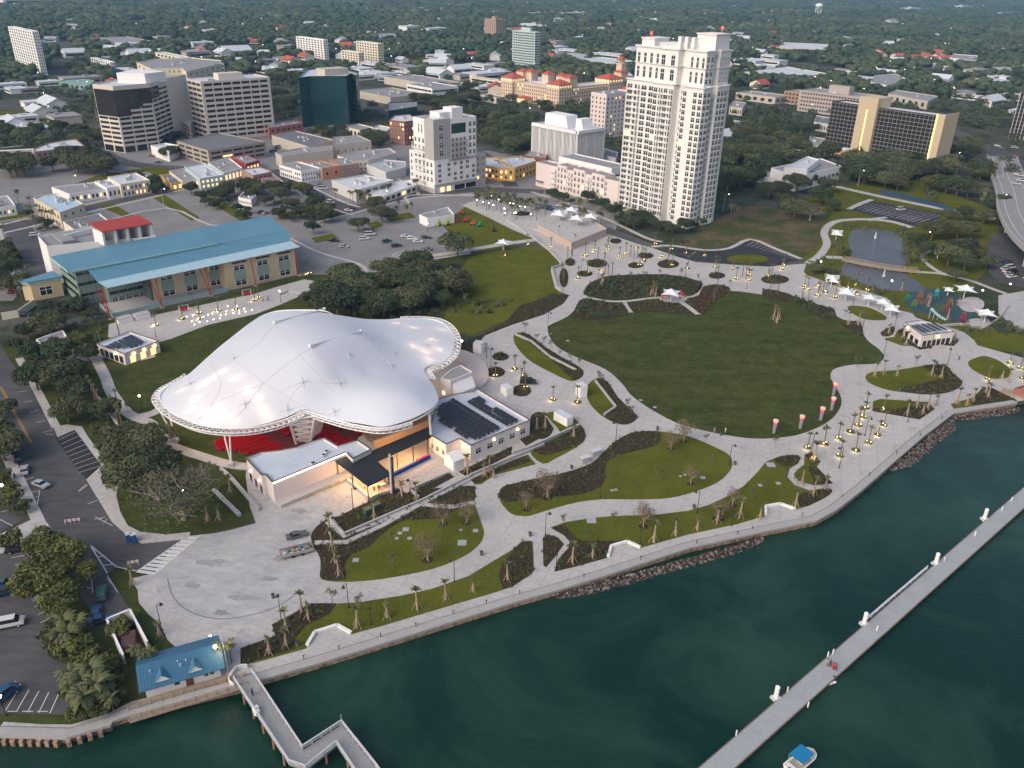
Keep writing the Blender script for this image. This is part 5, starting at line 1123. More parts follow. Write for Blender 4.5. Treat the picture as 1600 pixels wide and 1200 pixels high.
def amphitheatre():
 from mathutils.geometry import delaunay_2d_cdt
 S=Surf(RIM+INN)
 rim3=smooth([tuple(G(a,b,c))for a,b,c in RIM],4);R2=[p[:2]for p in rim3];Ra=np.array(R2)
 o=thing('canopy_tent','huge white tensile roof with a steel truss rim over the red seats','tent roof',(*G(480,600)[:2],0))
 x0,y0=Ra.min(0);x1,y1=Ra.max(0);st=1.25
 gx,gy=np.meshgrid(np.arange(x0,x1,st),np.arange(y0,y1,st));gx=gx.ravel()+np.where(np.arange(gx.size)%2,.01,-.01);gy=gy.ravel()
 ins=pip(gx,gy,R2);dmin=np.min(np.hypot(gx[:,None]-Ra[None,:,0],gy[:,None]-Ra[None,:,1]),axis=1);k=ins&(dmin>.6)
 pts=[Vector(p)for p in R2]+[Vector((a,b))for a,b in zip(gx[k],gy[k])]
 nR=len(R2);v,e_,f,*_=delaunay_2d_cdt(pts,[(i,(i+1)%nR)for i in range(nR)],[],1,1e-4)
 V=np.array([(p.x,p.y)for p in v]);Z=S(V[:,0],V[:,1])
 mb=MB();loc=woff(o);mb.v=[(a,b,c)for(a,b),c in zip(V,Z)];mb.f=[tuple(q)for q in f if len(q)==3];mb.m=[0]*len(mb.f)
 fab=mb.build('fabric',TENTM,o,smoothf=True)
 zat=lambda x,y:float(S(x,y)[0])
 # find the surface point seen at a pixel
 def SP(px,py,up=0):
  z=14
  for _ in range(25):p=G(px,py,z);z=.5*z+.5*zat(p[0],p[1])
  p=G(px,py,z);return(p[0],p[1],z+up)
 seam=mat((.58,.59,.61),.6,.05,name='seam_tape');
 for ln in(((429,507),(400,540),(365,561),(310,592),(272,612)),((485,544),(440,575),(412,598),(370,615),(331,632),(290,650)),((365,561),(390,580),(412,598),(450,622),(485,640)),((429,507),(450,530),(473,560),(500,590),(520,612)),((485,544),(500,560),(520,580),(530,600)),((564,521),(580,540),(600,560),(611,572)),((412,598),(380,640),(355,665)),((331,570),(345,600),(331,632),(310,655)),((530,600),(500,598),(473,598),(440,610)),((628,500),(620,530),(630,531),(690,528)),((450,512),(430,507),(400,506)),((473,598),(455,620),(450,642))):
  P=[SP(*q,.07)for q in smooth(ln,4,False)];mb=MB()
  for a,b in zip(P[:-1],P[1:]):mb.bar(a,b,.10,.06)
  mb.build('seam',seam,o)
 for a,b in(((429,507),(507,486)),((485,544),(564,521))):
  A,Bq=SP(*a,.75),SP(*b,.75);mb=MB();mb.tube(A,Bq,.32,n=8);mb.ball(A,.6);mb.ball(Bq,.6);mb.build('ridge_beam',WSTEEL,o)
 for px,py in((473,598),(530,600),(611,572),(382,632),(449,642),(365,561),(297,600),(545,555),(615,553),(665,540),(522,645)):
  p=SP(px,py);mb=MB();mb.tube((p[0],p[1],p[2]-.1),(p[0],p[1],p[2]+.35),.3,.15,n=8)
  for k in range(4):q=(p[0]+1.6*cos(k*1.57+.4),p[1]+1.6*sin(k*1.57+.4));mb.tube((p[0],p[1],p[2]+.5),(*q,zat(*q)+.15),.06,n=4)
  mb.tube((p[0],p[1],p[2]+.4),(p[0],p[1],p[2]+2.0),.04,n=4);mb.build('mast_cap',STEEL,o)
 # rim: edge tube plus an outer truss round the two seating lobes
 mb=MB();n=len(rim3)
 for i in range(n):mb.tube(rim3[i],rim3[(i+1)%n],.2,n=6,cap=False)
 mb.build('edge_tube',WSTEEL,o)
 c3=np.array(rim3);cen=None
 def truss(i0,i1,w,dz):
  idx=[(i0+k)%n for k in range((i1-i0)%n+1)];A,Bo,Cc=[],[],[]
  for i in idx:
   t=c3[(i+1)%n]-c3[i-1];t/=np.linalg.norm(t);nn=np.array([t[1],-t[0],0])*(1 if area(R2)>0 else-1)
   A.append(c3[i]);Bo.append(c3[i]+nn*w+np.array([0,0,-.2]));Cc.append(c3[i]+nn*w*.5+np.array([0,0,-dz]))
  mb=MB()
  for k in range(len(A)-1):
   mb.tube(Bo[k],Bo[k+1],.16,n=5,cap=False);mb.tube(Cc[k],Cc[k+1],.16,n=5,cap=False)
   s=(A[k+1]-A[k])
   for a,b in((A[k],Bo[k]),(A[k],Bo[k+1]),(A[k],Cc[k]),(Bo[k],Cc[k]),(Cc[k],A[k+1]),(Cc[k],Bo[k+1]),(Bo[k],(A[k]+A[k+1])/2),((A[k]+A[k+1])/2,Bo[k+1])):mb.tube(a,b,.075,n=4,cap=False)
  mb.build('rim_truss',WSTEEL,o)
 truss(31*4,42*4%n,2.0,1.5)
 truss(14*4,22*4,2.2,1.5)
 truss(26*4,31*4,.8,1.3)
 # supports
 def leg(top,base,tops=1.4,h=None,r=.22):
  g=G(*base);mb=MB();t=G(*top,h);mb.box((g[0],g[1],0),(1.4,1.4,1.0),m=1)
  for d in(-tops/2,tops/2):mb.tube((g[0],g[1],.8),(t[0]+d,t[1]+d*.3,t[2]),r,n=8)
  mb.build('column',[WSTEEL,CONC],o)
 leg((257,644),(275,690),1.8,9.3);leg((354,676),(362,728),1.4,9)
 leg((671,648),(675,704),0.01,11,.35)
 # open V-shaped pylon at the fold
 mb=MB();tl,tr=np.array(G(452,657,10)),np.array(G(492,650,10.6));bl,br=np.array(G(463,694,.2)),np.array(G(485,691,.2));bk=np.array([1.5,5.5,0])
 for a,b in((tl,bl),(tr,br)):
  mb.tube(a,b,.4,n=8);mb.tube(a+bk,b+bk,.35,n=8)
 N_=5
 for k in range(N_):
  a,b=tl+(bl-tl)*k/N_,tr+(br-tr)*(k+1)/N_;mb.tube(a,b,.2,n=6);mb.tube(tl+(bl-tl)*k/N_,tr+(br-tr)*k/N_,.2,n=6)
  mb.tube(tl+(bl-tl)*k/N_,tl+(bl-tl)*(k+.8)/N_+bk,.14,n=5);mb.tube(tr+(br-tr)*k/N_,tr+(br-tr)*(k+.8)/N_+bk,.14,n=5);mb.tube(a+bk,b+bk,.14,n=5)
 mb.build('pylon',WSTEEL,o)
 mb=MB();q=[tuple((bl+(br-bl)*a+bk*b)[:2])for a,b in((.1,.1),(.9,.1),(1.1,.9),(.2,.9))];mb.prism(q,0,9.4);mb.build('pylon_core',LWHITE,o)
 # big front column with a black speaker stack
 g=G(612,772);t=G(607,671,11.3);mb=MB();mb.tube((g[0],g[1],.1),(g[0],g[1],11.4),.26,n=10);mb.build('column',STEEL,o);mb=MB();mb.box((g[0]+.55,g[1]+.2,1),(.5,.5,9.5));mb.build('cable_duct',DARK,o)
 # ---- fittings below
 for k,(px,py,z)in enumerate(((500,630,8),(560,655,8.5),(600,650,8.5))):
  p=G(px,py,z);s=thing('speaker_array',('black hanging speaker stack left of stage','black speaker stack near the front column','black speaker stack at the right of the stage')[k],'speaker',tuple(p-np.array([0,0,3])));
  for q in range(5):mb=MB();mb.box((0,.08*q*q,q*.62),(1.5,.9,.56));mb.build('cabinet',DARK,s,local=True)
  mb=MB();mb.tube((0,0,3.1),(0,0,zat(p[0],p[1])-z+2.6),.05);mb.build('hanger',STEEL,s,local=True)
 # lighting: lamps under the cloth that shine through it
 pts=[(305,570,0),(318,600,0),(333,590,0),(352,578,0),(370,588,0),(308,622,0),(320,640,0),(345,632,0),(352,648,0),(388,606,0),(366,655,0),(402,618,0),(410,636,0),(418,650,0),(285,608,0),(300,640,0),(330,655,0),(645,512,1),(663,548,1),(672,530,1),(668,561,1),(684,545,1),(620,505,1),(690,515,1),(645,540,1)]
 for k,(px,py,g_)in enumerate(pts):
  p=SP(px,py);a=bpy.data.lights.new('canopy_floodlight','POINT');a.energy=210;a.color=(1,.68,.42);a.shadow_soft_size=.35
  ob=bpy.data.objects.new('canopy_floodlight',a);COL.objects.link(ob);ob.location=(p[0],p[1],p[2]-1.7)
 # ---- floor, lawn aisles and seats
 st_=G(602,690)[:2]
 sheet('stage_floor',[(540,640),(690,560),(720,580),(700,640),(676,700),(612,730),(560,745),(520,700),(545,680)],'concrete',.19)
 paint('stage_deck',GP([(556,668),(640,640),(672,655),(668,675),(600,700),(575,690)]),(.24,.15,.09),.9,True)
 RED=mat((.62,.008,.018),.45,.08,.5,spec=.4,name='red_seat_plastic')
 dr=G(420,688)[:2]-G(378,711)[:2];dr/=np.linalg.norm(dr);nr=np.array([-dr[1],dr[0]])
 da=G(457,700)[:2]-G(412,672)[:2];da/=np.linalg.norm(da);na=np.array([-da[1],da[0]]);A1,A2=G(430,684)[:2],G(516,664)[:2]
 paint('seat_shade_sheet',SEATS,(.09,.012,.012),.3,True)  # dark red sheet, painted shade between the seat rows
 for r in range(-40,60):
  o_=st_+nr*r*1.05-dr*70;run=[]
  for k in range(140):
   p=o_+dr*k*.9;ok=inside(p[0],p[1],SEATS)and abs((p-A1)@na)>1.7 and abs((p-A2)@na)>1.5 and not inside(p[0],p[1],KEEPP)
   if ok:run.append(p)
   if(not ok or k==139)and len(run)>3:
    mb=MB();a,b=run[0],run[-1];mb.bar((*a,.62),(*b,.62),.55,.1);u=-nr*.26
    mb.bar((*(a+u),1.05),(*(b+u),1.05),.1,.45);mb.bar((*a,.5),(*b,.5),.12,.4,m=1)
    tag(mb.build('seat_row',[RED,DARK]),'straight row of red amphitheatre seats under the white canopy','seat row','rows of red seats facing the stage')
   if not ok:run=[]
SEATS=GP([(333,694),(360,678),(330,650),(420,590),(560,590),(590,640),(592,666),(560,684),(556,694),(500,722),(440,712),(386,713),(372,708),(338,707)])
KEEPP=GP([(455,680),(492,676),(496,700),(455,705)])
amphitheatre()

# ---------------------------------------------------------------- stage-side buildings
def stage_buildings():
 h=6.2
 pts=[(384.6,716),(409,742),(415,740.5),(426,753.5),(541,706.5),(551,716.5),(580,702),(559,688),(527.6,697),(506.5,684.5),(484,691),(462.5,699),(436,704),(407.5,707)];W=GP(pts,h)
 roofb=mat((.50,.55,.61),.6,.12,.2,name='blue_white_membrane');pw=mat((.70,.63,.60),.75,.04,.2,name='soft_white_render')
 B=Bld('backstage_building','white backstage building with a curved rear edge in front of the red seats','building',np.mean(np.array(W),0));B.mass(W,h,pw,roofb,.5)
 rim=MB();
 for i in range(len(W)):rim.bar((*W[i],h+.12),(*W[(i+1)%len(W)],h+.12),.45,.11)
 B.part('parapet_cap',rim,mat((.12,.11,.11),.6,.1,name='dark_coping'))
 a,b=np.array(W[3]),np.array(W[4]);e=(b-a)/np.linalg.norm(b-a);nn=np.array([e[1],-e[0]]);mb=MB();mb.bar((*(a+nn*1.4),1.1),(*(b+nn*1.4),1.1),2.8,1.2);B.part('loading_dock',mb,CONC)
 mb=MB();mb.bar((*(a+nn*.12),h-.15),(*(b+nn*.12),h-.15),.12,.12);B.part('light_strip',mb,glow((1,.80,.58),9,'warm_strip_light'))
 L=np.linalg.norm(b-a)
 for k in range(6):p=a+e*L*(.3+.12*k)+nn*3.1;mb=MB();mb.tube((*p,0),(*p,1.1),.14,n=8);B.part('bollard',mb,mat((.6,.36,.02),.6,.1,name='yellow_paint'))
 a2,b2=np.array(W[0]),np.array(W[1]);B.wins(a2,b2,.3,2.6,3,1,.5,.9,'plain');B.units(W[3:5]+W[8:10],h-.4,3,2,(.8,1.4),(.3,.7))
 for t in(.25,.8):p=a2+(b2-a2)*t;q=(b2-a2)/np.linalg.norm(b2-a2);nq=np.array([q[1],-q[0]]);mb=MB();mb.box((*(p+nq*.2),3.6),(.4,.3,.3));B.part('wall_lamp',mb,BULB)
 B.done()
 # black canopy
 z=5.0;pts=[(524,720),(575,759),(612,741),(589,720),(674,682),(669,667),(551,717),(541,711)];W=GP(pts,z)
 o=thing('steel_canopy','flat black canopy roof joining the two stage buildings','canopy',(*np.mean(np.array(W),0),0));mb=MB();mb.prism(W,z-.35,z,bottom=True);mb.build('roof',mat((.022,.024,.028),.6,.15,.3,name='black_roof'),o)
 for px,py in((527,722),(550,739),(574,757),(608,741),(592,724),(620,708),(645,697),(668,686),(606,733)):
  p=G(px,py,z-.3);mb=MB();mb.tube((p[0],p[1],.1),(p[0],p[1],z-.35),.12,n=6);mb.build('post',DARK,o)
 for px,py in((552,735),(572,748),(590,738),(620,705),(645,694)):
  p=G(px,py,z-.5);mb=MB();mb.box((p[0],p[1],z-.6),(.5,.5,.12));mb.build('downlight',glow((1,.66,.30),40,'amber_downlight'),o)
  l=bpy.data.lights.new('downlight','POINT');l.energy=1000;l.color=(1,.50,.17);l.shadow_soft_size=.3;lo=bpy.data.objects.new('downlight',l);COL.objects.link(lo);lo.location=(p[0],p[1],z-.9)
 # stage back wall, amber lamp light put into its plaster colour
 a,b=G(572,690),G(668,655);
 fence('stage_wall','amber-lit wall behind the black canopy',[(585,712),(672,678)],4.3,mat((.42,.30,.20),.8,.1,name='amber_lit_plaster'),.4)
 fence('planter_wall','grey planter wall enclosing the amber-lit bar terrace',[(537,747),(578,782),(590,776),(622,766)],.9,CONC,.5)
 # right building
 h=4.9;pts=[(670,678),(697,694),(718,685),(735,696),(828,656.5),(746,608),(738,612),(707,617),(684,624)];W=GP(pts,h)
 B=Bld('park_pavilion','white flat-roofed pavilion with rows of solar panels right of the canopy','building',np.mean(np.array(W),0));B.mass(W,h,pw,roofb,.5)
 rim=MB()
 for i in range(len(W)):rim.bar((*W[i],h+.12),(*W[(i+1)%len(W)],h+.12),.4,.11)
 B.part('parapet_cap',rim,mat((.12,.11,.11),.6,.1,name='dark_coping'))
 B.wins(W[3],W[4],1.5,3.2,5,1,.5,1,'framed',.03,.03);B.wins(W[0],W[1],1.2,2.6,3,1,.45,1,'framed')
 for t,c in((.38,3),(.78,3)):a,b=np.array(W[3]),np.array(W[4]);p=a+(b-a)*t;e=(b-a)/np.linalg.norm(b-a);nn=np.array([e[1],-e[0]]);mb=MB();mb.box((*(p+nn*.2),3.6),(.5,.3,.25));B.part('wall_lamp',mb,BULB)
 p=G(722,706,3.5);q=np.array(W[2])*.5+np.array(W[3])*.5;mb=MB();mb.box((*q,3.0),(1.5,.4,.3));B.part('wall_lamp',mb,BULB)
 l=bpy.data.lights.new('wall_lamp','POINT');l.energy=260;l.color=(1,.72,.42);l.shadow_soft_size=.2;lo=bpy.data.objects.new('wall_lamp',l);COL.objects.link(lo);lo.location=tuple(G(721,715,2.8))
 c=G(709,728)[:2];e=np.array([cos(GA),sin(GA)]);n2=np.array([-e[1],e[0]]);q=lambda u,v,z:(*(c+e*u+n2*v),z);mb=MB()
 for v in(-1.9,1.9):mb.bar(q(-1.4,v,2.9),q(1.6,v,2.9),.25,2.9)
 mb.bar(q(-1.5,-1.9,2.9),q(-1.5,1.9,2.9),.25,2.9);B.part('entrance_wall',mb,LWHITE);mb=MB()
 for s_ in(-1,1):mb.face([q(-1.8,s_*2.3,2.85),q(2,s_*2.3,2.85),q(2,0,4.2),q(-1.8,0,4.2)][::s_])
 mb.face([q(-1.7,-2.1,2.9),q(-1.7,0,4.1),q(-1.7,2.1,2.9)]);B.part('entrance_hood',mb,LWHITE)
 B.done()
 # solar panels: each row a thing lying on the roof
 pv=mat((.022,.023,.028),.25,.2,.6,.5,name='solar_cell');zz=h+.1
 def pvrow(p,q,lab,z=zz,w=1.25,grp='rows of dark solar panels on the pavilion roof'):
  a,b=G(*p,z),G(*q,z);d=(b-a)[:2];L=np.linalg.norm(d);d/=L;nn=np.array([-d[1],d[0]]);o=thing('solar_row',lab,'solar panels',(a[0],a[1],z-.5),0,grp);k=max(2,int(L/1.6));mb=MB()
  for i in range(k):
   c0,c1=a[:2]+d*L*(i+.05)/k,a[:2]+d*L*(i+.95)/k
   mb.face([(*(c0-nn*w/2),z),(*(c1-nn*w/2),z),(*(c1+nn*w/2),z+.3),(*(c0+nn*w/2),z+.3)]);mb.face([(*(c0-nn*w/2),z-.06),(*(c0+nn*w/2),z+.24),(*(c1+nn*w/2),z+.24),(*(c1-nn*w/2),z-.06)])
  mb.build('panels',pv,o);mb=MB();mb.bar((a[0]+nn[0]*.6,a[1]+nn[1]*.6,z+.1),(b[0]+nn[0]*.6,b[1]+nn[1]*.6,z+.1),.1,.6);mb.build('rack',STEEL,o)
 Z5=lambda x,y:(560+x*.2,540+y*.2)
 for k,(a,b)in enumerate((((725,420),(1095,650)),((692,440),(1060,668)),((655,452),(1028,684)),((632,470),(990,700)),((618,495),(960,718)),((620,528),(925,730)),((632,575),(735,640)),((755,655),(860,722)),((925,402),(985,440)),((890,415),(1040,505)),((858,432),(1010,525)),((1060,488),(1240,592)),((1055,505),(1205,605)),((1010,525),(1175,620)))):
  pvrow(Z5(*a),Z5(*b),'row of dark solar panels on the white pavilion roof')
 # hooded block between canopy and pavilion
 B=Bld('stair_block','pink-white block with a wedge roof and a white hood beside the canopy edge','building',G(715,610)[:2]);W=GP([(688,591),(704,595),(739,581),(720,570),(705,577)],8);B.mass(W,8,pw,ROOFG,.3)
 mb=MB();T=[G(707,598,7),G(737,586,7),G(743,604,4.5),G(715,616,4.5)];mb.face([tuple(p)for p in T]);mb.face([(*T[3][:2],4.5),(*T[2][:2],4.5),(*T[2][:2],.2),(*T[3][:2],.2)]);mb.face([(*T[0][:2],7),(*T[3][:2],4.5),(*T[3][:2],.2),(*T[0][:2],.2)]);mb.face([(*T[2][:2],4.5),(*T[1][:2],7),(*T[1][:2],.2),(*T[2][:2],.2)]);B.part('hood',mb,LWHITE)
 q=np.array(W[1])*.3+np.array(W[0])*.7;mb=MB();mb.box((*q,3.2),(.5,.5,.5));B.part('wall_lamp',mb,BULB);B.done()
 o=tag(strip_wall([(702,555),(720,557),(738,568),(747,582),(745,597),(735,605)],6.5,.9,mat((.55,.48,.45),.8,.06,.2,name='pinkish_pale_concrete'),'curved_deck'),'pale curved deck bending round the block at the canopy edge','deck')
 # blue banner row
 a,b=G(614,744),G(670,716);o=thing('seat_bank','long bank of bright blue folded seats on the forecourt','seats',tuple(a))
 bl=mat((.012,.05,.28),.5,.1,.5,name='blue_plastic')
 for k in range(15):
  c=a+(b-a)*(k+.5)/15;mb=MB();r_=atan2(*(b-a)[:2][::-1]);mb.box((c[0],c[1],.2),(1.0,1.3,.4),r_);mb.box((c[0]+.5*sin(r_),c[1]-.5*cos(r_),.6),(.95,.3,.5),r_);mb.build('seat',bl,o)
 c=a+(b-a)*.86;mb=MB();mb.box((c[0]-.3,c[1]+.5,.61),(4.2,.6,.2),atan2(*(b-a)[:2][::-1]));mb.build('banner',mat((.55,.05,.10),.6,.1,name='red_banner'),o)
def strip_wall(pts,w,h,m,name):
 P=strip_poly(pts,w,4);mb=MB();mb.prism(P,0,h);return mb.build(name,m)
stage_buildings()
# people at the bar under the canopy are added with the other people
# ---------------------------------------------------------------- restroom pavilions
def small_pavilion(label,pts,h,pvrows,faces,lamps=()):
 W=GP(pts,h);B=Bld('restroom_pavilion',label,'pavilion',np.mean(np.array(W),0));B.mass(W,h,mat((.70,.63,.60),.75,.04,.2,name='soft_white_render'),mat((.50,.55,.61),.6,.12,.2,name='blue_white_membrane'),.4)
 rim=MB()
 for i in range(len(W)):rim.bar((*W[i],h+.12),(*W[(i+1)%len(W)],h+.12),.35,.11)
 B.part('parapet_cap',rim,mat((.12,.11,.11),.6,.1,name='dark_coping'))
 for i,nx,z0,z1,fw,kd in faces:B.wins(W[i],W[(i+1)%len(W)],z0,z1,nx,1,fw,.95,kd,.06,.06)
 for i,t in lamps:a,b=np.array(W[i]),np.array(W[(i+1)%len(W)]);p=a+(b-a)*t;e=(b-a)/np.linalg.norm(b-a);nn=np.array([e[1],-e[0]]);mb=MB();mb.box((*(p+nn*.3),h-1.1),(.8,.4,.25),atan2(e[1],e[0]));B.part('wall_lamp',mb,BULB)
 pv=mat((.022,.023,.028),.25,.2,.6,.5,name='solar_cell')
 for a,b in pvrows:
  a,b=G(*a,h),G(*b,h);mb=MB();mb.bar((a[0],a[1],h+.3),(b[0],b[1],h+.3),1.4,.08);mb.bar((a[0],a[1],h+.2),(b[0],b[1],h+.2),.3,.5,m=1);B.part('solar_panel',mb,[pv,STEEL])
 B.done()
small_pavilion('white restroom hut with a blue-white roof and slanted solar panels left of the canopy',[(151,537),(194,553),(248,533),(202,518)],4.1,[((167,541),(172,545)),((173,538),(182,544)),((179,535),(192,544)),((186,532),(203,543)),((193,529),(210,541)),((198,527),(217,539)),((203,525),(222,536))],[(1,3,.2,2.6,.5,'lit'),(0,5,.4,2.8,.7,'plain')],((0,.7),(1,.25),(1,.55),(1,.85)))
small_pavilion('white cafe kiosk with solar panels on the right-hand promenade',[(1415,504),(1441,524),(1491,518),(1465,505),(1437,501)],4.8,[((1426,509),(1445,521)),((1432,508),(1452,519)),((1440,507),(1461,518)),((1448,506),(1469,517)),((1456,505),(1478,516))],[(0,3,.4,2.4,.6,'band'),(1,6,.2,2.6,.75,'band')],((0,.2),(1,.5)))
# ---------------------------------------------------------------- dockside house, walled yard
def dock_house():
 o=thing('dock_house','white harbour cabin with a bright blue metal roof and two white gables at the seawall','house',(*G(290,1060)[:2],0));B=Bld.__new__(Bld);B.o=o;B.w=[];B.cat='house'
 h=3.0;a,b=G(230,1092)[:2],G(346,1058)[:2];c,d=G(338,1018+8)[:2],G(222,1050)[:2]
 e=(b-a);L=np.linalg.norm(e);e/=L;n=np.array([-e[1],e[0]]);D=7.2;f=lambda u,v,z=None:(tuple(a+e*u+n*v)if z is None else(*(a+e*u+n*v),z))
 FOOT.append([f(-1,-1),f(L+1,-1),f(L+1,D+1),f(-1,D+1)])
 mb=MB();mb.prism([f(0,0),f(L,0),f(L,D),f(0,D)],0,h);mb.face([f(0,0,h),f(0,D/2,h+1.6),f(0,D,h)]);mb.face([f(L,0,h),f(L,D,h),f(L,D/2,h+1.6)]);B.part('wall',mb,mat((.68,.66,.66),.7,.05,.4,name='white_boards'))
 mb=MB();ov=.9
 for s0,s1 in(((-ov,h-.25),(D/2,h+1.75)),((D+ov,h-.25),(D/2,h+1.75))):
  mb.face([f(-ov,s0[0],s0[1]),f(L+ov,s0[0],s0[1]),f(L+ov,s1[0],s1[1]),f(-ov,s1[0],s1[1])]);mb.face([f(-ov,s0[0],s0[1]-.15),f(-ov,s1[0],s1[1]-.15),f(L+ov,s1[0],s1[1]-.15),f(L+ov,s0[0],s0[1]-.15)])
  for k in range(int(L/.5)+3):u=-ov+k*.5;mb.bar(f(u,s0[0],s0[1]+.06),f(u,s1[0],s1[1]+.06),.05,.06)
 B.part('roof',mb,BLUE2)
 for u in(L*.24,L*.68):
  mb=MB();w=L*.11;z=h+.3;mb.face([f(u-w,-.2,z-.1),f(u+w,-.2,z-.1),f(u,-.2,z+1.15)]);B.part('gable',mb,WHITE)
  mb=MB();mb.face([f(u-w-.1,-.35,z-.1),f(u,-.35,z+1.25),f(u,2.2,z+1.25)]);mb.face([f(u+w+.1,-.35,z-.1),f(u,2.2,z+1.25),f(u,-.35,z+1.25)]);B.part('gable_roof',mb,BLUE2)
 for u,v in((L*.1,2),(L*.5,1.5),(L*.47,2.4),(L*.58,2.2)):mb=MB();mb.tube(f(u,v,h+.3),f(u,v,h+1.4),.14,n=8);B.part('roof_vent',mb,STEEL)
 for u0,u1,kd in((.38,.45,'teal'),(.78,.84,'framed'),(.86,.92,'framed')):B.wins(f(L*u0,0),f(L*u1,0),1.2,2.3,1,1,1,1,kd)
 mb=MB();mb.prism([f(L*.53,-.08),f(L*.63,-.08),f(L*.63,0),f(L*.53,0)],.2,2.5);B.part('door',mb,mat((.16,.05,.03),.6,.1,name='brown_door'))
 B.done()
 # timber deck with railing along the seawall
 o=thing('boardwalk_rail','weathered timber railing on the deck before the blue-roofed cabin','railing',(*f(0,-3)[:2],0));mb=MB();
 mb.prism([f(-3,-4.4),f(L+4,-4.4),f(L+4,-.1),f(-3,-.1)],-.1,.28);mb.build('deck',TIMBER,o);mb=MB()
 for z in(.7,1.0,1.3):mb.bar(f(-3,-4.2,z),f(L+4,-4.2,z),.08,.1);mb.bar(f(-3,-1.8,z),f(L+4,-1.8,z),.08,.1)
 mb.build('rails',TIMBER,o)
 for k in range(12):mb=MB();u=-3+(L+7)*k/11;mb.box((*f(u,-4.2),.2),(.16,.16,1.2));mb.box((*f(u,-1.8),.2),(.16,.16,1.2));mb.build('post',TIMBER,o)
dock_house()
fence('yard_wall','white U-shaped wall round the rust-brown containers',[(170,981),(196,1038)],2.2,WHITE,.3)
fence('yard_wall','white end and right walls of the container yard',[(170,981),(206,966),(233,1017)],2.2,WHITE,.3)
def dumpster(px,py,rz,label,m,d=(3.4,2.2,1.7)):
 o=thing('dumpster',label,'container',tuple(G(px,py)),rz);mb=MB();mb.box((0,0,.15),d)
 for k in range(5):mb.box((-d[0]/2+(k+.5)*d[0]/5,-d[1]/2-.05,.15),(.12,.12,d[2]-.05));mb.box((-d[0]/2+(k+.5)*d[0]/5,d[1]/2+.05,.15),(.12,.12,d[2]-.05))
 mb.build('body',m,o,local=True)
 for s in(-1,1):mb=MB();mb.box((s*d[0]/4,0,d[2]+.152),(d[0]/2-.1,d[1],.12));mb.build('lid',DARK if m is not BRICK else mat((.09,.05,.05),.6,.1,name='rust_lid'),o,local=True)
RUST=mat((.10,.035,.03),.8,.25,1,name='rusty_steel')
dumpster(192,994,1.95,'rust-brown dumpster in the white yard, far one',RUST,(4.5,2.6,1.8));dumpster(203,1009,1.95,'red-brown dumpster with a white notice, nearest in the white yard',BRICK,(4.2,2.4,1.6));dumpster(207,982,1.9,'small dark bin in the corner of the white yard',DARK,(1.4,1.0,1.1))
def container(px,py,rz,label,d=(5.5,2.5,2.6)):
 o=thing('storage_container',label,'container',tuple(G(px,py)),rz);mb=MB();mb.box((0,0,.1),d)
 for k in range(14):mb.box((-d[0]/2+(k+.5)*d[0]/14,0,.1),(.1,d[1]+.1,d[2]-.02))
 mb.build('body',WHITE,o,local=True);mb=MB()
 for y in(-.6,.6):mb.box((d[0]/2+.03,y,.15),(.06,1.1,d[2]-.15));mb.box((d[0]/2+.08,y*.3,.3),(.05,.06,d[2]-.4))
 mb.build('door',LWHITE,o,local=True);mb=MB();mb.box((0,0,d[2]+.102),(d[0]+.05,d[1]+.05,.1));mb.build('roof',ROOFW,o,local=True)
container(880,660,-.85,'white storage container on the small lawn right of the pavilion')
container(792,616,-1.0,'white box hut beside the round bed near the pavilion',(3.4,2.4,2.6));container(908,618,-1.2,'white box hut at the tip of the tear-shaped lawn',(3.2,2.4,3.6));container(748,549,-.3,'white box hut at the lawn edge right of the canopy',(3,3,3.2))
for px,py,rz,lab in((914,722,.5,'grey louvred cabinet on the path, left of two'),(931,711,.5,'grey louvred cabinet on the path, right of two')):
 o=thing('utility_cabinet',lab,'cabinet',tuple(G(px,py)),rz);mb=MB();mb.box((0,0,.1),(2.6,1.5,1.5));mb.build('body',mat((.30,.32,.33),.6,.1,name='grey_steel'),o,local=True);mb=MB()
 for k in range(7):mb.box((0,-.78,.25+k*.18),(2.3,.06,.07))
 mb.build('louvres',STEEL,o,local=True);mb=MB();mb.box((0,0,1.602),(2.8,1.7,.12));mb.build('cap',STEEL,o,local=True)
for px,py,rz,lab in((575,803,GA,'dark green transformer on its pad, left of two'),(588,796,GA,'dark green transformer on its pad, right of two')):
 o=thing('transformer',lab,'transformer',tuple(G(px,py)),rz);mb=MB();mb.box((0,0,.1),(2,1.7,1.6));mb.build('body',mat((.05,.09,.07),.6,.1,name='dark_green_steel'),o,local=True);mb=MB();mb.box((.1,-.87,.3),(1.5,.05,1.2));mb.build('door',mat((.04,.075,.06),.6,.1,name='green_door'),o,local=True)
for px,py,lab in((203,846,'blue portable toilet at the roundabout kerb, left one'),(210,847,'blue portable toilet at the roundabout kerb, right one')):
 o=thing('portable_toilet',lab,'portable toilet',tuple(G(px,py)),.5);mb=MB();mb.box((0,0,0),(1.15,1.15,2.1));mb.build('cabin',mat((.02,.08,.2),.6,.1,name='blue_plastic_wall'),o,local=True);mb=MB();mb.box((0,0,2.101),(1.2,1.2,.18));mb.build('roof',STEEL,o,local=True);mb=MB();mb.box((0,-.6,.1),(.7,.05,1.8));mb.build('door',mat((.03,.12,.27),.6,.1,name='blue_door'),o,local=True)
for px,py,lab in((1418,606-8,'x'),):pass
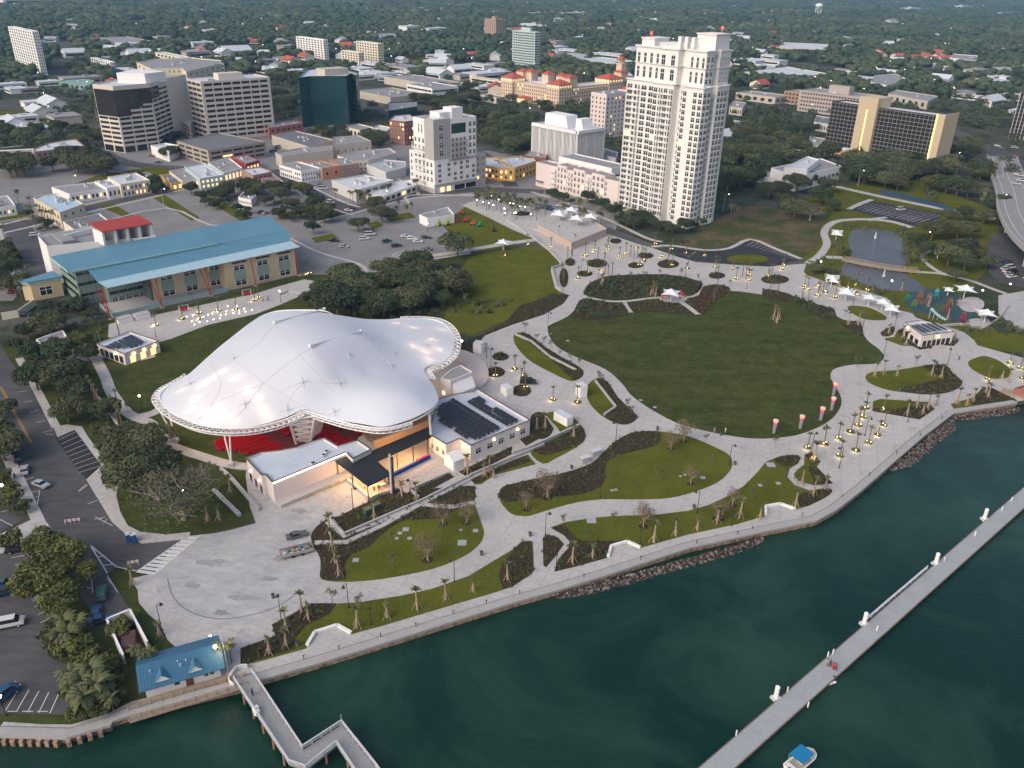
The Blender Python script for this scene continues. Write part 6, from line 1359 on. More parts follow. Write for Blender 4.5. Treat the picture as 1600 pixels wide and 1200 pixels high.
# retaining walls
for lab,pts,hh,ww in(('concrete wall slanting through the trees left of the canopy',[(138,603),(170,645),(198,687)],.9,.5),('concrete wall right of the oak in front of the backstage building',[(345,735),(362,750),(405,800)],1,.5),('short pale bench wall in the bed before the oak',[(334,767),(375,807)],.6,.8),
 ('curved retaining wall along the tear-shaped lawn',[(805,524),(830,535),(860,560),(900,580)],.7,.4),('retaining wall of the second tear-shaped lawn',[(930,597),(948,620),(962,638),(944,650)],.7,.4),('long wall between pavilion and curving path',[(800,710),(828,702),(905,667)],.9,.4),
 ('ramp wall running down to the small square by the pavilion',[(735,747),(660,785),(600,811),(538,838),(515,815)],.9,.3),('upper planter wall beside the ramp',[(700,742),(640,768),(655,780)],.8,.3),('low wall in front of the pavilion beds',[(735,745),(800,718),(850,697)],.8,.3),
 ('curved low wall beside the playground terrace',[(1452,512),(1500,508),(1535,515),(1560,500),(1575,478)],.7,.5),('pale kerb wall round the north lawn',[(862,421),(870,450),(878,457)],1.0,.6),('long ramp balustrade between north plaza and lawn',[(788,343),(832,372),(857,392),(880,416),(862,421)],1.1,.35),
 ('low wall round the raised basin beside the library terrace',[(436,462),(450,456),(466,458),(478,466)],.5,.6)):
 fence('retaining_wall',lab,pts,hh,CONC,ww)
# raised terrace with shade sails
def terrace():
 h=3.0;W=GP([(840,352),(893,381),(948,359),(900,331),(868,326)],h);o=Bld('raised_terrace','raised pinkish concrete terrace under four white sails by the north plaza','terrace',np.mean(np.array(W),0));mb=MB();mb.prism(W,0,h,mt=1);o.part('wall',mb,[mat((.48,.38,.33),.85,.06,.2,name='pinkish_concrete'),GM['concrete']])
 mb=MB()
 for i in range(3):mb.bar((*W[i],h+.7),(*W[i+1],h+.7),.3,.7)
 o.part('parapet',mb,mat((.48,.38,.33),.85,.06,.2,name='pinkish_concrete'))
 o.done()
 for k in range(4):
  px,py=858+k*13,380+k*5.5;o=thing('planter_step',('upper','second','third','lowest')[k]+' stepped planter below the raised terrace','planter',tuple(G(px-15,py-20)));P=GP([(px-26,py-21),(px-12,py-15),(px+4,py-22),(px-10,py-28)]);mb=MB();mb.prism(P,0,1.3-k*.25);mb.build('box',CONC,o)
terrace()
# ================================================================== SEAWALL, ROCKS, PIERS
def seawall():
 o=thing('seawall','long concrete seawall with a pale cap and stained orange face along the shore','seawall',(*shoreW[10],0))
 P=[np.array(p)for p in smooth(shoreW[1:6],3,False)]if False else[np.array(p)for p in shoreW[:24]]
 face=bpy.data.materials.new('stained_seawall');face.use_nodes=True;N=face.node_tree.nodes;L=face.node_tree.links;geo=N.new('ShaderNodeNewGeometry');t=N.new('ShaderNodeTexNoise');t.inputs['Scale'].default_value=1.1;t.inputs['Detail'].default_value=6;t.inputs['Roughness'].default_value=.7
 L.new(geo.outputs['Position'],t.inputs['Vector']);r=N.new('ShaderNodeValToRGB');L.new(t.outputs['Fac'],r.inputs[0]);r.color_ramp.elements[0].position=.35;r.color_ramp.elements[0].color=(.07,.045,.03,1);r.color_ramp.elements[1].position=.6;r.color_ramp.elements[1].color=(.46,.31,.22,1);L.new(r.outputs[0],N['Principled BSDF'].inputs['Base Color']);N['Principled BSDF'].inputs['Roughness'].default_value=.9
 def off(i,d):
  a=P[max(i-1,0)];b=P[min(i+1,len(P)-1)];t=(b-a)/np.linalg.norm(b-a);return P[i]+np.array([t[1],-t[0]])*d
 for nm,d0,d1,z0,z1,m in(('face',.02,.9,-3,-.25,face),('cap',-.7,1.15,-.248,.32,mat((.36,.35,.34),.85,.15,.6,name='seawall_cap')),('kerb',-1.0,-.72,-.05,.24,mat((.22,.22,.22),.9,.1,name='dark_joint'))):
  mb=MB()
  for i in range(len(P)-1):
   a,b,c,d=off(i,d0),off(i+1,d0),off(i+1,d1),off(i,d1);mb.face([(*d,z1),(*c,z1),(*b,z1),(*a,z1)]);mb.face([(*d,z0),(*c,z0),(*c,z1),(*d,z1)]);mb.face([(*a,z0),(*a,z1),(*b,z1),(*b,z0)])
  mb.build(nm,m,o)
 mb=MB()   # corrugated sheet piles at the left
 for i in range(0,4):
  L_=np.linalg.norm(P[i+1]-P[i]);n=int(min(L_,60)/1.3);a0=P[i+1]+(P[i]-P[i+1])*min(1,60/L_)
  for k in range(n):q=a0+(P[i+1]-a0)*k/n;t=(P[i+1]-P[i])/L_;nn=np.array([t[1],-t[0]]);q=q+nn*1.3;mb.box((q[0],q[1],-3),(.7,1.0,2.9),atan2(t[1],t[0]))
 mb.build('sheet_piles',face,o)
seawall()
def rocks():
 R=np.random.default_rng(5);phi=(1+5**.5)/2
 iv=np.array([(-1,phi,0),(1,phi,0),(-1,-phi,0),(1,-phi,0),(0,-1,phi),(0,1,phi),(0,-1,-phi),(0,1,-phi),(phi,0,-1),(phi,0,1),(-phi,0,-1),(-phi,0,1)])/1.9
 it=np.array([(0,11,5),(0,5,1),(0,1,7),(0,7,10),(0,10,11),(1,5,9),(5,11,4),(11,10,2),(10,7,6),(7,1,8),(3,9,4),(3,4,2),(3,2,6),(3,6,8),(3,8,9),(4,9,5),(2,4,11),(6,2,10),(8,6,7),(9,8,1)])
 VV,TT=[],[];n=0
 for a,b,w,cnt in(((868,921),(1190,832),2.0,1300),((1385,726),(1485,646),3.4,1200),((1485,646),(1590,632),1.9,500)):
  A,B_=G(*a)[:2],G(*b)[:2];e=(B_-A)/np.linalg.norm(B_-A);nn=np.array([e[1],-e[0]])
  for k in range(cnt):
   t=R.random();ww=w*min(1,6*t+.15,6*(1-t)+.15);s=R.random();p=A+(B_-A)*t+nn*(1.0+s*ww);z=-.55-s*1.0
   sc=R.uniform(.15,.42);V=iv*(1+R.uniform(-.3,.3,(12,3)))*sc*np.array([1.1,.9,.75]);th=R.random()*6.28;c,q=cos(th),sin(th);V=V@np.array([[c,-q,0],[q,c,0],[0,0,1]])+np.array([p[0],p[1],z]);VV.append(V);TT.append(it+n);n+=12
 m=bpy.data.materials.new('riprap');m.use_nodes=True;N=m.node_tree.nodes;L=m.node_tree.links;geo=N.new('ShaderNodeNewGeometry');t=N.new('ShaderNodeTexNoise');t.inputs['Scale'].default_value=1.3;t.inputs['Detail'].default_value=2;L.new(geo.outputs['Position'],t.inputs['Vector']);r=N.new('ShaderNodeValToRGB');L.new(t.outputs['Fac'],r.inputs[0]);e=r.color_ramp.elements;e[0].position=.45;e[0].color=(.035,.024,.02,1);e[1].position=.68;e[1].color=(.25,.21,.18,1);L.new(r.outputs[0],N['Principled BSDF'].inputs['Base Color']);N['Principled BSDF'].inputs['Roughness'].default_value=.9
 o=fastmesh('riprap_rocks',np.concatenate(VV),np.concatenate(TT),m);tag(o,'loose brown and pale rocks piled against the foot of the seawall','rocks');o['kind']='stuff'
rocks()
DECK=mat((.26,.27,.272),.85,.2,.35,name='grey_decking')
def fishing_pier():
 o=thing('fishing_pier','grey zigzag fishing pier with white rails leaving the seawall at lower left','pier',(*G(380,1060)[:2],0));z=.9
 C=[np.array(G(*p,z)[:2])for p in((379,1062),(455,1172),(467,1196))]
 edge=[(367,1062),(455,1197),(470,1215),(500,1240),(640,1400),(670,1400),(583,1200),(535,1132),(473,1172),(395,1052)]
 edge=[(366,1064),(452,1194),(478,1203),(526,1164),(560,1215),(640,1330),(680,1330),(588,1200),(534,1132),(473,1172),(394,1052)]
 P=GP(edge,z);mb=MB();mb.prism(P,z-.35,z,bottom=True);mb.build('deck',DECK,o)
 rails=[[(366,1064),(452,1194),(478,1203),(526,1164),(560,1215),(640,1330)],[(394,1052),(473,1172),(534,1132),(588,1200),(680,1330)]]
 for rl in rails:
  Q=GP(rl,z);mb=MB()
  for a,b in zip(Q[:-1],Q[1:]):
   for zz in(.45,.8,1.12):mb.bar((*a,z+zz),(*b,z+zz),.09 if zz<1 else .22,.07)
   L=hypot(b[0]-a[0],b[1]-a[1])
   for k in range(int(L/1.8)+1):q=(a[0]+(b[0]-a[0])*k*1.8/L,a[1]+(b[1]-a[1])*k*1.8/L);mb.box((*q,z),(.12,.12,1.15))
  mb.build('railing',STEEL,o)
  for a,b in zip(Q[:-1],Q[1:]):
   L=hypot(b[0]-a[0],b[1]-a[1])
   for k in range(1,int(L/4)+1):q=(a[0]+(b[0]-a[0])*k*4/L,a[1]+(b[1]-a[1])*k*4/L);mb=MB();mb.tube((*q,-4),(*q,z-.1),.22,n=8);mb.build('pile',mat((.30,.18,.12),.9,.25,1,name='brown_pile'),o)
 # curved entry rail
 mb=MB();P=smooth([tuple(G(*p,z))for p in((386,1041),(372,1043),(362,1052),(358,1064),(366,1072))],4,False)
 for a,b in zip(P[:-1],P[1:]):
  for dz in(.4,.8,1.15):mb.bar((a[0],a[1],z-.6+dz),(b[0],b[1],z-.6+dz),.14,.1)
  mb.box((a[0],a[1],0),(.12,.12,1.4))
 mb.build('entry_rail',WSTEEL,o);mb=MB();mb.prism(GP([(358,1064),(362,1050),(385,1040),(398,1052),(368,1066)]),0,.5);mb.build('landing',CONC,o)
 mb=MB();q=G(534,1131,z);mb.tube(tuple(q),(q[0],q[1],z+2.2),.05);mb.build('marker_post',STEEL,o)
 for px,py in((400,1110),(402,1116)):
  q=G(px,py,z);t=thing('equipment_box','white box standing on the pier deck, '+('farther' if py==1110 else 'nearer')+' one','box',tuple(q),.9);mb=MB();mb.box((0,0,0),(.9,.7,.7));mb.build('body',WHITE,t,local=True);mb=MB();mb.box((0,0,.702),(.95,.75,.08));mb.build('lid',LWHITE,t,local=True)
fishing_pier()
def long_dock():
 z=-.55;a,b=np.array(G(1105,1213,z)[:2]),np.array(G(1640,742,z)[:2]);o=thing('floating_dock','long straight grey floating dock crossing the lower right water','dock',(*a,z));e=(b-a)/np.linalg.norm(b-a);n=np.array([-e[1],e[0]]);L=np.linalg.norm(b-a)
 a=a-e*14;L+=14
 w=3.6;k=int(L/5.5)
 for i in range(k):
  p,q=a+e*5.5*i,a+e*(5.5*i+5.46);mb=MB();mb.prism([tuple(p-n*w/2),tuple(q-n*w/2),tuple(q+n*w/2),tuple(p+n*w/2)],-1.2,z,mt=0);mb.bar((*(p-n*(w/2+.1)),z+.03),(*(q-n*(w/2+.1)),z+.03),.18,.35,m=1);mb.bar((*(p+n*(w/2+.1)),z+.03),(*(q+n*(w/2+.1)),z+.03),.18,.35,m=1);mb.build('deck_section',[mat((.33,.35,.36),.8,.12,.35,name='dock_concrete'),BARK],o)
 mb=MB();p,q=G(1352,972,z),G(1448,890,z);
 for zz in(.5,.8,1.1):mb.bar((p[0],p[1],z+zz),(q[0],q[1],z+zz),.16,.12)
 for i in range(12):c=p+(q-p)*i/11;mb.box((c[0],c[1],z),(.12,.12,1.1))
 mb.build('railing',WSTEEL,o)
 for px,py in((1538,810),(1462,880),(1350,974),(1212,1090)):
  q=G(px,py,z);mb=MB();mb.box((q[0],q[1],z-.3),(1.5,1.3,.5),.5,m=1);mb.tube((q[0],q[1],-4),(q[0],q[1],z+2.6),.42,n=12);mb.tube((q[0],q[1],z+2.6),(q[0],q[1],z+2.95),.45,.1,n=12);mb.build('guide_pile',[LWHITE,STEEL],o)
 for px,py in((1580,783),(1565,798),(1523,837),(1475,877),(1301,1022),(1293,1026),(1230,1081),(1150,1149),(1262,1105),(1370,985)):
  q=G(px,py,z);mb=MB();mb.tube((q[0],q[1],z),(q[0],q[1],z+1.2),.13,n=8);mb.build('service_post',WHITE,o)
long_dock()
def boats():
 z=-1.28
 def hull(o,L,W_,H,m,n=14,bow=.45,inner=None):
  st=[];
  for k in range(n+1):
   t=k/n;w=W_/2*(1 if t<1-bow else math.sqrt(max(0,1-((t-1+bow)/bow)**2)));st.append((L*(t-.5),max(w,.03)))
  mb=MB()
  for(x0,w0),(x1,w1)in zip(st[:-1],st[1:]):
   for s in(-1,1):
    mb.face([(x0,s*w0*.75,0),(x1,s*w1*.75,0),(x1,s*w1,H),(x0,s*w0,H)][::s]);mb.face([(x0,s*w0,H),(x1,s*w1,H),(x1,s*w1*.82,H),(x0,s*w0*.82,H)][::s]);mb.face([(x0,s*w0*.82,H),(x1,s*w1*.82,H),(x1,s*w1*.8,H*.45),(x0,s*w0*.8,H*.45)][::s])
   mb.face([(x0,-w0*.8,H*.45),(x1,-w1*.8,H*.45),(x1,w1*.8,H*.45),(x0,w0*.8,H*.45)],m=1)
  x0,w0=st[0];mb.face([(x0,-w0*.75,0),(x0,-w0,H),(x0,w0,H),(x0,w0*.75,0)]);mb.face([(x0+.1,-w0*.8,H*.45),(x0+.1,w0*.8,H*.45),(x0+.1,w0*.8,H),(x0+.1,-w0*.8,H)])
  mb.build('hull',[m,inner or m],o,local=True)
 o=thing('pleasure_boat','white pontoon-style boat with a blue canvas bimini at the bottom edge','boat',tuple(G(1252,1192,z)),radians(38));hull(o,6.6,2.7,.9,WHITE,bow=.3,inner=mat((.38,.33,.29),.8,.1,name='boat_deck'))
 mb=MB();mb.prism([(-2.2,-1.3),(1.0,-1.3),(1.0,1.3),(-2.2,1.3)],2.5,2.58,bottom=True);mb.face([(-2.2,-1.3,2.585),(1,-1.3,2.585),(1,0,2.72),(-2.2,0,2.72)]);mb.face([(-2.2,0,2.72),(1,0,2.72),(1,1.3,2.585),(-2.2,1.3,2.585)]);mb.build('bimini',mat((.01,.19,.38),.7,.08,name='blue_canvas_top'),o,local=True)
 mb=MB();
 for x in(-2.1,.9):
  for y in(-1.2,1.2):mb.tube((x,y,.8),(x,y,2.5),.035)
 mb.build('frame',STEEL,o,local=True);mb=MB();mb.box((-.2,0,.4),(.7,1.0,.9));mb.box((-2.6,0,.4),(.8,2,.45));mb.box((2.1,0,.4),(.9,1.6,.45));mb.build('seats',LWHITE,o,local=True)
 mb=MB();mb.box((-3.5,0,.2),(.5,.45,1.1));mb.build('outboard',DARK,o,local=True)
 o=thing('dinghy','small white inflatable dinghy tied below the red group on the dock','dinghy',tuple(G(1290,1066,z)),radians(200));mb=MB()
 P=smooth([(-1.6,-.75,.3),(.6,-.75,.3),(1.5,-.35,.38),(1.75,0,.4),(1.5,.35,.38),(.6,.75,.3),(-1.6,.75,.3)],3,False)
 for a,b in zip(P[:-1],P[1:]):mb.tube(a,b,.24,n=8)
 mb.build('tube',LWHITE,o,local=True,smoothf=True);mb=MB();mb.prism([(-1.5,-.7),(.6,-.7),(1.4,0),(.6,.7),(-1.5,.7)],.1,.22);mb.box((-.4,0,.22),(.35,1.3,.2));mb.build('floor',mat((.25,.28,.40),.7,.1,name='blue_grey_floor'),o,local=True);mb=MB();mb.box((-1.8,0,.1),(.3,.3,.8));mb.build('outboard',DARK,o,local=True)
boats()
# ================================================================== PARK FURNITURE
SAILM=mat((.70,.73,.75),.6,.05,.3,name='white_sail_cloth')
def sail(px,py,wpx,label,asym=0,h=None,rz=.5):
 g=G(px,py);sc=np.linalg.norm(G(px+wpx/2,py)[:2]-G(px-wpx/2,py)[:2])/2
 o=thing('shade_sail',label,'shade sail',tuple(g),rz,'white tensile shade sails round the park');hh=h or sc*.62+1.5;n=8;mb=MB();top=hh+sc*.42
 cor=[(sc*1.25,0),(0,sc*1.25),(-sc*1.25,0),(0,-sc*1.25)]
 grid=[]
 for i in range(4):
  a,b=np.array(cor[i]),np.array(cor[(i+1)%4])
  for k in range(n):t=k/n;p=a+(b-a)*t;p=p*(1-.30*sin(pi*t));grid.append(p)
 m=len(grid);rings=5;zed=lambda s:hh-.1+(top-hh)*(1-s)**1.9
 V=[]
 for r in range(rings+1):
  s=r/rings
  for i,p in enumerate(grid):V.append((p[0]*(s*.97+.03),p[1]*(s*.97+.03),zed(s)+(asym*s*(1 if i<m//2 else-1))))
 mb.v=V
 for r in range(rings):
  for i in range(m):j=(i+1)%m;mb.f.append((r*m+i,(r+1)*m+i,(r+1)*m+j,r*m+j));mb.m.append(0)
 mb.build('cloth',SAILM,o,local=True,smoothf=True);mb=MB();mb.tube((0,0,0),(0,0,top),.2,.14,n=8);mb.build('mast',WSTEEL,o,local=True)
 mb=MB()
 for c in cor:mb.tube((0,0,hh*.72),(c[0],c[1],hh-.1),.07,n=5)
 mb.build('arms',WSTEEL,o,local=True)
for a in((873,353,26,'white sail at the left end of the raised terrace',.4),(892,347,26,'white sail at the back of the raised terrace',0),(900,361,28,'white sail at the front of the raised terrace',0),(922,358,26,'white sail at the right end of the raised terrace',0),
 (786,391,26,'white sail beside the small lit pad left of the north plaza',0),(665,420,24,'white sail half hidden by trees above the dark wood',.5),(1047,472,32,'white sail over the round pad in the planted bed',0),
 (1306,374,20,'white sail on the lakeside path',.7),(1298,448,26,'tilted white sail at the left end of the lake promenade',.8),(1320,470,30,'broad white sail left of the row of three',.3),(1356,478,26,'leftmost of the three white sails in the row before the playground',0),(1377,485,26,'middle of the three white sails in the row before the playground',0),(1390,495,28,'rightmost of the three white sails in the row before the playground',.3),
 (1505,466,32,'white sail behind the playground',0),(1537,504,32,'white sail right of the playground',0),(1464,404,14,'small white sail in the trees right of the lake',0),(1480,462,16,'small flat white sail above the playground',.3)):
 sail(*a,h=6.5 if a[3].find('terrace')>0 else None)
# lamps
def lamp_proto(h,kind):
 o=thing('street_lamp','x','street lamp');mb=MB();mb.tube((0,0,0),(0,0,.5),.22,.12,n=8);mb.tube((0,0,.5),(0,0,h),.09,.06,n=6)
 if kind=='bell':mb.tube((0,0,h-.3),(.55,0,h+.25),.04,n=5);mb.tube((.55,0,h+.25),(.9,0,h-.05),.04,n=5)
 if kind=='high':mb.tube((0,0,h),(1.6,0,h+.4),.05,n=5)
 mb.build('pole',DARK if kind!='high' else STEEL,o,local=True)
 if kind=='bell':mb=MB();mb.tube((.9,0,h-.05),(.9,0,h-.55),.14,.42,n=10);mb.build('lamp_head',DARK,o,local=True)
 elif kind=='post':mb=MB();mb.tube((0,0,h),(0,0,h+.45),.3,.12,n=8);mb.build('lamp_head',DARK,o,local=True)
 elif kind=='high':mb=MB();mb.box((1.9,0,h+.35),(.8,.3,.15));mb.build('lamp_head',STEEL,o,local=True);mb=MB();mb.ball((1.9,0,h+.2),.22);mb.build('bulb',BULBW,o,local=True)
 elif kind=='globe':mb=MB();mb.ball((0,0,h+.2),.32,n=8);mb.build('bulb',BULBW,o,local=True)
 return freeze(o)
LP={k:lamp_proto(h,k)for k,h in(('bell',6.2),('post',4.0),('high',9),('globe',4.2))}
used=set()
def put_lamp(kind,px,py,label,group=None,rz=0,sc=1.0):
 o=LP[kind];p=G(px,py);p[2]=.1
 if kind in used:return dup(o,tuple(p),rz,label,group,sc)
 used.add(kind);o.location=tuple(p);o.rotation_euler=(0,0,rz);o.scale=(sc,)*3;o['label']=label
 if group:o['group']=group
 return o
BELL=[((440,972),'dark lamp at the palm bed below the round plaza'),((253,985),'dark lamp on the lower left rim of the round plaza'),((545,950),'dark lamp on the path right of the round plaza'),((552,797),'dark lamp above the transformers'),((710,910),'dark lamp at the path above the promenade palms'),((642,785),'dark lamp beside the forecourt of the bar terrace'),((852,837),'dark lamp at the head of the short stairs'),((962,690),'dark lamp by the dark shrub bed'),((1139,727),'dark lamp at the right tip of the big oval bed'),((1089,802),'dark lamp on the inner path above the promenade lawn'),((938,778),'dark lamp inside the oval lawn'),((1267,708),'dark lamp left of the lit palm grid'),((1311,732),'dark lamp at the front of the lit palm grid'),((1351,681),'dark lamp in the middle of the lit palm grid'),((1418,660),'dark lamp behind the lit palm grid'),((1380,557),'dark lamp at the right bulge of the great lawn'),((1480,570),'dark lamp at the tip of the right island lawn'),((1454,545),'dark lamp in front of the cafe kiosk'),((1397,513),'dark lamp left of the cafe kiosk'),((1347,517),'dark lamp at the shrub bed left of the kiosk'),((856,513),'dark lamp at the left corner of the great lawn'),((908,427),'dark lamp between the small round beds'),((872,372),'dark lamp on the ramp above the north lawn'),((1166,452),'dark lamp behind the great lawn'),((1070,434),'dark lamp behind the planted oval'),((1004,430),'dark lamp by the spiky round bed'),((1303,575),'dark lamp at the lower bulge of the great lawn'),((966,585),'dark lamp on the left edge of the great lawn'),((767,573),'dark lamp between the two round beds by the canopy'),((303,482),'dark lamp before the library'),((1254,468),'dark lamp left of the lake promenade palms'),((1333,476),'dark lamp among the sails')]
for(q,lab)in BELL:put_lamp('bell',*q,lab,'dark bell-shaded park lamps',rz=rnd.uniform(0,6.28))
for(q,lab)in(((580,977),'short dark post lamp in the promenade lawn, left one'),((1000,851),'short dark post lamp beside the seating alcove'),((1143,822),'short dark post lamp on the promenade lawn, right one'),((869,890),'short dark post lamp at the foot of the curved path')):put_lamp('post',*q,lab,'short post lamps along the promenade')
for(q,lab)in(((222,640),'white-lit lamp on the lawn left of the canopy'),((722,552),'white-lit globe by the path right of the canopy'),((290,790),'white-lit lamp under the bare oak'),((244,527),'white-lit lamp right of the restroom hut'),((439,472),'white-lit lamp on the library terrace'),((1280,424),'white-lit lamp at the lakeside bed'),((1390,455),'white-lit lamp at the lake corner'),((1531,470),'white-lit lamp right of the playground sail'),((1574,460),'white-lit lamp on the path to the right edge'),((10,783),'warm white lamp in the shrubs at the left edge'),((10,1118),'lamp at the corner of the lower left lot'),((668,363),'white-lit lamp on the parking lot'),((1450,376),'lamp in the trees right of the lake')):put_lamp('globe',*q,lab,'white-lit globe lamps')
p=G(350,1056);put_lamp('high',357,1052,'tall lamp with a glowing head at the pier entrance',rz=3.3)
l=bpy.data.lights.new('pier_lamp','POINT');l.energy=140;l.color=(1,.72,.4);l.shadow_soft_size=.3;lo=bpy.data.objects.new('pier_lamp',l);COL.objects.link(lo);lo.location=(*G(349,1047)[:2],5.6);mb=MB();o=thing('flood_lamp','glaring warm floodlight on a post behind the blue cabin','lamp',(*G(344,1052)[:2],0));mb.tube((0,0,0),(0,0,6.2),.08);mb.build('pole',STEEL,o,local=True);mb=MB();mb.ball((0,0,6.4),.3,n=10);mb.build('bulb',glow((1,.75,.4),45,'glaring_bulb'),o,local=True)
# distant street lamps
R=random.Random(11)
for k in range(110):
 py=R.choice((R.uniform(12,60),R.uniform(40,130),R.uniform(90,190)));px=R.uniform(0,1600);q=G(px,py);d=np.linalg.norm(q[:2])
 if any(inside(q[0],q[1],f)for f in FOOT):continue
 put_lamp('high',px,py,'bright street lamp among the far trees and roofs','street lamps glowing across the town',R.uniform(0,6.28),1.05+d/4000)
for(q,lab)in(((118,300),'lamp on the downtown road left of the palms'),((256,322),'lamp with a red glow on the empty lot'),((600,325),'lamp beside the parking lot road'),((1130,330),'lamp right of the white tower'),((1340,290),'lamp on the bluff road'),((1490,260),'lamp by the elevated road'),((1560,330),'lamp beside the curving flyover'),((1440,268),'lamp in the wood by the hotel')):put_lamp('high',*q,lab)
# thin bollard lights on the library terrace: glowing seats and in-ground stars
i=0
for px,py in[(292,497),(302,495),(310,500),(318,497),(300,504),(324,504),(332,492),(340,489),(345,494),(334,501),(344,499),(354,488),(353,493),(364,486),(365,491),(374,487),(382,484),(374,491),(394,486),(325,494),(304,509),(384,489),(312,505),(356,480),(370,480)]:
 o=thing('ground_light','one of the small white lights scattered on the library terrace','light',(*G(px,py)[:2],.16),0,'small white ground lights on the library terrace');mb=MB();mb.tube((0,0,0),(0,0,.3),.16,.14,n=8);mb.build('housing',STEEL,o,local=True);mb=MB();mb.ball((0,0,.36),.17);mb.build('bulb',BULBW,o,local=True)
for px,py,lab in((288,487,'red bench with a white frame at the terrace, left one'),(386,462,'red bench with a white frame at the terrace, right one')):
 o=thing('swing_bench',lab,'bench',(*G(px,py)[:2],.16),.7);mb=MB();mb.box((0,0,.45),(2.8,.7,.15));mb.box((0,.35,.6),(2.8,.12,.7));mb.build('seat',mat((.5,.03,.05),.5,.1,name='red_bench'),o,local=True);mb=MB()
 for x in(-1.7,1.7):mb.tube((x,-.6,0),(x,0,2.3),.06);mb.tube((x,.6,0),(x,0,2.3),.06)
 mb.tube((-1.7,0,2.3),(1.7,0,2.3),.06);mb.build('frame',WSTEEL,o,local=True)
# ---- flame-like torch columns on the great lawn
for k,(px,py)in enumerate(((1209,677),(1250,670),(1282,657),(1299,641),(1302,618))):
 o=thing('light_column',('leftmost','second from left','third from left','fourth','rightmost and farthest')[k]+' glowing torch column on the edge of the great lawn','light column',tuple(G(px,py)),0,'glowing columns on the great lawn');mb=MB();mb.tube((0,0,0),(0,0,2.6),.45,.5,n=10);mb.build('base',mat((.26,.25,.27),.4,.1,name='brushed_column'),o,local=True)
 mb=MB();mb.tube((0,0,2.6),(0,0,3.6),.5,.55,n=10);mb.build('purple_band',glow((.36,.10,.30),.4,'violet_light'),o,local=True)
 mb=MB();mb.tube((0,0,3.6),(0,0,4.2),.6,.75,n=10);mb.build('lamp_crown',glow((1,.26,.10),.9,'orange_light'),o,local=True);mb=MB();mb.tube((0,0,4.3),(0,0,4.5),.75,.4,n=10);mb.build('cap',STEEL,o,local=True)
# benches/bins/drains
for k,(px,py)in enumerate(((427,905+30),(1148,727),(1084,795),(916,738),(893,733),(1027,672),(1126,681),(828,838),(779,778),(465,1010),(1287,672),(1406,610),(1463,571),(752,868),(1375,560))):
 o=thing('litter_bin','small dark litter bin on the park path','bin',(*G(px,py)[:2],.12),0,'small litter bins on the park paths');mb=MB();mb.tube((0,0,0),(0,0,1.0),.32,.36,n=10);mb.build('body',mat((.10,.11,.12),.6,.1,name='bin_grey'),o,local=True);mb=MB();mb.tube((0,0,1.0),(0,0,1.12),.4,.2,n=10);mb.build('lid',DARK,o,local=True)
for px,py,s in((556,876,1.3),(743,830,1.2),(722,849,2),(634,828,1.4),(625,834,1),(640,842,1),(620,842,.8),(720,829,.7),(924,814,2.2),(1098,747,1.3),(1204,727,2.2),(1216,756,1.2),(545,776,1.5),(648,745,1.2),(956,767,.8),(962,766,.8),(1063,745,.7),(1070,743,.7),(1188,759,1.1),(1001,626,1),(1023,637,1),(887,533,1.1),(861,522,.7)):
 struct(sheetpatch:=MB().prism([(x+G(px,py)[0],y+G(px,py)[1])for x,y in((-s/2,-s/2),(s/2,-s/2),(s/2,s/2),(-s/2,s/2))],0,.21).build('drain_cover',mat((.33,.36,.38),.7,.1,name='drain_cover')))
# seating alcoves in the promenade
for k,pts in enumerate(([(480,1010),(492,990),(527,979),(549,991)],[(950,872),(955,855),(980,848),(1000,857)],[(1196,806),(1196,793),(1219,789),(1243,797)])):fence('bench_wall','pale bench wall round the '+('left','middle','right')[k]+' promenade alcove',pts,.5,LWHITE,.5)
for k in range(19):   # low lights on the seawall
 t=[(438,1035),(475,1032),(595,997),(708,961),(812,930),(1001,876),(1088,851),(1175,829),(1253,808),(1315,779),(1358,745),(1400,711),(1437,683),(1471,657),(1152,837),(912,904),(650,981),(530,1017),(760,945)][k]
 if k==0:continue
 o=thing('mooring_light','small dark light post on the seawall kerb','light post',(*G(*t)[:2],.12),0,'small light posts along the seawall');mb=MB();mb.tube((0,0,0),(0,0,1.0),.07,n=6);mb.build('post',DARK,o,local=True);mb=MB();mb.tube((0,0,1.0),(0,0,1.2),.16,.1,n=8);mb.build('head',DARK,o,local=True)
# boardwalk bridge over the lake
def footbridge():
 o=thing('footbridge','timber footbridge crossing the lake between its two fountains','bridge',tuple(G(1370,418)));P=[G(1317,405,.9),G(1350,412,.9),(1390,420),G(1435,424,.9)];P[2]=G(1390,419,.9);Q=[p[:2]for p in P];mb=MB();poly=strip_poly([tuple(q)for q in Q],3.6,3,world=True);mb.prism(poly,.55,.9,bottom=True);mb.build('deck',TIMBER,o)
 n=len(poly)//2
 for side in(poly[:n],poly[n:]):
  mb=MB()
  for a,b in zip(side[:-1],side[1:]):
   for z in(.5,.8,1.1):mb.bar((*a,.9+z),(*b,.9+z),.1,.1)
   mb.box((*a,.9),(.14,.14,1.1));m_=((a[0]+b[0])/2,(a[1]+b[1])/2);mb.box((*m_,.9),(.12,.12,1.1));mb.tube((*a,-.2),(*a,.6),.15)
  mb.build('railing',TIMBER,o)
footbridge()
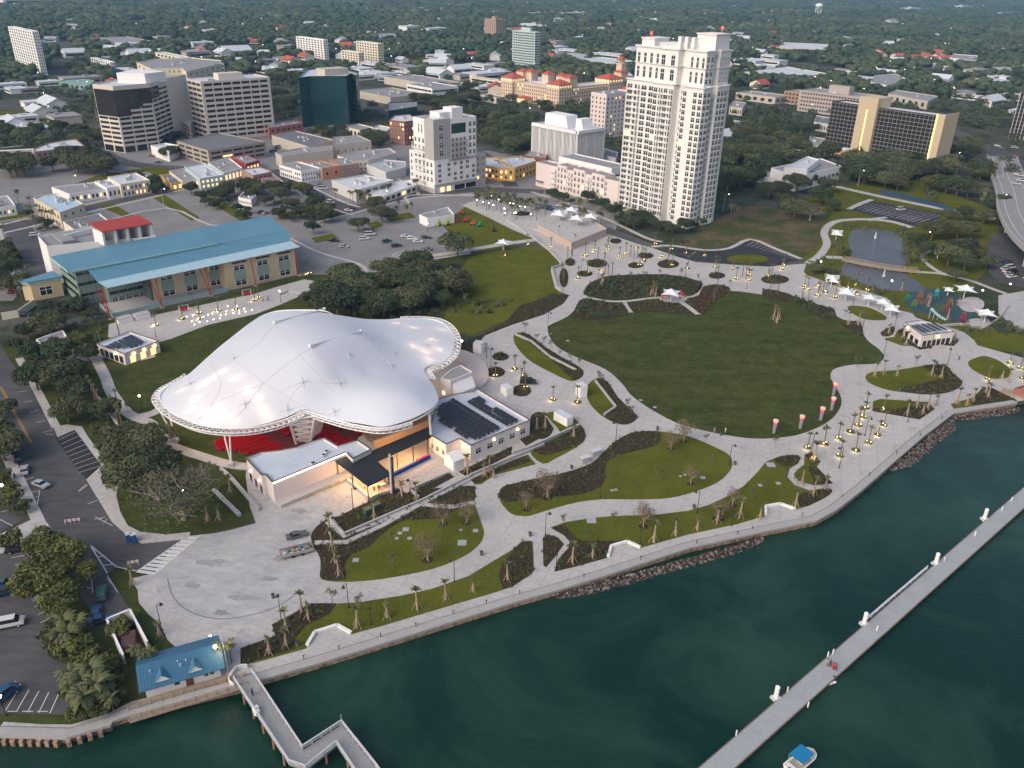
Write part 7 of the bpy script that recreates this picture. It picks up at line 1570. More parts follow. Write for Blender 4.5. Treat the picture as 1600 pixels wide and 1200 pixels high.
for px,py,lab in((1367,374,'white fountain plume in the far half of the lake'),(1380,434,'white fountain plume in the near half of the lake')):
 o=thing('fountain',lab,'fountain',(*G(px,py)[:2],.17));mb=MB();R=random.Random(px)
 for k in range(150):
  a=R.uniform(0,6.28);r=R.random()**.6*1.0;z=R.uniform(0,1);x=r*z;mb.ball((x*cos(a)*.8,x*sin(a)*.8,3.4*(1-z)+.1),.09+.07*R.random(),n=4)
 mb.build('spray',mat((.7,.74,.78),.4,.05,name='water_spray'),o,local=True);mb=MB();mb.tube((0,0,0),(0,0,.12),.6,.5,n=10);mb.build('nozzle_ring',DARK,o,local=True)
# playground
def playground():
 items=[((1418,470),(.03,.22,.12),'green climbing dome'),((1437,468),(.28,.12,.07),'terracotta climbing net tower'),((1450,474),(.22,.17,.10),'sandy play hut'),((1462,466),(.05,.25,.30),'turquoise play tower'),((1478,490),(.35,.02,.04),'red looping play frame'),((1503,503),(.32,.03,.05),'crimson spinner'),((1484,477),(.35,.12,.03),'orange play panel'),((1427,481),(.10,.22,.06),'lime balance beam set')]
 for k,(q,c,lab)in enumerate(items):
  o=thing('play_structure',lab+' in the playground','play equipment',(*G(*q)[:2],.2),k);m=mat(c,.5,.1,name='painted_play_steel');mb=MB();s=1.15 if k!=4 else 1.5
  for a in range(6):t=a*pi/3;mb.tube((s*cos(t),s*sin(t),0),(s*.6*cos(t+.5),s*.6*sin(t+.5),2.2+(k%3)*.6),.12)
  mb.build('frame',m,o,local=True);mb=MB()
  for a in range(6):t=a*pi/3;mb.tube((s*.6*cos(t+.5),s*.6*sin(t+.5),2.2+(k%3)*.6),(s*.6*cos(t+.5+pi/3),s*.6*sin(t+.5+pi/3),2.2+(k%3)*.6),.12)
  if k%2:mb.prism([(s*.9*cos(a*pi/3),s*.9*sin(a*pi/3))for a in range(6)],1.2,1.35,bottom=True)
  if k in(2,3):hipz=3.2;[mb.face([(s*cos(a*pi/2),s*sin(a*pi/2),2.7),(s*cos((a+1)*pi/2),s*sin((a+1)*pi/2),2.7),(0,0,4.2)])for a in range(4)]
  mb.build('platform',m,o,local=True)
 o=thing('tube_slide','long pale green slide running down across the playground','slide',tuple(G(1466,490)));a,b=G(1455,482,4.2),G(1478,500,.5);mb=MB();P=[a+(b-a)*t+np.array([0,0,-.5*sin(pi*t)])for t in np.linspace(0,1,9)]
 for p,q in zip(P[:-1],P[1:]):mb.tube(tuple(p),tuple(q),.55,n=8)
 mb.build('chute',mat((.38,.52,.48),.4,.05,name='pale_green_plastic'),o,smoothf=True);mb=MB()
 for p in P[:6:2]:mb.tube((p[0],p[1],.1),tuple(p),.1)
 mb.build('supports',STEEL,o)
playground()
# round lit pad edges: red chairs
for k in range(12):
 px,py=[(1036,463),(1041,463.5),(1046,463),(1053,461.5),(1058,461),(1063,462),(1068,462),(1040,468),(1062,467),(1240-195,467),(1070,465),(1034,466)][k]
 o=thing('lawn_chair','orange-red garden chair on the canopy pad','chair',(*G(px,py)[:2],.23),k*1.1,'orange-red chairs under the canopy in the planted bed');mb=MB();mb.box((0,0,.3),(.75,.7,.1));mb.box((0,.4,.4),(.75,.1,.65));mb.build('seat',mat((.5,.10,.04),.6,.1,name='orange_red_paint'),o,local=True);mb=MB()
 for x in(-.3,.3):
  for y in(-.3,.3):mb.box((x,y,0),(.07,.07,.3))
 mb.build('leg_frame',DARK,o,local=True)
# red pavilion gate at the right end, boardwalk
fence('boardwalk_fence','dark timber boardwalk leaving the shore at the right edge',[(1565,612),(1600,622),(1680,640)],.6,TIMBER,3)
polyb('small reddish roofed hut at the right edge by the boardwalk',[(1585,606),(1605,612),(1625,606),(1605,600)],2.6,mat((.30,.12,.10),.7,.1,name='rust_red_wall'),mat((.4,.22,.18),.8,.1,name='rust_roof'),(),0,'hut','hut')
# ---- flyover and its approach
def flyover():
 o=thing('flyover','grey elevated road curving along the right edge with pale parapets','bridge',(*G(1590,350)[:2],0));pts=[(1565,245,1.5),(1575,275,4),(1585,300,6.5),(1592,330,8.5),(1612,365,10),(1650,400,11),(1700,440,12)]
 C=smooth([tuple(G(*p))for p in pts],4,False);C=[np.array(c)for c in C];L_,R_=[],[]
 for i,c in enumerate(C):d=C[min(i+1,len(C)-1)]-C[max(i-1,0)];d/=np.linalg.norm(d[:2]);n=np.array([-d[1],d[0],0])*9.5;L_.append(c+n);R_.append(c-n)
 mb=MB();
 for i in range(len(C)-1):
  a,b,c,d=L_[i],L_[i+1],R_[i+1],R_[i];dz=np.array([0,0,-1.6]);mb.face([a,d,c,b]);mb.face([a+dz,b+dz,c+dz,d+dz],1);mb.face([a,b,b+dz,a+dz],1);mb.face([d,d+dz,c+dz,c],1)
 mb.build('deck',[mat((.27,.26,.26),.85,.12,.3,name='bridge_road'),CONC],o)
 for S_ in(L_,R_):
  mb=MB()
  for a,b in zip(S_[:-1],S_[1:]):mb.bar((a[0],a[1],a[2]+1.0),(b[0],b[1],b[2]+1.0),.45,1.05)
  mb.build('parapet',CONC,o)
 for f in(-.62,0,.62):
  mb=MB()
  for i in range(0,len(C)-1):
   n=(L_[i]-C[i])*f;n2=(L_[i+1]-C[i+1])*f;a,b=C[i]+n,C[i+1]+n2;e=b-a
   k=1
   for q in range(k):p,r=a+e*q/k,a+e*(q+1)/k;mb.bar((p[0],p[1],p[2]+.03),(r[0],r[1],r[2]+.03),.25,.02)
  mb.build('lane_line',PAINT,o)
 for i in range(8,len(C),5):
  for q in(L_[i]*.75+R_[i]*.25,L_[i]*.25+R_[i]*.75):mb=MB();mb.tube((q[0],q[1],0),(q[0],q[1],q[2]-1.6),.8,n=12);mb.build('pier',CONC,o)
flyover()
fence('construction_fence','blue mesh fence along the curved access road below the hotel',[(1375,302),(1410,309),(1425,313),(1445,318),(1468,325),(1488,331)],1.8,mat((.02,.06,.16),.7,.1,name='blue_mesh'),.15,cat='fence')
fence('retaining_wall','tall pale retaining wall beside the curving flyover',[(1564,270),(1566,300),(1562,330),(1566,350)],4,CONC,.6)
# ================================================================== VEHICLES
def car_proto(col,kind):
 o=thing('parked_car','x','car');L,W_,H={'sedan':(4.7,1.8,1.42),'suv':(4.8,1.9,1.72),'pickup':(5.6,2.0,1.85),'van':(5.2,2.0,2.1)}[kind];paint=mat(col,.28,.05,spec=.6,name='car_paint');hb=H*.52
 prof={'sedan':[(-.5,.28),(-.5,.62),(-.46,.66),(.46,.62),(.5,.55),(.5,.28)],'suv':[(-.5,.28),(-.5,.62),(-.47,.66),(.44,.64),(.5,.56),(.5,.28)],'pickup':[(-.5,.3),(-.5,.62),(-.47,.64),(.45,.64),(.5,.58),(.5,.3)],'van':[(-.5,.25),(-.5,.55),(-.48,.58),(.42,.56),(.5,.46),(.5,.25)]}[kind]
 mb=MB();n=len(prof)
 def ext(pf,w0,w1,m=0):
  b=len(mb.v);k=len(pf);zc=max(z for _,z in pf)
  for s in(-1,1):
   for x,z in pf:w=w0 if z<zc*.999 else w1;mb.v.append((x,s*w/2,z))
  for i in range(k):j=(i+1)%k;mb.f.append((b+i,b+k+i,b+k+j,b+j));mb.m.append(m)
  mb.f.append(tuple(range(b,b+k)));mb.m.append(m);mb.f.append(tuple(range(b+2*k-1,b+k-1,-1)));mb.m.append(m)
 ext([(x*L,z*H)for x,z in prof],W_,W_*.94);body=mb.build('body',paint,o,local=True)
 cab={'sedan':(-.30,.20,-.20,.06),'suv':(-.48,.24,-.42,.12),'pickup':(-.08,.28,-.04,.16),'van':(-.49,.34,-.46,.22)}[kind]
 mb=MB();z0,z1=H*.62,H*.97;b4=[(cab[0]*L,z0,W_*.9),(cab[1]*L,z0,W_*.9),(cab[3]*L,z1,W_*.74),(cab[2]*L,z1,W_*.74)]
 for s in(-1,1):mb.face([(x,s*w/2,z)for x,z,w in b4][::s])
 mb.face([(b4[1][0],-b4[1][2]/2,z0),(b4[1][0],b4[1][2]/2,z0),(b4[2][0],b4[2][2]/2,z1),(b4[2][0],-b4[2][2]/2,z1)]);mb.face([(b4[0][0],b4[0][2]/2,z0),(b4[0][0],-b4[0][2]/2,z0),(b4[3][0],-b4[3][2]/2,z1),(b4[3][0],b4[3][2]/2,z1)]);mb.build('window_glass',GLASS,o,local=True)
 mb=MB();mb.prism([(b4[3][0]-.05,-b4[3][2]/2-.03),(b4[2][0]+.05,-b4[2][2]/2-.03),(b4[2][0]+.05,b4[2][2]/2+.03),(b4[3][0]-.05,b4[3][2]/2+.03)],z1+.002,z1+.06);mb.build('roof',paint,o,local=True)
 for x in(-.31,.31):
  for s in(-1,1):mb=MB();mb.tube((x*L,s*(W_/2-.2),.33),(x*L,s*(W_/2+.01),.33),.33,n=12);mb.tube((x*L,s*(W_/2+.012),.33),(x*L,s*(W_/2+.03),.33),.19,n=8,m=1);mb.build('wheel',[DARK,STEEL],o,local=True)
 for s in(-1,1):mb=MB();mb.box((L/2-.02,s*W_*.36,H*.42),(.08,.35,.14));mb.build('headlight',LWHITE,o,local=True);mb=MB();mb.box((-L/2+.02,s*W_*.38,H*.45),(.08,.28,.16));mb.build('tail_light',mat((.3,.01,.01),.4,.1,name='tail_light'),o,local=True)
 return freeze(o)
CC={'white':(.6,.6,.6),'silver':(.35,.36,.38),'black':(.02,.02,.024),'blue':(.02,.07,.16),'navy':(.015,.03,.06),'red':(.25,.02,.02),'grey':(.10,.105,.11),'green':(.03,.10,.10)}
CP={}
def car(px,py,yaw,col,kind,label,z=.1):
 k=(col,kind);p=G(px,py)
 if k not in CP:CP[k]=o=car_proto(CC[col],kind);o.location=(p[0],p[1],z);o.rotation_euler=(0,0,radians(yaw));o['label']=label;o['group']='cars in the town and park';return
 dup(CP[k],(p[0],p[1],z),radians(yaw),label,'cars in the town and park')
CARS=[(65,760,-25,'silver','sedan','silver sedan turning on the wide road at left'),(30,719,118,'navy','suv','dark blue car parked at the left kerb, farther of the front two'),(39,738,118,'silver','sedan','silver car parked nearest at the left kerb'),(25,706,118,'navy','sedan','dark car half under the tree at the left kerb'),(464,840,25,'grey','sedan','dark grey sedan parked on the round plaza'),(160,932,112,'green','suv','dark teal car parked beside the lot wall'),(151,962,112,'blue','sedan','blue car half hidden under the tree by the path'),(158,972,20,'blue','sedan','bright blue car end at the brick path'),(29,861,20,'black','suv','black car in the small lot under the tree'),(8,1090,62,'blue','van','blue van parked at the lower left corner'),(40,905,20,'silver','sedan','silver car in the lower left lot'),(48,925,20,'red','sedan','red car under the tree in the lower left lot'),(50,902,18,'black','sedan','black car under the big tree in the lower left lot'),
 (39,494,12,'black','sedan','black car before the cream yard wall'),(521,378,-8,'black','pickup','black pickup in the upper left of the parking lot'),(538,387,-8,'silver','sedan','silver sedan alone in the parking lot'),(569,375,15,'white','suv','white suv in the middle of the parking lot'),(578,368,15,'white','van','white van behind the white suv'),(576,362,10,'black','suv','black suv at the trees of the parking lot'),(604,379,40,'green','suv','dark green suv in a cluster of the lot'),(619,386,30,'navy','suv','dark blue suv nearest in the lot cluster'),(634,371,-5,'white','sedan','white sedan, leftmost of the right group'),(644,375,-5,'white','suv','white suv, middle of the right group'),(653,379,0,'white','sedan','white sedan, right of the right group'),(666,373,-5,'black','suv','dark suv at the end of the right group'),(668,391,-20,'green','sedan','dark green car beside the oak in the lot'),
 (547,327,-20,'black','suv','black suv on the street by the white pavilion'),(545,330,-20,'white','sedan','white car passing the black suv on the street'),(466,322,10,'white','sedan','white car in the back lot, first'),(472,323,10,'silver','sedan','silver car in the back lot'),(458,327,10,'black','sedan','black car in the back lot'),(495,322,0,'black','sedan','black car near the bush in the back lot'),(501,325,0,'grey','suv','grey suv near the bush in the back lot'),(416,334,60,'silver','sedan','silver car behind the blue roof'),(408,333,60,'black','sedan','black car behind the blue roof'),(434,319,0,'black','suv','black suv by the dark house'),(445,318,0,'black','sedan','black sedan by the dark house'),(452,316,0,'white','sedan','white sedan by the dark house'),(453,284,20,'black','sedan','black car in the alley beside the white building'),(500,290,0,'grey','sedan','grey car behind the palm tree'),(505,296,0,'white','van','white van behind the palm tree'),(486,298,0,'grey','suv','grey suv at the foot of the alley'),(238,245,0,'red','sedan','red car alone on the lot before the curved office'),(248,255,0,'black','sedan','dark car on the lot before the curved office'),(497,355,10,'silver','sedan','silver car on the road by the trees'),(437,236,0,'silver','sedan','silver car beside the tan halls'),(432,232,0,'blue','sedan','blue car beside the tan halls'),(55,369,20,'white','suv','white suv parked by the white auditorium'),(875,323,-20,'white','sedan','white car on the street before the pink apartments'),
 (1407,329,20,'white','van','white van in the lot beside the lake'),(1459,299,20,'green','sedan','teal car on the access loop'),(1571,422,20,'white','suv','white car under the flyover, farthest'),(1574,426,20,'white','sedan','white car under the flyover, second'),(1577,430,20,'silver','sedan','silver car under the flyover, third'),(1580,434,20,'white','sedan','white car under the flyover, nearest'),(1585,232,-35,'white','van','white van on the approach road'),(1558,229,-35,'white','sedan','white car on the approach road'),(1587,246,-35,'red','sedan','red car on the approach road'),(1565,234,-35,'black','suv','black car on the approach road'),(1240,222,20,'blue','sedan','blue car in the lot left of the hotel'),(1230,226,20,'silver','sedan','silver car in the lot left of the hotel'),(1222,229,20,'white','suv','white car in the lot left of the hotel'),(1236,229,20,'navy','suv','dark car in the lot left of the hotel'),(784,195,20,'silver','sedan','silver car between the trees right of the mid-rise, farthest'),(783,201,20,'blue','sedan','blue car between the trees right of the mid-rise'),(782,207,20,'silver','suv','silver car between the trees right of the mid-rise, nearest'),(825,600,0,'black','van','black van by the round bed near the pavilion')]
for c in CARS:car(*c)
for k,(q,dz)in enumerate((((1590,273),4.4),((1593,275),4.4),((1595,283),5.4),((1588,288),5.6),((1598,283),5.4))):
 p=G(*q,dz);dup(CP[('white','sedan')],tuple(p),radians(-60),'white car with lit headlamps on the flyover','headlit cars on the flyover')
RC=random.Random(9);ck=list(CP)
for(x0,y0),(x1,y1),n,yaw,lab in(((1206,228),(1246,214),9,132,'car in the crowded lot left of the gridded hotel'),((427,239),(440,226),6,42,'car beside the tan halls downtown'),((780,192),(779,214),7,42,'car parked under the oaks right of the mid-rise'),((440,326),(478,320),6,100,'car in the back lot beyond the blue roof'),((1160,152),(1430,194),12,-20,'car driving on the road behind the gridded hotel'),((100,205),(160,240),5,-60,'car on the road left of the curved office'),((595,170),(690,212),7,-40,'car on the street above the mid-rise'),((770,305),(870,330),5,-35,'car on the street beside the small palm plaza'),((1570,408),(1586,436),5,20,'car in the lot under the flyover'),((20,460),(4,420),3,100,'car on the road at the left edge'),((0,888),(20,1000),3,20,'car in the lower left lot near the edge'),((300,285),(400,272),5,10,'car on the road before the lit shop row'),((480,300),(520,320),4,-40,'car on the diagonal alley downtown')):
 for k in range(n):t=(k+RC.uniform(.1,.8))/n;p=G(x0+(x1-x0)*t,y0+(y1-y0)*t);dup(CP[RC.choice(ck)],(p[0],p[1],.1),radians(yaw),lab,lab.replace('car','cars',1))
# flatbed trailer of debris on the round plaza
def debris():
 o=thing('trailer','low trailer loaded with building debris on the round plaza','trailer',(*G(464,866)[:2],.15),.42);mb=MB();mb.box((0,0,.5),(7,2.3,.18));mb.box((-3.9,0,.5),(1,.2,.12));mb.build('bed',mat((.22,.20,.19),.8,.2,name='dusty_steel'),o,local=True)
 mb=MB();mb.box((0,-1.2,.68),(7,.08,.8));mb.box((0,1.2,.68),(7,.08,.8));mb.build('side_panel',mat((.34,.31,.28),.8,.25,1,name='scuffed_board'),o,local=True)
 for x in(-1,1):
  for s in(-1,1):mb=MB();mb.tube((x,s*.9,.38),(x,s*1.25,.38),.38,n=10);mb.build('wheel',DARK,o,local=True)
 R=random.Random(4);cols=[(.35,.30,.25),(.5,.5,.5),(.08,.25,.3),(.10,.08,.07),(.28,.2,.14),(.6,.6,.62)]
 for k in range(34):
  mb=MB();d=(R.uniform(.3,1.4),R.uniform(.2,.6),R.uniform(.08,.4));mb.box((0,0,0),d);t=mb.build('scrap',mat(cols[k%6],.8,.2,1,name='scrap'),o,local=True);t.location=(R.uniform(-3,3),R.uniform(-.8,.8),.69+R.uniform(0,.5));t.rotation_euler=(R.uniform(-.3,.3),R.uniform(-.3,.3),R.uniform(0,3))
debris()
def mower(px,py,col,lab):
 o=thing('lift_machine',lab,'machine',(*G(px,py)[:2],0),rnd.uniform(0,3));mb=MB();mb.box((0,0,.5),(2.6,1.3,.8));mb.box((.7,0,1.302),(.9,1.1,.8));m=mat(col,.5,.1,name='machine_paint');mb.build('body',m,o,local=True);mb=MB();mb.tube((-1,0,1.3),(.6,0,3.2),.14);mb.tube((.6,0,3.2),(2.4,0,2.4),.12);mb.build('boom',m,o,local=True)
 for x in(-.9,.9):
  for s in(-1,1):mb=MB();mb.tube((x,s*.6,.45),(x,s*.95,.45),.45,n=10);mb.build('wheel',DARK,o,local=True)
for a in((715,347,(.35,.02,.08),'crimson lift parked beside the oak in the builders yard'),(728,347,(.4,.03,.03),'red lift right of the crimson one'),(739,352,(.45,.12,.02),'orange mini loader by the green lift'),(749,354,(.02,.30,.12),'bright green lift in the builders yard'),(722,335,(.3,.05,.03),'dark red machine behind the hut'),(685,353,(.3,.4,.03),'lime green cabinet machine by the hedge'),(698,414-62,(.3,.4,.03),'lime green machine beside the white hut'),(772,362,(.03,.03,.03),'black skid loader at the end of the yard')):mower(*a)
for px,py,s,lab in((110,818,1,'red and white barricade on the road, left one'),(118,817,1,'red and white barricade on the road, right one'),(209,883,1,'orange barricade at the foot of the crosswalk')):
 o=thing('barricade',lab,'barricade',(*G(px,py)[:2],.07),.3);mb=MB()
 for z in(.5,.9):mb.box((0,0,z),(2.2,.06,.25),m=0)
 for x in(-.6,.3):mb.box((x,-.04,.5),(.3,.04,.25),m=1);mb.box((x,-.04,.9),(.3,.04,.25),m=1)
 mb.build('boards',[LWHITE,mat((.6,.08,.03),.6,.1,name='orange_stripe')],o,local=True);mb=MB()
 for x in(-1,1):mb.tube((x,-.4,0),(x,0,1.2),.04);mb.tube((x,.4,0),(x,0,1.2),.04)
 mb.build('legs',STEEL,o,local=True)
# ================================================================== PEOPLE
def person(px,py,shirt,trousers,label,z=.15,pose=0,rz=0):
 g=G(px,py,z);o=thing('person',label,'person',tuple(g),rz)
 J=[(0,0,.95),(0,0,1.2),(0,0,1.45),(0,0,1.56),(0,.02,1.68),(.19,0,1.42),(.27,.02,1.14),(.27,-.1,.9),(-.19,0,1.42),(-.27,.02,1.14),(-.26,-.1,.9),(.1,0,.9),(.12,-.04-pose*.18,.5),(.12,.04-pose*.2,.08),(.12,-.1-pose*.2,.04),(-.1,0,.9),(-.12,0+pose*.15,.5),(-.12,.06+pose*.25,.08),(-.12,-.08+pose*.25,.04)]
 E_=[(0,1),(1,2),(2,3),(3,4),(2,5),(5,6),(6,7),(2,8),(8,9),(9,10),(0,11),(11,12),(12,13),(13,14),(0,15),(15,16),(16,17),(17,18)]
 rad=[.14,.14,.15,.06,.11,.075,.05,.04,.075,.05,.04,.10,.07,.05,.045,.10,.07,.05,.045]
 me=bpy.data.meshes.new('body');me.from_pydata(J,E_,[]);b=bpy.data.objects.new('body',me);COL.objects.link(b);b.parent=o
 b.modifiers.new('skin','SKIN')
 for i,r in enumerate(rad):me.skin_vertices[0].data[i].radius=(r,r)
 me.skin_vertices[0].data[0].use_root=True
 sd=b.modifiers.new('sub','SUBSURF');sd.levels=1;sd.render_levels=1;me.materials.append(mat((.35,.2,.14),.7,.05,name='skin_tone'))
 mb=MB();mb.tube((0,0,.92),(0,0,1.2),.19,.185,n=10);mb.tube((0,0,1.2),(0,0,1.47),.185,.2,n=10);mb.tube((.17,0,1.45),(.28,.02,1.16),.095,.07,n=8);mb.tube((-.17,0,1.45),(-.28,.02,1.16),.095,.07,n=8);mb.build('shirt',mat(shirt,.8,.1,1,name='shirt_cloth'),o,local=True,smoothf=True)
 mb=MB();mb.tube((0,0,.8),(0,0,.95),.17,.185,n=10)
 for s,p in((1,-pose),(-1,pose)):mb.tube((s*.1,0,.88),(s*.12,p*.17,.5),.115,.085,n=8);mb.tube((s*.12,p*.17,.5),(s*.12,p*.22,.14),.085,.065,n=8)
 mb.build('trousers',mat(trousers,.8,.1,1,name='trouser_cloth'),o,local=True,smoothf=True)
 mb=MB();mb.ball((0,.03,1.74),.125,n=8,rz=.12);mb.build('hair',mat((.03,.02,.015),.8,.1,name='dark_hair'),o,local=True,smoothf=True)
PPL=[(411,471,(.35,.5,.05),(.03,.03,.05),'person in a lime vest on the library terrace',.16,0),(419,470,(.03,.05,.12),(.02,.02,.03),'person in dark clothes beside the lime vest',.16,1),(1291,1040,(.35,.33,.33),(.3,.28,.25),'person in pale clothes on the floating dock',-.55,0),(1296,1042,(.03,.03,.04),(.03,.03,.04),'person in black on the floating dock',-.55,1),(1301,1046,(.55,.02,.04),(.5,.02,.04),'person in red on the floating dock, left one',-.55,0),(1304,1048,(.55,.02,.04),(.05,.05,.05),'person in red on the floating dock, right one',-.55,1),
 (174,1024,(.08,.02,.1),(.02,.02,.03),'person in purple walking on the path by the white yard',.15,1),(24,748,(.02,.02,.03),(.02,.02,.03),'dark-clad person on the left pavement',.16,1),(1116,675,(.4,.3,.2),(.5,.4,.35),'person in tan on the path below the great lawn, left',.15,1),(1133,676,(.6,.6,.6),(.5,.45,.4),'person in white on the path below the great lawn, right',.15,0),(847,407,(.02,.02,.03),(.03,.03,.03),'dark-clad person on the north plaza',.15,1),(1498,563,(.02,.02,.03),(.02,.02,.03),'dark-clad person at the right island lawn',.15,1),(395,1087,(.02,.02,.03),(.02,.02,.03),'dark-clad person on the fishing pier',.9,0),(923,382,(.6,.6,.6),(.5,.5,.5),'person in white by the raised terrace',.15,0),(930,384,(.5,.5,.55),(.3,.3,.3),'person in pale clothes by the raised terrace',.15,1)]
for q in PPL:person(q[0],q[1],q[2],q[3],q[4],q[5],q[6],rnd.uniform(0,6))
for k,(px,py)in enumerate(((578,757),(583,762),(588,752),(594,760),(597,750),(602,757),(585,768),(570,765),(606,748),(592,767))):person(px,py,[(.5,.5,.5),(.05,.05,.06),(.4,.1,.08),(.6,.58,.5)][k%4],(.03,.03,.04),'person standing at the amber-lit bar, '+('far left','left in front','behind the middle table','centre','centre back','right','nearest the wall','outer left','rightmost','front centre')[k],.15,k%2,k)
for k,(px,py)in enumerate(((582,765),(590,756),(598,762),(604,752))):
 o=thing('bar_table','lit white table in the amber bar, '+('left','middle back','middle front','right')[k],'table',(*G(px,py)[:2],.12),.4);mb=MB();mb.box((0,0,1.0),(1.6,.8,.06));mb.build('tabletop',LWHITE,o,local=True);mb=MB();mb.tube((0,0,0),(0,0,1),.06);mb.tube((0,0,0),(0,0,.05),.3);mb.build('leg',STEEL,o,local=True)
# ================================================================== VEGETATION
def leaf_mat(col,name,var=.45):
 m=mat(col,.75,var,.5,.25,name=name,rndobj=.5,fine=1.2);return m
def wood_mat(name):
 m=bpy.data.materials.new(name);m.use_nodes=True;N=m.node_tree.nodes;L=m.node_tree.links;b=N['Principled BSDF'];b.inputs['Roughness'].default_value=.8;b.inputs['Specular IOR Level'].default_value=.15;g=N.new('ShaderNodeNewGeometry');src=None
 for sc,w in((.006,.9),(.09,1.0),(.7,.5)):
  t=N.new('ShaderNodeTexNoise');t.inputs['Scale'].default_value=sc;t.inputs['Detail'].default_value=3;L.new(g.outputs['Position'],t.inputs['Vector']);a=N.new('ShaderNodeMath');a.operation='MULTIPLY_ADD';L.new(t.outputs['Fac'],a.inputs[0]);a.inputs[1].default_value=w
  if src:L.new(src,a.inputs[2])
  else:a.inputs[2].default_value=-.7
  src=a.outputs[0]
 r=N.new('ShaderNodeValToRGB');L.new(src,r.inputs[0]);e=r.color_ramp.elements;e[0].position=.2;e[0].color=(.020,.036,.022,1);e[1].position=.8;e[1].color=(.13,.13,.075,1)
 for p,c in((.42,(.038,.062,.032)),(.6,(.070,.090,.042))):q=e.new(p);q.color=(*c,1)
 L.new(r.outputs[0],b.inputs['Base Color']);return m
L_OAK=leaf_mat((.092,.104,.048),'oak_leaves');L_DARK=leaf_mat((.054,.074,.036),'dark_leaves');L_YEL=leaf_mat((.105,.115,.032),'yellow_green_leaves');L_DRY=leaf_mat((.15,.12,.07),'sparse_bronze_leaves');L_PALM=leaf_mat((.10,.11,.045),'palm_fronds');L_SHR=leaf_mat((.075,.092,.030),'shrub_leaves');L_RED=leaf_mat((.10,.07,.028),'russet_leaves')
def leaf_cloud(rng,lobes,n,size,flat=.5,shell=.55):
 """n leaf sprays (quads) through the outer volume of ellipsoid lobes (x,y,z,rx,rz)"""
 L=np.array(lobes);w=L[:,3]**2*L[:,4];w/=w.sum();idx=rng.choice(len(L),n,p=w);d=rng.normal(size=(n,3));d/=np.linalg.norm(d,axis=1)[:,None]
 d[:,2]=np.where(d[:,2]<-.35,-d[:,2],d[:,2]);r=shell+(1-shell)*rng.random(n)**.5;r*=1+rng.normal(size=n)*.06
 c=L[idx,:3]+d*np.stack([L[idx,3],L[idx,3],L[idx,4]],1)*r[:,None]
 a=rng.normal(size=(n,3));a[:,2]*=flat;a/=np.linalg.norm(a,axis=1)[:,None];b=np.cross(a,d+rng.normal(size=(n,3))*.6);b/=np.linalg.norm(b,axis=1)[:,None]+1e-9
 s=(size*rng.uniform(.6,1.4,n))[:,None];V=np.stack([c-a*s,c+b*s*.6,c+a*s,c-b*s*.6],1).reshape(-1,3);return V,np.arange(4*n).reshape(-1,4)
def tree_proto(name,seed,R_,H,n,leaf,size,trunk_r=.35,lobes=7,spread=1.0,bare=0,cat='tree',stakes=False,stemh=.35,bark=None):
 rng=np.random.default_rng(seed);o=thing(name,'x',cat);Ls=[]
 for k in range(lobes):
  a=2*pi*k/lobes+rng.uniform(-.4,.4);rr=R_*rng.uniform(.35,.68)*spread if k else 0;z=H*rng.uniform(.45,.78)if k else H*.72;Ls.append((rr*cos(a),rr*sin(a),z,R_*rng.uniform(.38,.58),H*rng.uniform(.2,.3)))
 V,T=leaf_cloud(rng,Ls,n,size);fastmesh('crown',V,T,leaf,o)
 mb=MB();zt=H*stemh;mb.tube((0,0,-.2),(0,0,zt),trunk_r,trunk_r*.75,n=8)
 for x,y,z,r,rz in Ls:
  m_=(x*.5+rng.uniform(-.3,.3),y*.5+rng.uniform(-.3,.3),(zt+z)/2);mb.tube((0,0,zt*.9),m_,trunk_r*.55,trunk_r*.35,n=5,cap=False);mb.tube(m_,(x,y,z),trunk_r*.35,trunk_r*.12,n=5,cap=False)
  for q in range(2+bare*5):
   e=rng.normal(size=3);e/=np.linalg.norm(e);e[2]=abs(e[2]);p=(x+e[0]*r*.95,y+e[1]*r*.95,z+e[2]*rz*.95);mb.tube((x,y,z)if q%2 else((m_[0]+x)/2,(m_[1]+y)/2,(m_[2]+z)/2),p,trunk_r*.16,trunk_r*.04,n=4,cap=False)
 mb.build('trunk',bark or BARK,o,local=True)
 if stakes:
  mb=MB()
  for k in range(3):a=k*2.1;mb.tube((1.3*cos(a),1.3*sin(a),0),(.1*cos(a),.1*sin(a),1.9),.05,n=4)
  mb.build('brace_stakes',PALE_BARK,o,local=True);mb=MB();mb.tube((0,0,.0),(0,0,.12),1.5,1.35,n=14);mb.build('mulch_ring',GM['mulch'],o,local=True)
 return freeze(o)
def frond_geo(mb,top,n,ln,rng,droop=1.0,up=.4,w=.16):
 for k in range(n):
  a=2*pi*k/n+rng.uniform(-.25,.25);el=rng.uniform(-.3,1.2)if up>.3 else rng.uniform(.7,1.45);l=ln*rng.uniform(.8,1.1);px_,py_,pz_=top;P=[(px_,py_,pz_)];e=el
  for s in range(4):P.append((P[-1][0]+cos(a)*cos(e)*l/4,P[-1][1]+sin(a)*cos(e)*l/4,P[-1][2]+sin(e)*l/4));e-=.42*droop
  for s in range(4):
   ws=[.4,1,1,.75,.1];dx,dy=-sin(a)*w*l*.9,cos(a)*w*l*.9;p,q=P[s],P[s+1]
   for g in(-1,1):mb.face([p,q,(q[0]+g*dx*ws[s+1],q[1]+g*dy*ws[s+1],q[2]-w*l*.35*ws[s+1]),(p[0]+g*dx*ws[s],p[1]+g*dy*ws[s],p[2]-w*l*.35*ws[s])])
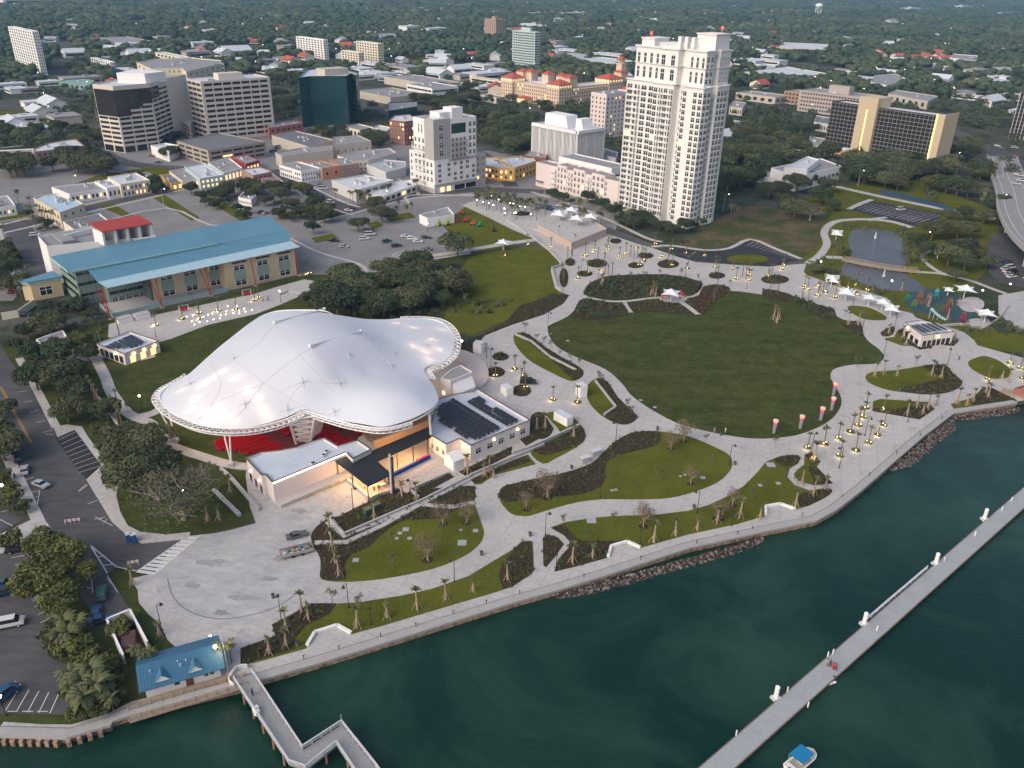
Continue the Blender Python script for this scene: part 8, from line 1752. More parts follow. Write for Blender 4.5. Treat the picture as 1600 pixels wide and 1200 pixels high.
def palm_proto(name,seed,H,n,ln,r=.2,droop=1.,up=.4,stakes=False,lit=False,boots=False):
 rng=np.random.default_rng(seed);o=thing(name,'x','palm tree');mb=MB();k=5;P=[(0,0,0)];lean=rng.uniform(-.05,.05,2)
 for i in range(k):P.append((P[-1][0]+lean[0]*H/k,P[-1][1]+lean[1]*H/k,H*(i+1)/k))
 for i in range(k):rr=r*(1.35 if(boots and i<3)else 1)*(1-.05*i);mb.tube(P[i],P[i+1],rr,rr*.95,n=8,cap=False)
 mb.build('trunk',PALE_BARK if(stakes or boots)else BARK,o,local=True);mb=MB();frond_geo(mb,P[-1],n,ln,rng,droop,up);mb.build('crown',L_PALM,o,local=True)
 if stakes:
  mb=MB()
  for k in range(4):a=k*1.57+.4;mb.tube((1.25*cos(a),1.25*sin(a),0),(P[2][0]+r*cos(a),P[2][1]+r*sin(a),H*.42),.07,n=5)
  mb.build('brace_stakes',PALE_BARK,o,local=True)
 if lit:
  mb=MB();mb.tube((0,0,0),(0,0,.25),1.15,1.0,n=14);mb.build('planter_ring',L_SHR,o,local=True)
  for a in(.4,3.4):mb=MB();mb.ball((.55*cos(a),.55*sin(a),.42),.11);mb.build('uplight',BULB,o,local=True)
 return freeze(o)
TP={
 'oak':tree_proto('oak_tree',1,8.5,11,5200,L_OAK,.46,.5,13),'oak2':tree_proto('oak_tree',2,7.4,10.5,4600,L_DARK,.46,.45,11),'oak3':tree_proto('oak_tree',3,6.5,9.5,3600,L_YEL,.42,.4,10),
 'bare':tree_proto('bare_oak',4,9.5,11,2200,L_OAK,.30,.6,12,1.1,bare=3,bark=mat((.30,.25,.22),.9,.2,1,name='pale_grey_bark')),
 'round':tree_proto('round_tree',5,4.4,7,2200,L_DARK,.42,.3,8),'bush':tree_proto('bush',6,2.6,3.2,700,L_SHR,.32,.12,5,stemh=.15,cat='bush'),'bush2':tree_proto('bush',7,3.0,3.6,700,L_YEL,.32,.12,6,stemh=.15,cat='bush'),
 'young':tree_proto('young_tree',8,2.5,5.6,420,L_DRY,.15,.12,7,.9,bare=2,stakes=True,stemh=.3,bark=PALE_BARK),'sap':tree_proto('sapling',9,1.0,3.2,130,L_OAK,.14,.05,4,stakes=False,stemh=.5),'youngbig':tree_proto('young_tree',10,3.4,7.5,800,L_DRY,.18,.2,9,.9,bare=2,stakes=True,stemh=.25,bark=PALE_BARK),
 'clump':palm_proto('palm_clump',11,4.2,26,3.2,.22,1.1),'palm':palm_proto('palm_tree',12,6.8,20,2.8,.18,1.2),'tallpalm':palm_proto('palm_tree',13,9.5,22,3.0,.2,1.1),'date':palm_proto('date_palm',14,7.5,34,4.0,.38,.95,boots=True),
 'newpalm':palm_proto('braced_palm',15,5.2,12,1.7,.22,.9,.3,stakes=True,boots=True),'newpalm2':palm_proto('braced_palm',16,4.2,9,1.4,.24,1.3,.4,stakes=True,boots=True),'litpalm':palm_proto('lit_palm',17,4.6,9,1.5,.17,.8,.2,lit=True),'bareplam':palm_proto('slim_palm',18,5.5,7,1.0,.18,1.4,.4),'agave':palm_proto('spiky_plant',19,.3,16,1.3,.2,.2,.3),
}
tused=set()
def plant(kind,px,py,label,group,sc=1.0,rz=None,z=None,world=None):
 p=world if world is not None else G(px,py);o=TP[kind];rz=rnd.uniform(0,6.28)if rz is None else rz;zz=.1 if z is None else z
 if kind in tused:return dup(o,(p[0],p[1],zz),rz,label,group,sc)
 tused.add(kind);o.location=(p[0],p[1],zz);o.rotation_euler=(0,0,rz);o.scale=(sc,)*3;o['label']=label;o['group']=group;return o
# --- the big and near trees, each named by where it stands (pixel of the trunk foot)
BIG=[('bare',288,812,1.15,'largest half-bare oak with pale limbs before the backstage building'),('oak',215,770,.8,'oak left of the half-bare one by the pavement'),('oak',235,715,.75,'oak beside the slanting concrete wall'),('oak2',255,745,.7,'darker oak between the wall and the bare oak'),('oak',108,660,.62,'oak on the lawn above the small parking bay'),('oak2',60,610,.8,'oak at the top of the left road'),('oak',95,605,.8,'oak left of the canopy above the wall'),('round',130,625,.8,'round tree above the slanting wall'),('oak3',128,555-10,.62,'yellow-green round tree left of the restroom hut'),('oak2',50,560,.5,'small oak by the teal fence'),
 ('oak2',45,530,.55,'dark tree beside the grey shed'),('oak2',528,498,1.15,'huge dark oak above the canopy, with a visible forked trunk'),('oak',565,475,.9,'oak right of the huge oak above the canopy'),('oak2',600,495,.9,'dark oak above the right lobe of the canopy'),('oak',640,490,.9,'oak above the right lobe, farther right'),('oak',672,460,.8,'oak in the wood left of the bright lawn'),('oak2',635,460,.9,'dense oak in the middle of the wood'),('oak2',690,480,.6,'dark small oak at the lawn edge'),('bare',715,455,.6,'thin oak at the right end of the wood'),('oak',715,400,.95,'broad oak at the corner of the parking lot'),('oak',690,440,.8,'oak behind the thin one'),('oak',560,362,.65,'greyish oak on the parking lot island'),('oak2',608,348,.62,'oak by the road at the head of the lot'),('oak2',660,475,.8,'dark oak behind the canopy edge'),('oak',610,455,.85,'oak at the left end of the wood'),('oak2',580,500,.6,'low dark tree at the canopy edge'),
 ('round',490,366,.9,'small round tree by the lot entrance'),('oak3',80,875,.72,'bright green tree over the drive at the lower left'),('oak3',100,905,.85,'broad yellow-green tree over the lower left lot'),('oak3',75,935,.85,'yellow-green tree with lamps in it, lower left'),('oak3',130,920,.6,'yellow-green tree by the brick path'),('oak3',100,960,.7,'yellow-green tree above the shrub corner'),('oak',8,720,.75,'dark oak overhanging the left kerb'),('oak2',0,700,.7,'dark oak at the left image edge'),('oak',5,655,.5,'small oak at the left image edge'),('round',480,478,.8,'small tree at the terrace stairs')]
for k,px,py,s,lab in BIG:plant(k,px,py,lab,'trees in and round the park',s)
CL=[(115,1015,1.2),(125,995,1.1),(108,995,1.2),(100,1012,1.0),(118,1080,1.3),(135,1090,1.4),(150,1075,1.3),(160,1100,1.4),(140,1115,1.3),(172,1090,1.1),(125,1100,1.2),(178,1110,.9),(212,1030,.7)]
for k,(px,py,s)in enumerate(CL):plant('clump',px,py,'bushy palm in the thicket at the lower left shore','bushy palms of the lower left thicket',s*.8)
for k,(px,py)in enumerate([(88,1010),(95,1022),(108,1025),(122,1028),(132,1022),(145,1040),(155,1050),(165,1060),(178,1075),(150,1060),(110,1090),(128,1120),(160,1118),(150,1030),(185,1095),(140,1060),(82,1000),(18,770),(8,760),(25,790),(38,800),(12,750),(14,855),(24,852),(186,985),(192,990)]):plant('bush2' if k%2 else 'bush',px,py,'low dense bush of the lower left planting','bushes at the lower left',rnd.uniform(.7,1.1))
for px,py,lab in((228,1048,'palm with arched fronds beside the blue cabin, left'),(243,1046,'palm with arched fronds beside the blue cabin, middle'),(218,1040,'palm with arched fronds beside the white yard'),(345,1040,'palm lit yellow at the pier head, left'),(362,1036,'palm at the pier head, right')):plant('palm',px,py,lab,'palms round the blue cabin',.62)
NP=[(85+0,0,0)][:0]+[(482,968),(472,952+5),(448,985),(421,1022),(447,1012),(558,982),(605,966),(652,953),(697,938),(739,925),(793,907),(894,880),(926,872),(1021,848),(1055,838),(1089,829),(1120,818),(1155,810),(1187,812),(1242,795),(1270,775),(1289,765),(1253,758),(520,858),(524,880),(530,848+52),(515,835),(250,985+10),(207,915),(1272,720),(628,775),(651,783),(585,812),(815-44,747),(765,740),(731,740),(757,745),(839,672),(852,670),(896,683),(1417,650),(1432,638),(1441,648),(1449,640),(1495,632),(1510,634),(1520,628),(1543,622),(1540,615),(1366,589),(1380,586),(1401,588),(1455,588),(1470,592),(1462,634),(1325,508),(1340,508),(1388,522),(1410,530),(1415,540),(1440,542),(1490,533),(1213,505),(1217,500),(1208,500),(325,815),(342,812),(360,770),(1020,460),(1017,462),(1024,465),(939,447),(942,442),(1480,500),(1450,480),(1497,478),(1408,455),(1575,598),(1565,592)]
for k,(px,py)in enumerate(NP):
 plant('newpalm' if k%3 else 'newpalm2',px,py,'newly planted palm with slanting timber braces','braced young palms of the park',rnd.uniform(.75,.95))
NOB=[(148,625),(152,632),(158,640),(178,650),(182,658),(186,665),(190,660),(143,618),(192,672),(188,678),(185,640),(187,525),(160,545),(140,567),(120,576),(100,580),(98,572)]
for px,py in NOB:plant('bareplam',px,py,'slim shaggy palm along the slanting wall left of the canopy','slim palms left of the canopy',1.15)
for px,py in[(934,405),(945,400),(944,413),(1003,398),(985,402),(990,405),(995,404),(1009,398),(893,410),(887,404),(894,400),(1044,405),(1046,400),(1118,425),(1122,424),(877,430),(880,440),(945,428),(950,433),(956,430),(935,440),(940,452),(1200,440),(1205,432),(1120,455),(1280,455),(1285,457),(815,600),(760,560),(1115,470),(1215,460),(1203,458),(1262,472),(1252,470),(1010,470),(1035,470),(950,378),(955,372),(1160,432),(1165,436)]:plant('bareplam',px,py,'slim bare-trunked palm in the beds of the north park','slim palms in the north beds',.95)
# lit palms
LPX=[(1261,700),(1288,694),(1310,685),(1329,675),(1341,665),(1349,652),(1353,638),(1271,717),(1312,713),(1337,704),(1357,692),(1371,680),(1381,665),(1380,640),(864,625),(902,629),(804,577),(819,588),(821,606),(774,588),(915,400),(929,392),(949,391),(968,402),(978,397),(995,388),(950,386),(1034,401),(941,424),(903,435),(918,427),(1006,407),(999,415),(1050,415),(1074,420),(1117,418),(1145,421),(1172,422),(1170,430),(1170,438),(1150,436),(1024,382),(1049,390),(1072,396),(1101,400),(861,378+9),(898,381),(825,383),(789,405-5),(1221,421),(1224,415),(1262,453),(1278,448),(1277,462),(1257,448),(1290,457),(1304,465),(1310,447),(1325,450),(1335,457),(1337,446),(1340,462),(1355,454),(1362,465),(1543,593),(1578,568),(1594,576),(1598,592),(1600,435),(285,499),(311,490),(313,499),(341,486),(369,484),(398,470),(244,509),(404,466),(479,430),(484,428),(1200,432)]
for i,(px,py)in enumerate(LPX):plant('litpalm',px,py,'small palm lit gold from its foot by two spotlights','uplit young palms on the plazas',rnd.uniform(.85,1.1),z=.14)
for i,(px,py)in enumerate(LPX):
 l=bpy.data.lights.new('palm_uplight','POINT')if i==0 else upl
 if i==0:upl=l;l.energy=42;l.color=(1,.74,.38);l.shadow_soft_size=.15
 ob=bpy.data.objects.new('palm_uplight',upl);COL.objects.link(ob);p=G(px,py);ob.location=(p[0]-.8,p[1]-1.1,.9)
for px,py in((1004,400),(1010,401),(937,412),(916,429),(1046,414),(771,581),(783,557)):plant('agave',px,py,'spiky rosette plant in a round bed of the north plaza','spiky plants of the round beds',1.2)
# avenue palms on the small plaza and street
AV=[(748,318),(757,322),(765,327),(775,330),(783,333),(792,337),(800,340),(808,343),(762,312),(772,315),(782,318),(792,322),(803,326),(812,330),(822,334),(832,338),(842,332),(852,337),(880,340),(887,342),(838,345),(772,322),(795,330),(905,345),(912,347),(760,330)]
for k,(px,py)in enumerate(AV):plant('palm',px,py,'feathery palm in the double row of the small lamp-lit plaza','palm rows of the small plaza',rnd.uniform(.9,1.1))
for k,(px,py)in enumerate(AV[:16]):
 put_lamp('globe',px+rnd.uniform(-6,6),py+rnd.uniform(0,8),'white-lit lamp between the palms of the small plaza','lamps between the palms of the small plaza',sc=.85)
for px,py,lab in((904,330,'tall bronze-fronded palm before the pink apartments'),(937,352,'bronze palm at the foot of the white tower'),(828,330,'tall palm at the corner of the small plaza'),(982,348,'bronze palm before the tower base'),(745,322,'palm at the street corner of the plaza')):plant('date',px,py,lab,'bronze date palms on the street',.8)
for px,py in[(548,318),(552,320),(558,322),(563,322),(568,324),(573,324),(578,326),(600,310),(605,312),(526,320),(640,305),(652,300),(648,304),(30,320),(52,345),(45,340),(35,352),(70,352),(78,350),(88,352),(60,340),(50,330),(58,360),(35,470),(50,440),(20,400),(10,380),(500,290),(1140,345),(1146,340),(1150,345),(985,352),(960,340),(970,335),(975,345),(885,255),(1320,275),(1305,470-70),(1300,410),(1312,400),(240,240),(270,225),(150,245),(160,240),(145,235)]:plant('tallpalm',px,py,'tall slender palm among the downtown buildings','tall palms among the downtown buildings',rnd.uniform(.6,.85))
# young staked trees and saplings
for px,py,s,lab in((855,778,1,'staked tree with a broad bronze crown at the left of the oval lawn'),(1005,823,.85,'staked tree with a rounded bronze crown on the lower lawn'),(692,820,.85,'staked tree near the ramp, left one'),(730,818,.8,'staked tree near the ramp, right one'),(668,876,.9,'staked tree in the round garden, front'),(1068,690,.85,'staked tree at the upper rim of the oval lawn, right'),(1048,702,.7,'staked tree at the upper rim of the oval lawn, left'),(1079,756,.7,'staked tree in the oval lawn, right')):plant('youngbig',px,py,lab,'staked young trees of the park',s)
for px,py in[(822,796),(1128,810),(1144,790),(1120,812)]:plant('young',px,py,'thin bronze young tree with mulch ring on the park lawns','small staked trees of the park',.9)
for px,py in[(613,889),(612,850),(689,840),(562,953),(958,820),(919,846),(880,822),(960,730),(1031,755),(992,771),(1112,730),(1225,750),(1175,782),(1190,768),(1244,762),(850,540),(860,548),(875,560),(892,568),(905,575),(938,600),(820,520),(838,535),(985,650),(1102,693),(520,945),(985,440),(1030,432),(1064,434),(1008,436),(935,595),(1338,575),(1430,572),(1210,700),(980,640),(1090,440),(1208,450),(1140,448),(1300,500),(1320,495),(200,835-190)]:plant('sap',px,py,'thin sapling standing alone on lawn or bed','saplings of the park',rnd.uniform(.9,1.3))
# hedges and bushes of the library front and lake
for px,py in[(70,490),(80,488),(90,492),(100,488),(112,490),(122,492),(132,495),(88,500),(72,500),(105,480),(118,482),(128,484),(145,500),(150,492),(60,505),(78,520),(92,512)]:plant('round' if px%3 else 'bush',px,py,'dense dark bush in the hedge left of the library','hedge bushes left of the library',.62)
for px,py,s,kd in[(1455,375,.9,'oak'),(1475,370,.9,'oak3'),(1495,372,.8,'oak'),(1515,372,.8,'oak3'),(1430,385,.6,'oak2'),(1445,400,.6,'oak2'),(1500,405,.9,'oak2'),(1480,415,.9,'oak'),(1520,405,.7,'oak'),(1505,425,.7,'oak2'),(1535,350,.7,'oak'),(1505,345,.7,'oak2'),(1480,350,.7,'oak'),(1470,395,.6,'oak3'),(1490,440,.5,'oak'),(1300,435,.35,'oak2'),(1275,428,.4,'oak'),(1320,400,.4,'oak3'),(1425,410,.35,'oak3'),(1540,420,.5,'oak'),(1240,340,.9,'oak'),(1265,345,.8,'bare'),(1220,310,.9,'oak2'),(1245,300,1,'oak'),(1200,310,.9,'oak'),(1280,320,.9,'oak2'),(1290,300,.8,'oak'),(1180,290,.8,'oak2'),(1260,290,.8,'oak2'),(1226,325,.7,'oak'),(1300,330,.6,'oak2')]:plant(kd,px,py,'leafy tree in the groves round the lake and the bluff','groves round the lake and bluff',s)
for px,py in[(985,340),(992,345),(1000,350),(1010,352),(1020,356),(1030,360),(1040,362),(960,338),(950,332),(940,328),(925,322),(918,318),(968,350),(978,355),(990,358),(1050,366),(862,310),(872,314),(880,316),(893,320),(1070,363),(1085,358),(1097,354)]:plant('round' if px%2 else 'oak2',px,py,'dark shrub-like tree at the foot of the tower and apartments','planting at the tower foot',rnd.uniform(.4,.7))
# groves beside the gridded hotel
RR=random.Random(21)
def grove(pts,n,kinds,sc,label,group):
 xs=[p[0]for p in pts];ys=[p[1]for p in pts];c=0;t=0
 while c<n and t<n*30:
  t+=1;px,py=RR.uniform(min(xs),max(xs)),RR.uniform(min(ys),max(ys))
  if not inside(px,py,pts):continue
  w=G(px,py)
  if any(inside(w[0],w[1],f)for f in FOOT):continue
  plant(RR.choice(kinds),px,py,label,group,RR.uniform(*sc));c+=1
grove([(1330,268),(1395,260),(1440,285),(1400,300),(1330,285)],14,('oak','oak2'),(.8,1.1),'oak in the belt of trees before the gridded hotel','oaks before the gridded hotel')
grove([(1425,262),(1475,235),(1530,240),(1562,270),(1560,330),(1510,318),(1450,295)],34,('oak2','tallpalm','oak','clump'),(.8,1.15),'tree or palm in the dense wood left of the flyover','wood left of the flyover')
plant('oak3',1448,300,'bright yellow-green tree standing out before the hotel wood','oaks before the gridded hotel',1.0)
plant('oak3',1462,296,'second bright yellow-green tree before the hotel wood','oaks before the gridded hotel',.9)
grove([(340,305),(375,298),(430,300),(440,318),(380,330),(345,322)],12,('oak','oak2'),(.5,.8),'tree of the grove round the small dark house','grove round the small dark house')
grove([(290,300),(330,305),(400,338),(420,345),(395,352),(300,315)],14,('oak2','round'),(.45,.7),'low tree along the diagonal verge of the empty lots','trees along the diagonal verge')
grove([(420,340),(470,350),(530,348),(520,338),(440,330)],12,('oak2','round'),(.5,.7),'dark tree behind the end of the blue roof','trees behind the blue roof')
grove([(195,290),(230,285),(262,295),(255,305),(210,305)],7,('oak2','round'),(.5,.8),'dark tree below the cream gabled shop','trees below the cream gabled shop')
grove([(-10,262),(45,262),(50,285),(0,290)],5,('oak',),(.9,1.2),'broad oak on the left parking lots','oaks on the left parking lots')
grove([(80,252),(155,255),(205,262),(200,280),(120,272),(80,268)],10,('oak','oak2'),(.8,1.1),'broad oak behind the white shop row','oaks behind the white shop row')
grove([(-10,395),(12,395),(30,430),(28,470),(-10,470)],12,('oak2','oak'),(.55,.8),'tree along the road at the left edge','trees along the road at the left edge')
grove([(44,340),(75,345),(92,362),(55,362)],8,('round','bush'),(.5,.7),'shrub with lights beside the cream building','shrubs beside the cream building')
grove([(740,185),(832,190),(835,240),(760,235),(745,220)],34,('oak2','oak'),(.8,1.1),'oak of the dark park between the mid-rise and the ribbed office','oaks left of the ribbed office')
grove([(800,165),(870,172),(960,205),(965,235),(945,200),(830,180)],14,('oak2','tallpalm'),(.7,1),'tree before the peach hotel','trees before the peach hotel')
grove([(470,205),(540,205),(548,222),(500,222)],8,('oak','oak2'),(.6,.8),'tree on the street behind the tan halls','street trees behind the tan halls')
grove([(570,215),(606,215),(606,235),(585,235)],6,('oak','oak2'),(.6,.8),'street tree left of the red brick block','street trees by the red brick block')
grove([(1120,190),(1240,180),(1300,250),(1240,262),(1160,300),(1125,300)],46,('oak','oak2','oak2'),(.8,1.15),'oak of the leafy blocks right of the white tower','oaks right of the white tower')
grove([(95,590),(140,600),(215,680),(270,715),(250,760),(180,740),(130,670)],16,('oak','oak2','bush'),(.5,.7),'oak or thick shrub in the belt between the left road and the canopy','belt left of the canopy')
grove([(20,540),(90,520),(150,560),(100,610),(45,590)],10,('oak','oak2','round'),(.5,.75),'tree of the leafy corner left of the restroom hut','leafy corner by the restroom hut')
grove([(500,450),(600,430),(700,425),(725,470),(700,492),(560,495),(500,490)],20,('oak','oak2','bush2'),(.75,1.0),'oak in the dark wood between the parking lot and the canopy','dark wood behind the canopy')
grove([(700,462),(760,465),(800,475),(780,490),(720,500)],5,('bush','clump','oak'),(.5,.8),'shrubby tree at the edge of the bright lawn','shrubs at the edge of the bright lawn')
grove([(0,205),(140,205),(160,235),(50,232),(0,232)],16,('oak','oak2'),(.8,1.1),'oak of the leafy blocks at the far left','oaks of the far left blocks')
grove([(420,300),(520,305),(545,340),(460,345)],8,('oak','oak2'),(.5,.75),'tree among the parked cars of the back lot','trees of the back lot')
grove([(560,330),(640,318),(660,330),(590,352)],8,('oak','palm'),(.6,.8),'tree by the road north of the parking lot','trees on the lot road')
grove([(250,210),(280,195),(300,205),(275,250),(255,250)],4,('oak2','tallpalm'),(.5,.7),'small tree at the foot of the beige offices','trees at the foot of the offices')
grove([(640,135),(740,140),(745,175),(700,190),(650,175)],22,('oak','oak2'),(.8,1.1),'tree between the glass annex and the peach hotel','trees right of the glass annex')
grove([(415,130),(465,120),(465,180),(430,185)],12,('oak2','oak'),(.8,1.1),'tree between the square office and the green glass','trees left of the green glass')
grove([(1150,262),(1240,262),(1240,240),(1160,235)],16,('oak','oak2'),(.8,1.1),'tree round the white modernist hall','trees round the modernist hall')
grove([(1300,262),(1460,262),(1480,275),(1400,290),(1320,285)],18,('oak','oak2'),(.9,1.2),'oak in the belt of trees before the gridded hotel','oaks before the gridded hotel')
for px,py,s in((200,275,0),(272,245,.7),(265,250,.8)):
 if s:plant('oak2',px,py,'dark tree in front of the white two-storey box','trees by the white two-storey box',s)
# --- merged masses: low planting in the beds, scrub, the far woods
def scatter_mass(name,label,mt,P,rng,rx,rz,leaves,size,cat='plants'):
 Vs,Ts=[],[];n0=0
 n=len(P);k=leaves;c=np.repeat(P,k,axis=0);N_=n*k;sc=np.repeat(rng.uniform(.6,1.35,n),k)
 d=rng.normal(size=(N_,3));d/=np.linalg.norm(d,axis=1)[:,None];d[:,2]=np.abs(d[:,2]);c=c+d*np.array([rx,rx,rz])*(sc*(.5+.5*rng.random(N_)))[:,None]
 a=rng.normal(size=(N_,3));a/=np.linalg.norm(a,axis=1)[:,None];b=np.cross(a,d);b/=np.linalg.norm(b,axis=1)[:,None]+1e-9;s=(size*sc*rng.uniform(.7,1.3,N_))[:,None]
 V=np.stack([c-a*s,c+b*s*.6,c+a*s,c-b*s*.6],1).reshape(-1,3);o=fastmesh(name,V,np.arange(4*N_).reshape(-1,4),mt);tag(o,label,cat);o['kind']='stuff';return o
rng=np.random.default_rng(33)
def pts_in(poly,dens,rng):
 A=np.array(poly);lo,hi=A.min(0),A.max(0);n=int((hi-lo).prod()*dens);X=rng.uniform(lo[0],hi[0],n);Y=rng.uniform(lo[1],hi[1],n);k=pip(X,Y,poly);return np.stack([X[k],Y[k],np.full(k.sum(),.2)],1)
allb=np.concatenate([pts_in(b,.8,rng)for b in BEDS]);rng.shuffle(allb);h3=len(allb)//3
scatter_mass('bed_planting','low green shrubs filling the park beds',L_SHR,allb[:h3],rng,.5,.65,14,.2);scatter_mass('bed_planting','dark low ground cover in the park beds',L_DARK,allb[h3:2*h3],rng,.45,.5,14,.2);scatter_mass('bed_planting','russet grasses and flowers in the park beds',L_RED,allb[2*h3:h3*2+h3//2],rng,.35,.7,12,.16)
mid=[GP(p)for p in([(915,460),(920,445),(980,432),(1060,433),(1095,446),(1040,460),(980,468)],[(895,497),(912,470),(970,477),(980,490),(925,500)],[(1200,455),(1300,484),(1300,498),(1262,485)])]
scatter_mass('bed_thicket','taller dark thicket in the oval bed and its neighbours',L_DARK,np.concatenate([pts_in(b,.10,rng)for b in mid]),rng,1.3,1.7,70,.3)
scrub=[GP(p)for p in([(590,445),(640,425),(700,440),(735,470),(720,490),(700,495),(600,498),(500,490),(480,480),(520,450)],[(130,640),(160,640),(200,690),(260,720),(300,740),(240,760),(170,750),(160,720)],[(140,500),(168,510),(165,545),(120,575),(60,590),(50,540),(90,520)],[(1265,405),(1300,405),(1315,425),(1300,440),(1262,428)],[(1300,350),(1345,347),(1420,360),(1415,372),(1380,360),(1330,360)],[(1415,372),(1430,375),(1450,400),(1450,420),(1425,420),(1412,400)],[(1510,500),(1560,495),(1600,520),(1590,530),(1530,520),(1495,518)],[(720,470),(800,440+30),(790,480),(730,500)],[(190,1000),(200,1030),(210,1060),(180,1050)],[(1330,450),(1400,455),(1410,470),(1360,462)])]
scatter_mass('scrub','wild scrub under the oaks and round the ponds',L_OAK,np.concatenate([pts_in(b,.07,rng)for b in scrub]),rng,1.4,1.5,60,.3)
# far woods
def woods(name,label,mt,ymin,ymax,dens,r0,r1,sub,hgt,hole,seed,dmin=0,dmax=1e9):
 rng=np.random.default_rng(seed);n=dens
 # uniform on the ground between two distances in front of the camera
 d0,d1=ymin,ymax;rr=np.sqrt(rng.uniform(d0**2,d1**2,n));an=rng.uniform(-.62,.66,n);X=rr*np.sin(an);Y=rr*np.cos(an)
 c=RM.T@np.stack([X,Y,np.full(n,-CH)]);px=800+FPX*c[0]/-c[2];py=600-FPX*c[1]/-c[2]
 k=(px>-60)&(px<1660)&(py<330)
 for f in FOOT+[strip_poly(p,w)for p,w in HOLES_S]+hole:
  A=np.array(f);m=A.mean(0);rad=np.max(np.hypot(*(A-m).T))+4;near=k&(np.hypot(X-m[0],Y-m[1])<rad)
  if near.any():g=np.where(near)[0];A2=m+(A-m)*(1+3.5/max(rad,6));k[g[pip(X[g],Y[g],[tuple(q)for q in A2])]]=False
 if far:
  F=np.array(far);
  for i in range(0,n,20000):
   s=slice(i,i+20000);dd=np.hypot(X[s,None]-F[None,:,0],(Y[s,None]-F[None,:,1]));fr=((F[:,1]-Y[s,None])>0)&((F[:,1]-Y[s,None])<F[:,2]*.6+.055*F[:,1])&(np.abs(X[s,None]-F[None,:,0])<F[:,2]*.6);k[s]&=~((dd<F[None,:,2]*.95)|fr).any(1)
 nz=np.sin(X/61+3*np.sin(Y/97))+np.sin(Y/73+2*np.sin(X/120));k&=~((nz>1.35)&(rng.random(n)<.7)&(rr<2500))
 X,Y=X[k],Y[k];n=len(X)
 if sub:
  phi=(1+5**.5)/2;iv=np.array([(-1,phi,0),(1,phi,0),(-1,-phi,0),(1,-phi,0),(0,-1,phi),(0,1,phi),(0,-1,-phi),(0,1,-phi),(phi,0,-1),(phi,0,1),(-phi,0,-1),(-phi,0,1)])/1.9;it=np.array([(0,11,5),(0,5,1),(0,1,7),(0,7,10),(0,10,11),(1,5,9),(5,11,4),(11,10,2),(10,7,6),(7,1,8),(3,9,4),(3,4,2),(3,2,6),(3,6,8),(3,8,9),(4,9,5),(2,4,11),(6,2,10),(8,6,7),(9,8,1)])
  K=3 if sub==2 else 1;X=np.repeat(X,K)+rng.normal(size=n*K)*(r0*.5 if K>1 else 0);Y=np.repeat(Y,K)+rng.normal(size=n*K)*(r0*.5 if K>1 else 0);n*=K
  r=rng.uniform(r0,r1,n)*(.72 if K>1 else 1);V=iv[None]*(1+rng.uniform(-.32,.32,(n,12,1)))*r[:,None,None]*np.array([1,1,.62]);V[:,:,0]+=X[:,None];V[:,:,1]+=Y[:,None];V[:,:,2]+=(rng.uniform(.45,.9,n)*hgt)[:,None]
  T=it[None]+(np.arange(n)*12)[:,None,None];o=fastmesh(name,V.reshape(-1,3),T.reshape(-1,3),mt)
 else:
  P=np.stack([X,Y,np.full(n,hgt*.45)],1);o=scatter_mass(name,label,mt,P,rng,r0,hgt*.5,150,.75)
 tag(o,label,'woods');o['kind']='stuff';return o
HOLES_S=[([(1160,150),(1250,180),(1440,195),(1480,200),(1530,225),(1575,245),(1640,290)],20),([(1160,225),(1290,245),(1350,262)],10),([(585,150),(600,175),(700,215),(760,245),(800,292)],12),([(-40,200),(90,195),(170,245),(260,262),(400,262)],16),([(100,140),(92,110),(110,80),(70,60)],30),([(0,170),(60,160),(130,175)],30)]
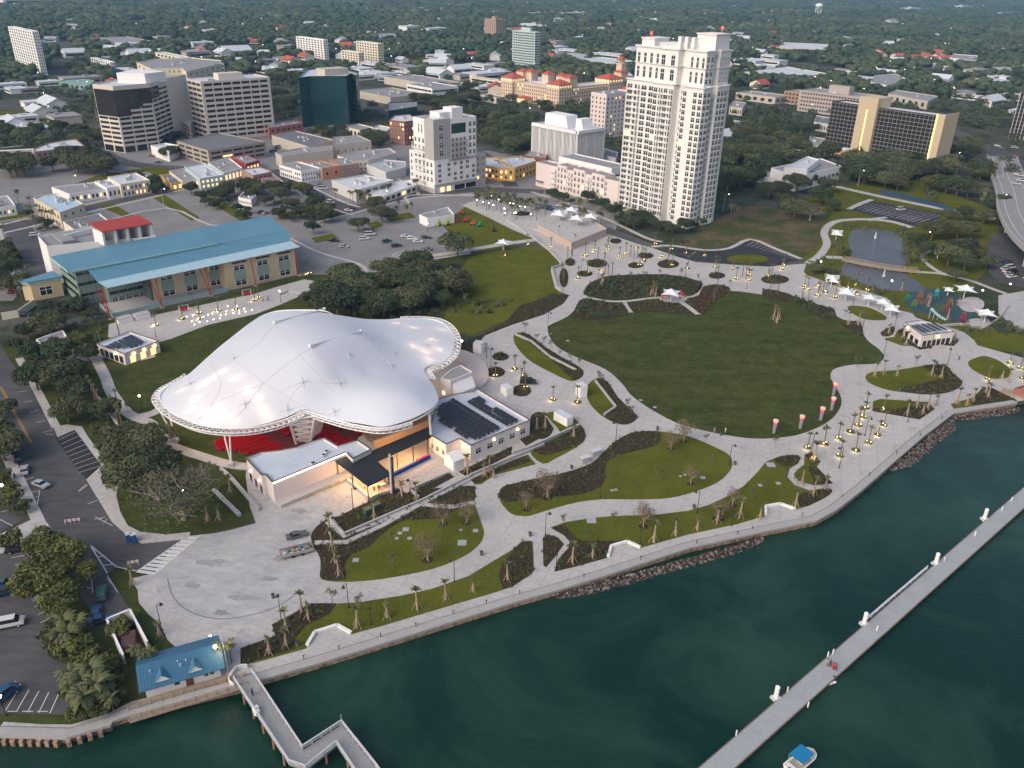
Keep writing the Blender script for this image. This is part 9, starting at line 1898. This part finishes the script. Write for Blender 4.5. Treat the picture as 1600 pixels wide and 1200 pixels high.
DT=GP([(-80,345),(-80,250),(40,245),(150,245),(165,236),(300,215),(420,212),(470,195),(560,195),(610,200),(650,230),(745,240),(850,250),(975,290),(1000,340),(1120,345),(1180,380),(1700,560),(1700,2000),(-80,1400)])
clear=[DT]+[GP(p)for p in([(-60,175),(60,172),(75,190),(60,205),(-60,200)],[(628,90),(700,86),(720,95),(640,98)],[(340,75),(400,72),(420,82),(350,84)],[(440,100),(480,108),(600,103),(720,110),(760,112),(780,100),(650,96),(520,92),(450,92)],[(1140,95),(1300,118),(1360,135),(1300,105),(1160,88)],[(1130,310),(1160,270),(1230,290),(1330,300),(1560,350),(1560,420),(1180,390)],[(1330,270),(1420,280),(1500,300),(1560,330),(1560,250),(1500,225),(1430,240)],[(1180,222),(1250,225),(1250,240),(1190,240)],[(770,188),(795,188),(790,215),(775,215)],[(560,130),(720,135),(740,160),(640,168),(560,165)])]
WD=wood_mat('woodland_leaves')
woods('woodland','trees filling the blocks behind downtown',L_DARK,430,1150,2600,4.6,0,0,9,clear,5)
woods('woodland','wooded suburbs beyond the offices',WD,1050,2300,17500,3.8,9.5,2,9,clear[3:8],6)
woods('woodland','unbroken far woods toward the horizon',WD,2200,5200,38000,8,18,1,10,[],7)
woods('woodland','hazy woods on the skyline',WD,5000,14000,36000,32,60,1,13,[],8)
# far building streaks
for k in range(26):
 px,py=R.uniform(0,1600),R.uniform(2,28);put=G(px,py);dup(HP[0],(put[0],put[1],4),GA,'pale far building on the hazy skyline','pale buildings on the skyline',(R.uniform(60,200),R.uniform(30,60),22))
# haze
mb=MB();zt=CH+6;v=[(-14000,-200),(18000,-200),(18000,20000),(-14000,20000)];mb.prism(v,-6,zt,bottom=True)
hm=bpy.data.materials.new('haze');hm.use_nodes=True;N=hm.node_tree.nodes;N.remove(N['Principled BSDF']);pv=N.new('ShaderNodeVolumePrincipled');pv.inputs['Color'].default_value=(.36,.66,1,1);pv.inputs['Density'].default_value=.85e-4;pv.inputs['Anisotropy'].default_value=0
hm.node_tree.links.new(pv.outputs[0],N['Material Output'].inputs['Volume'])
hz=mb.build('haze',hm);hz['kind']='stuff';tag(hz,'pale blue evening haze over the far woods','haze')
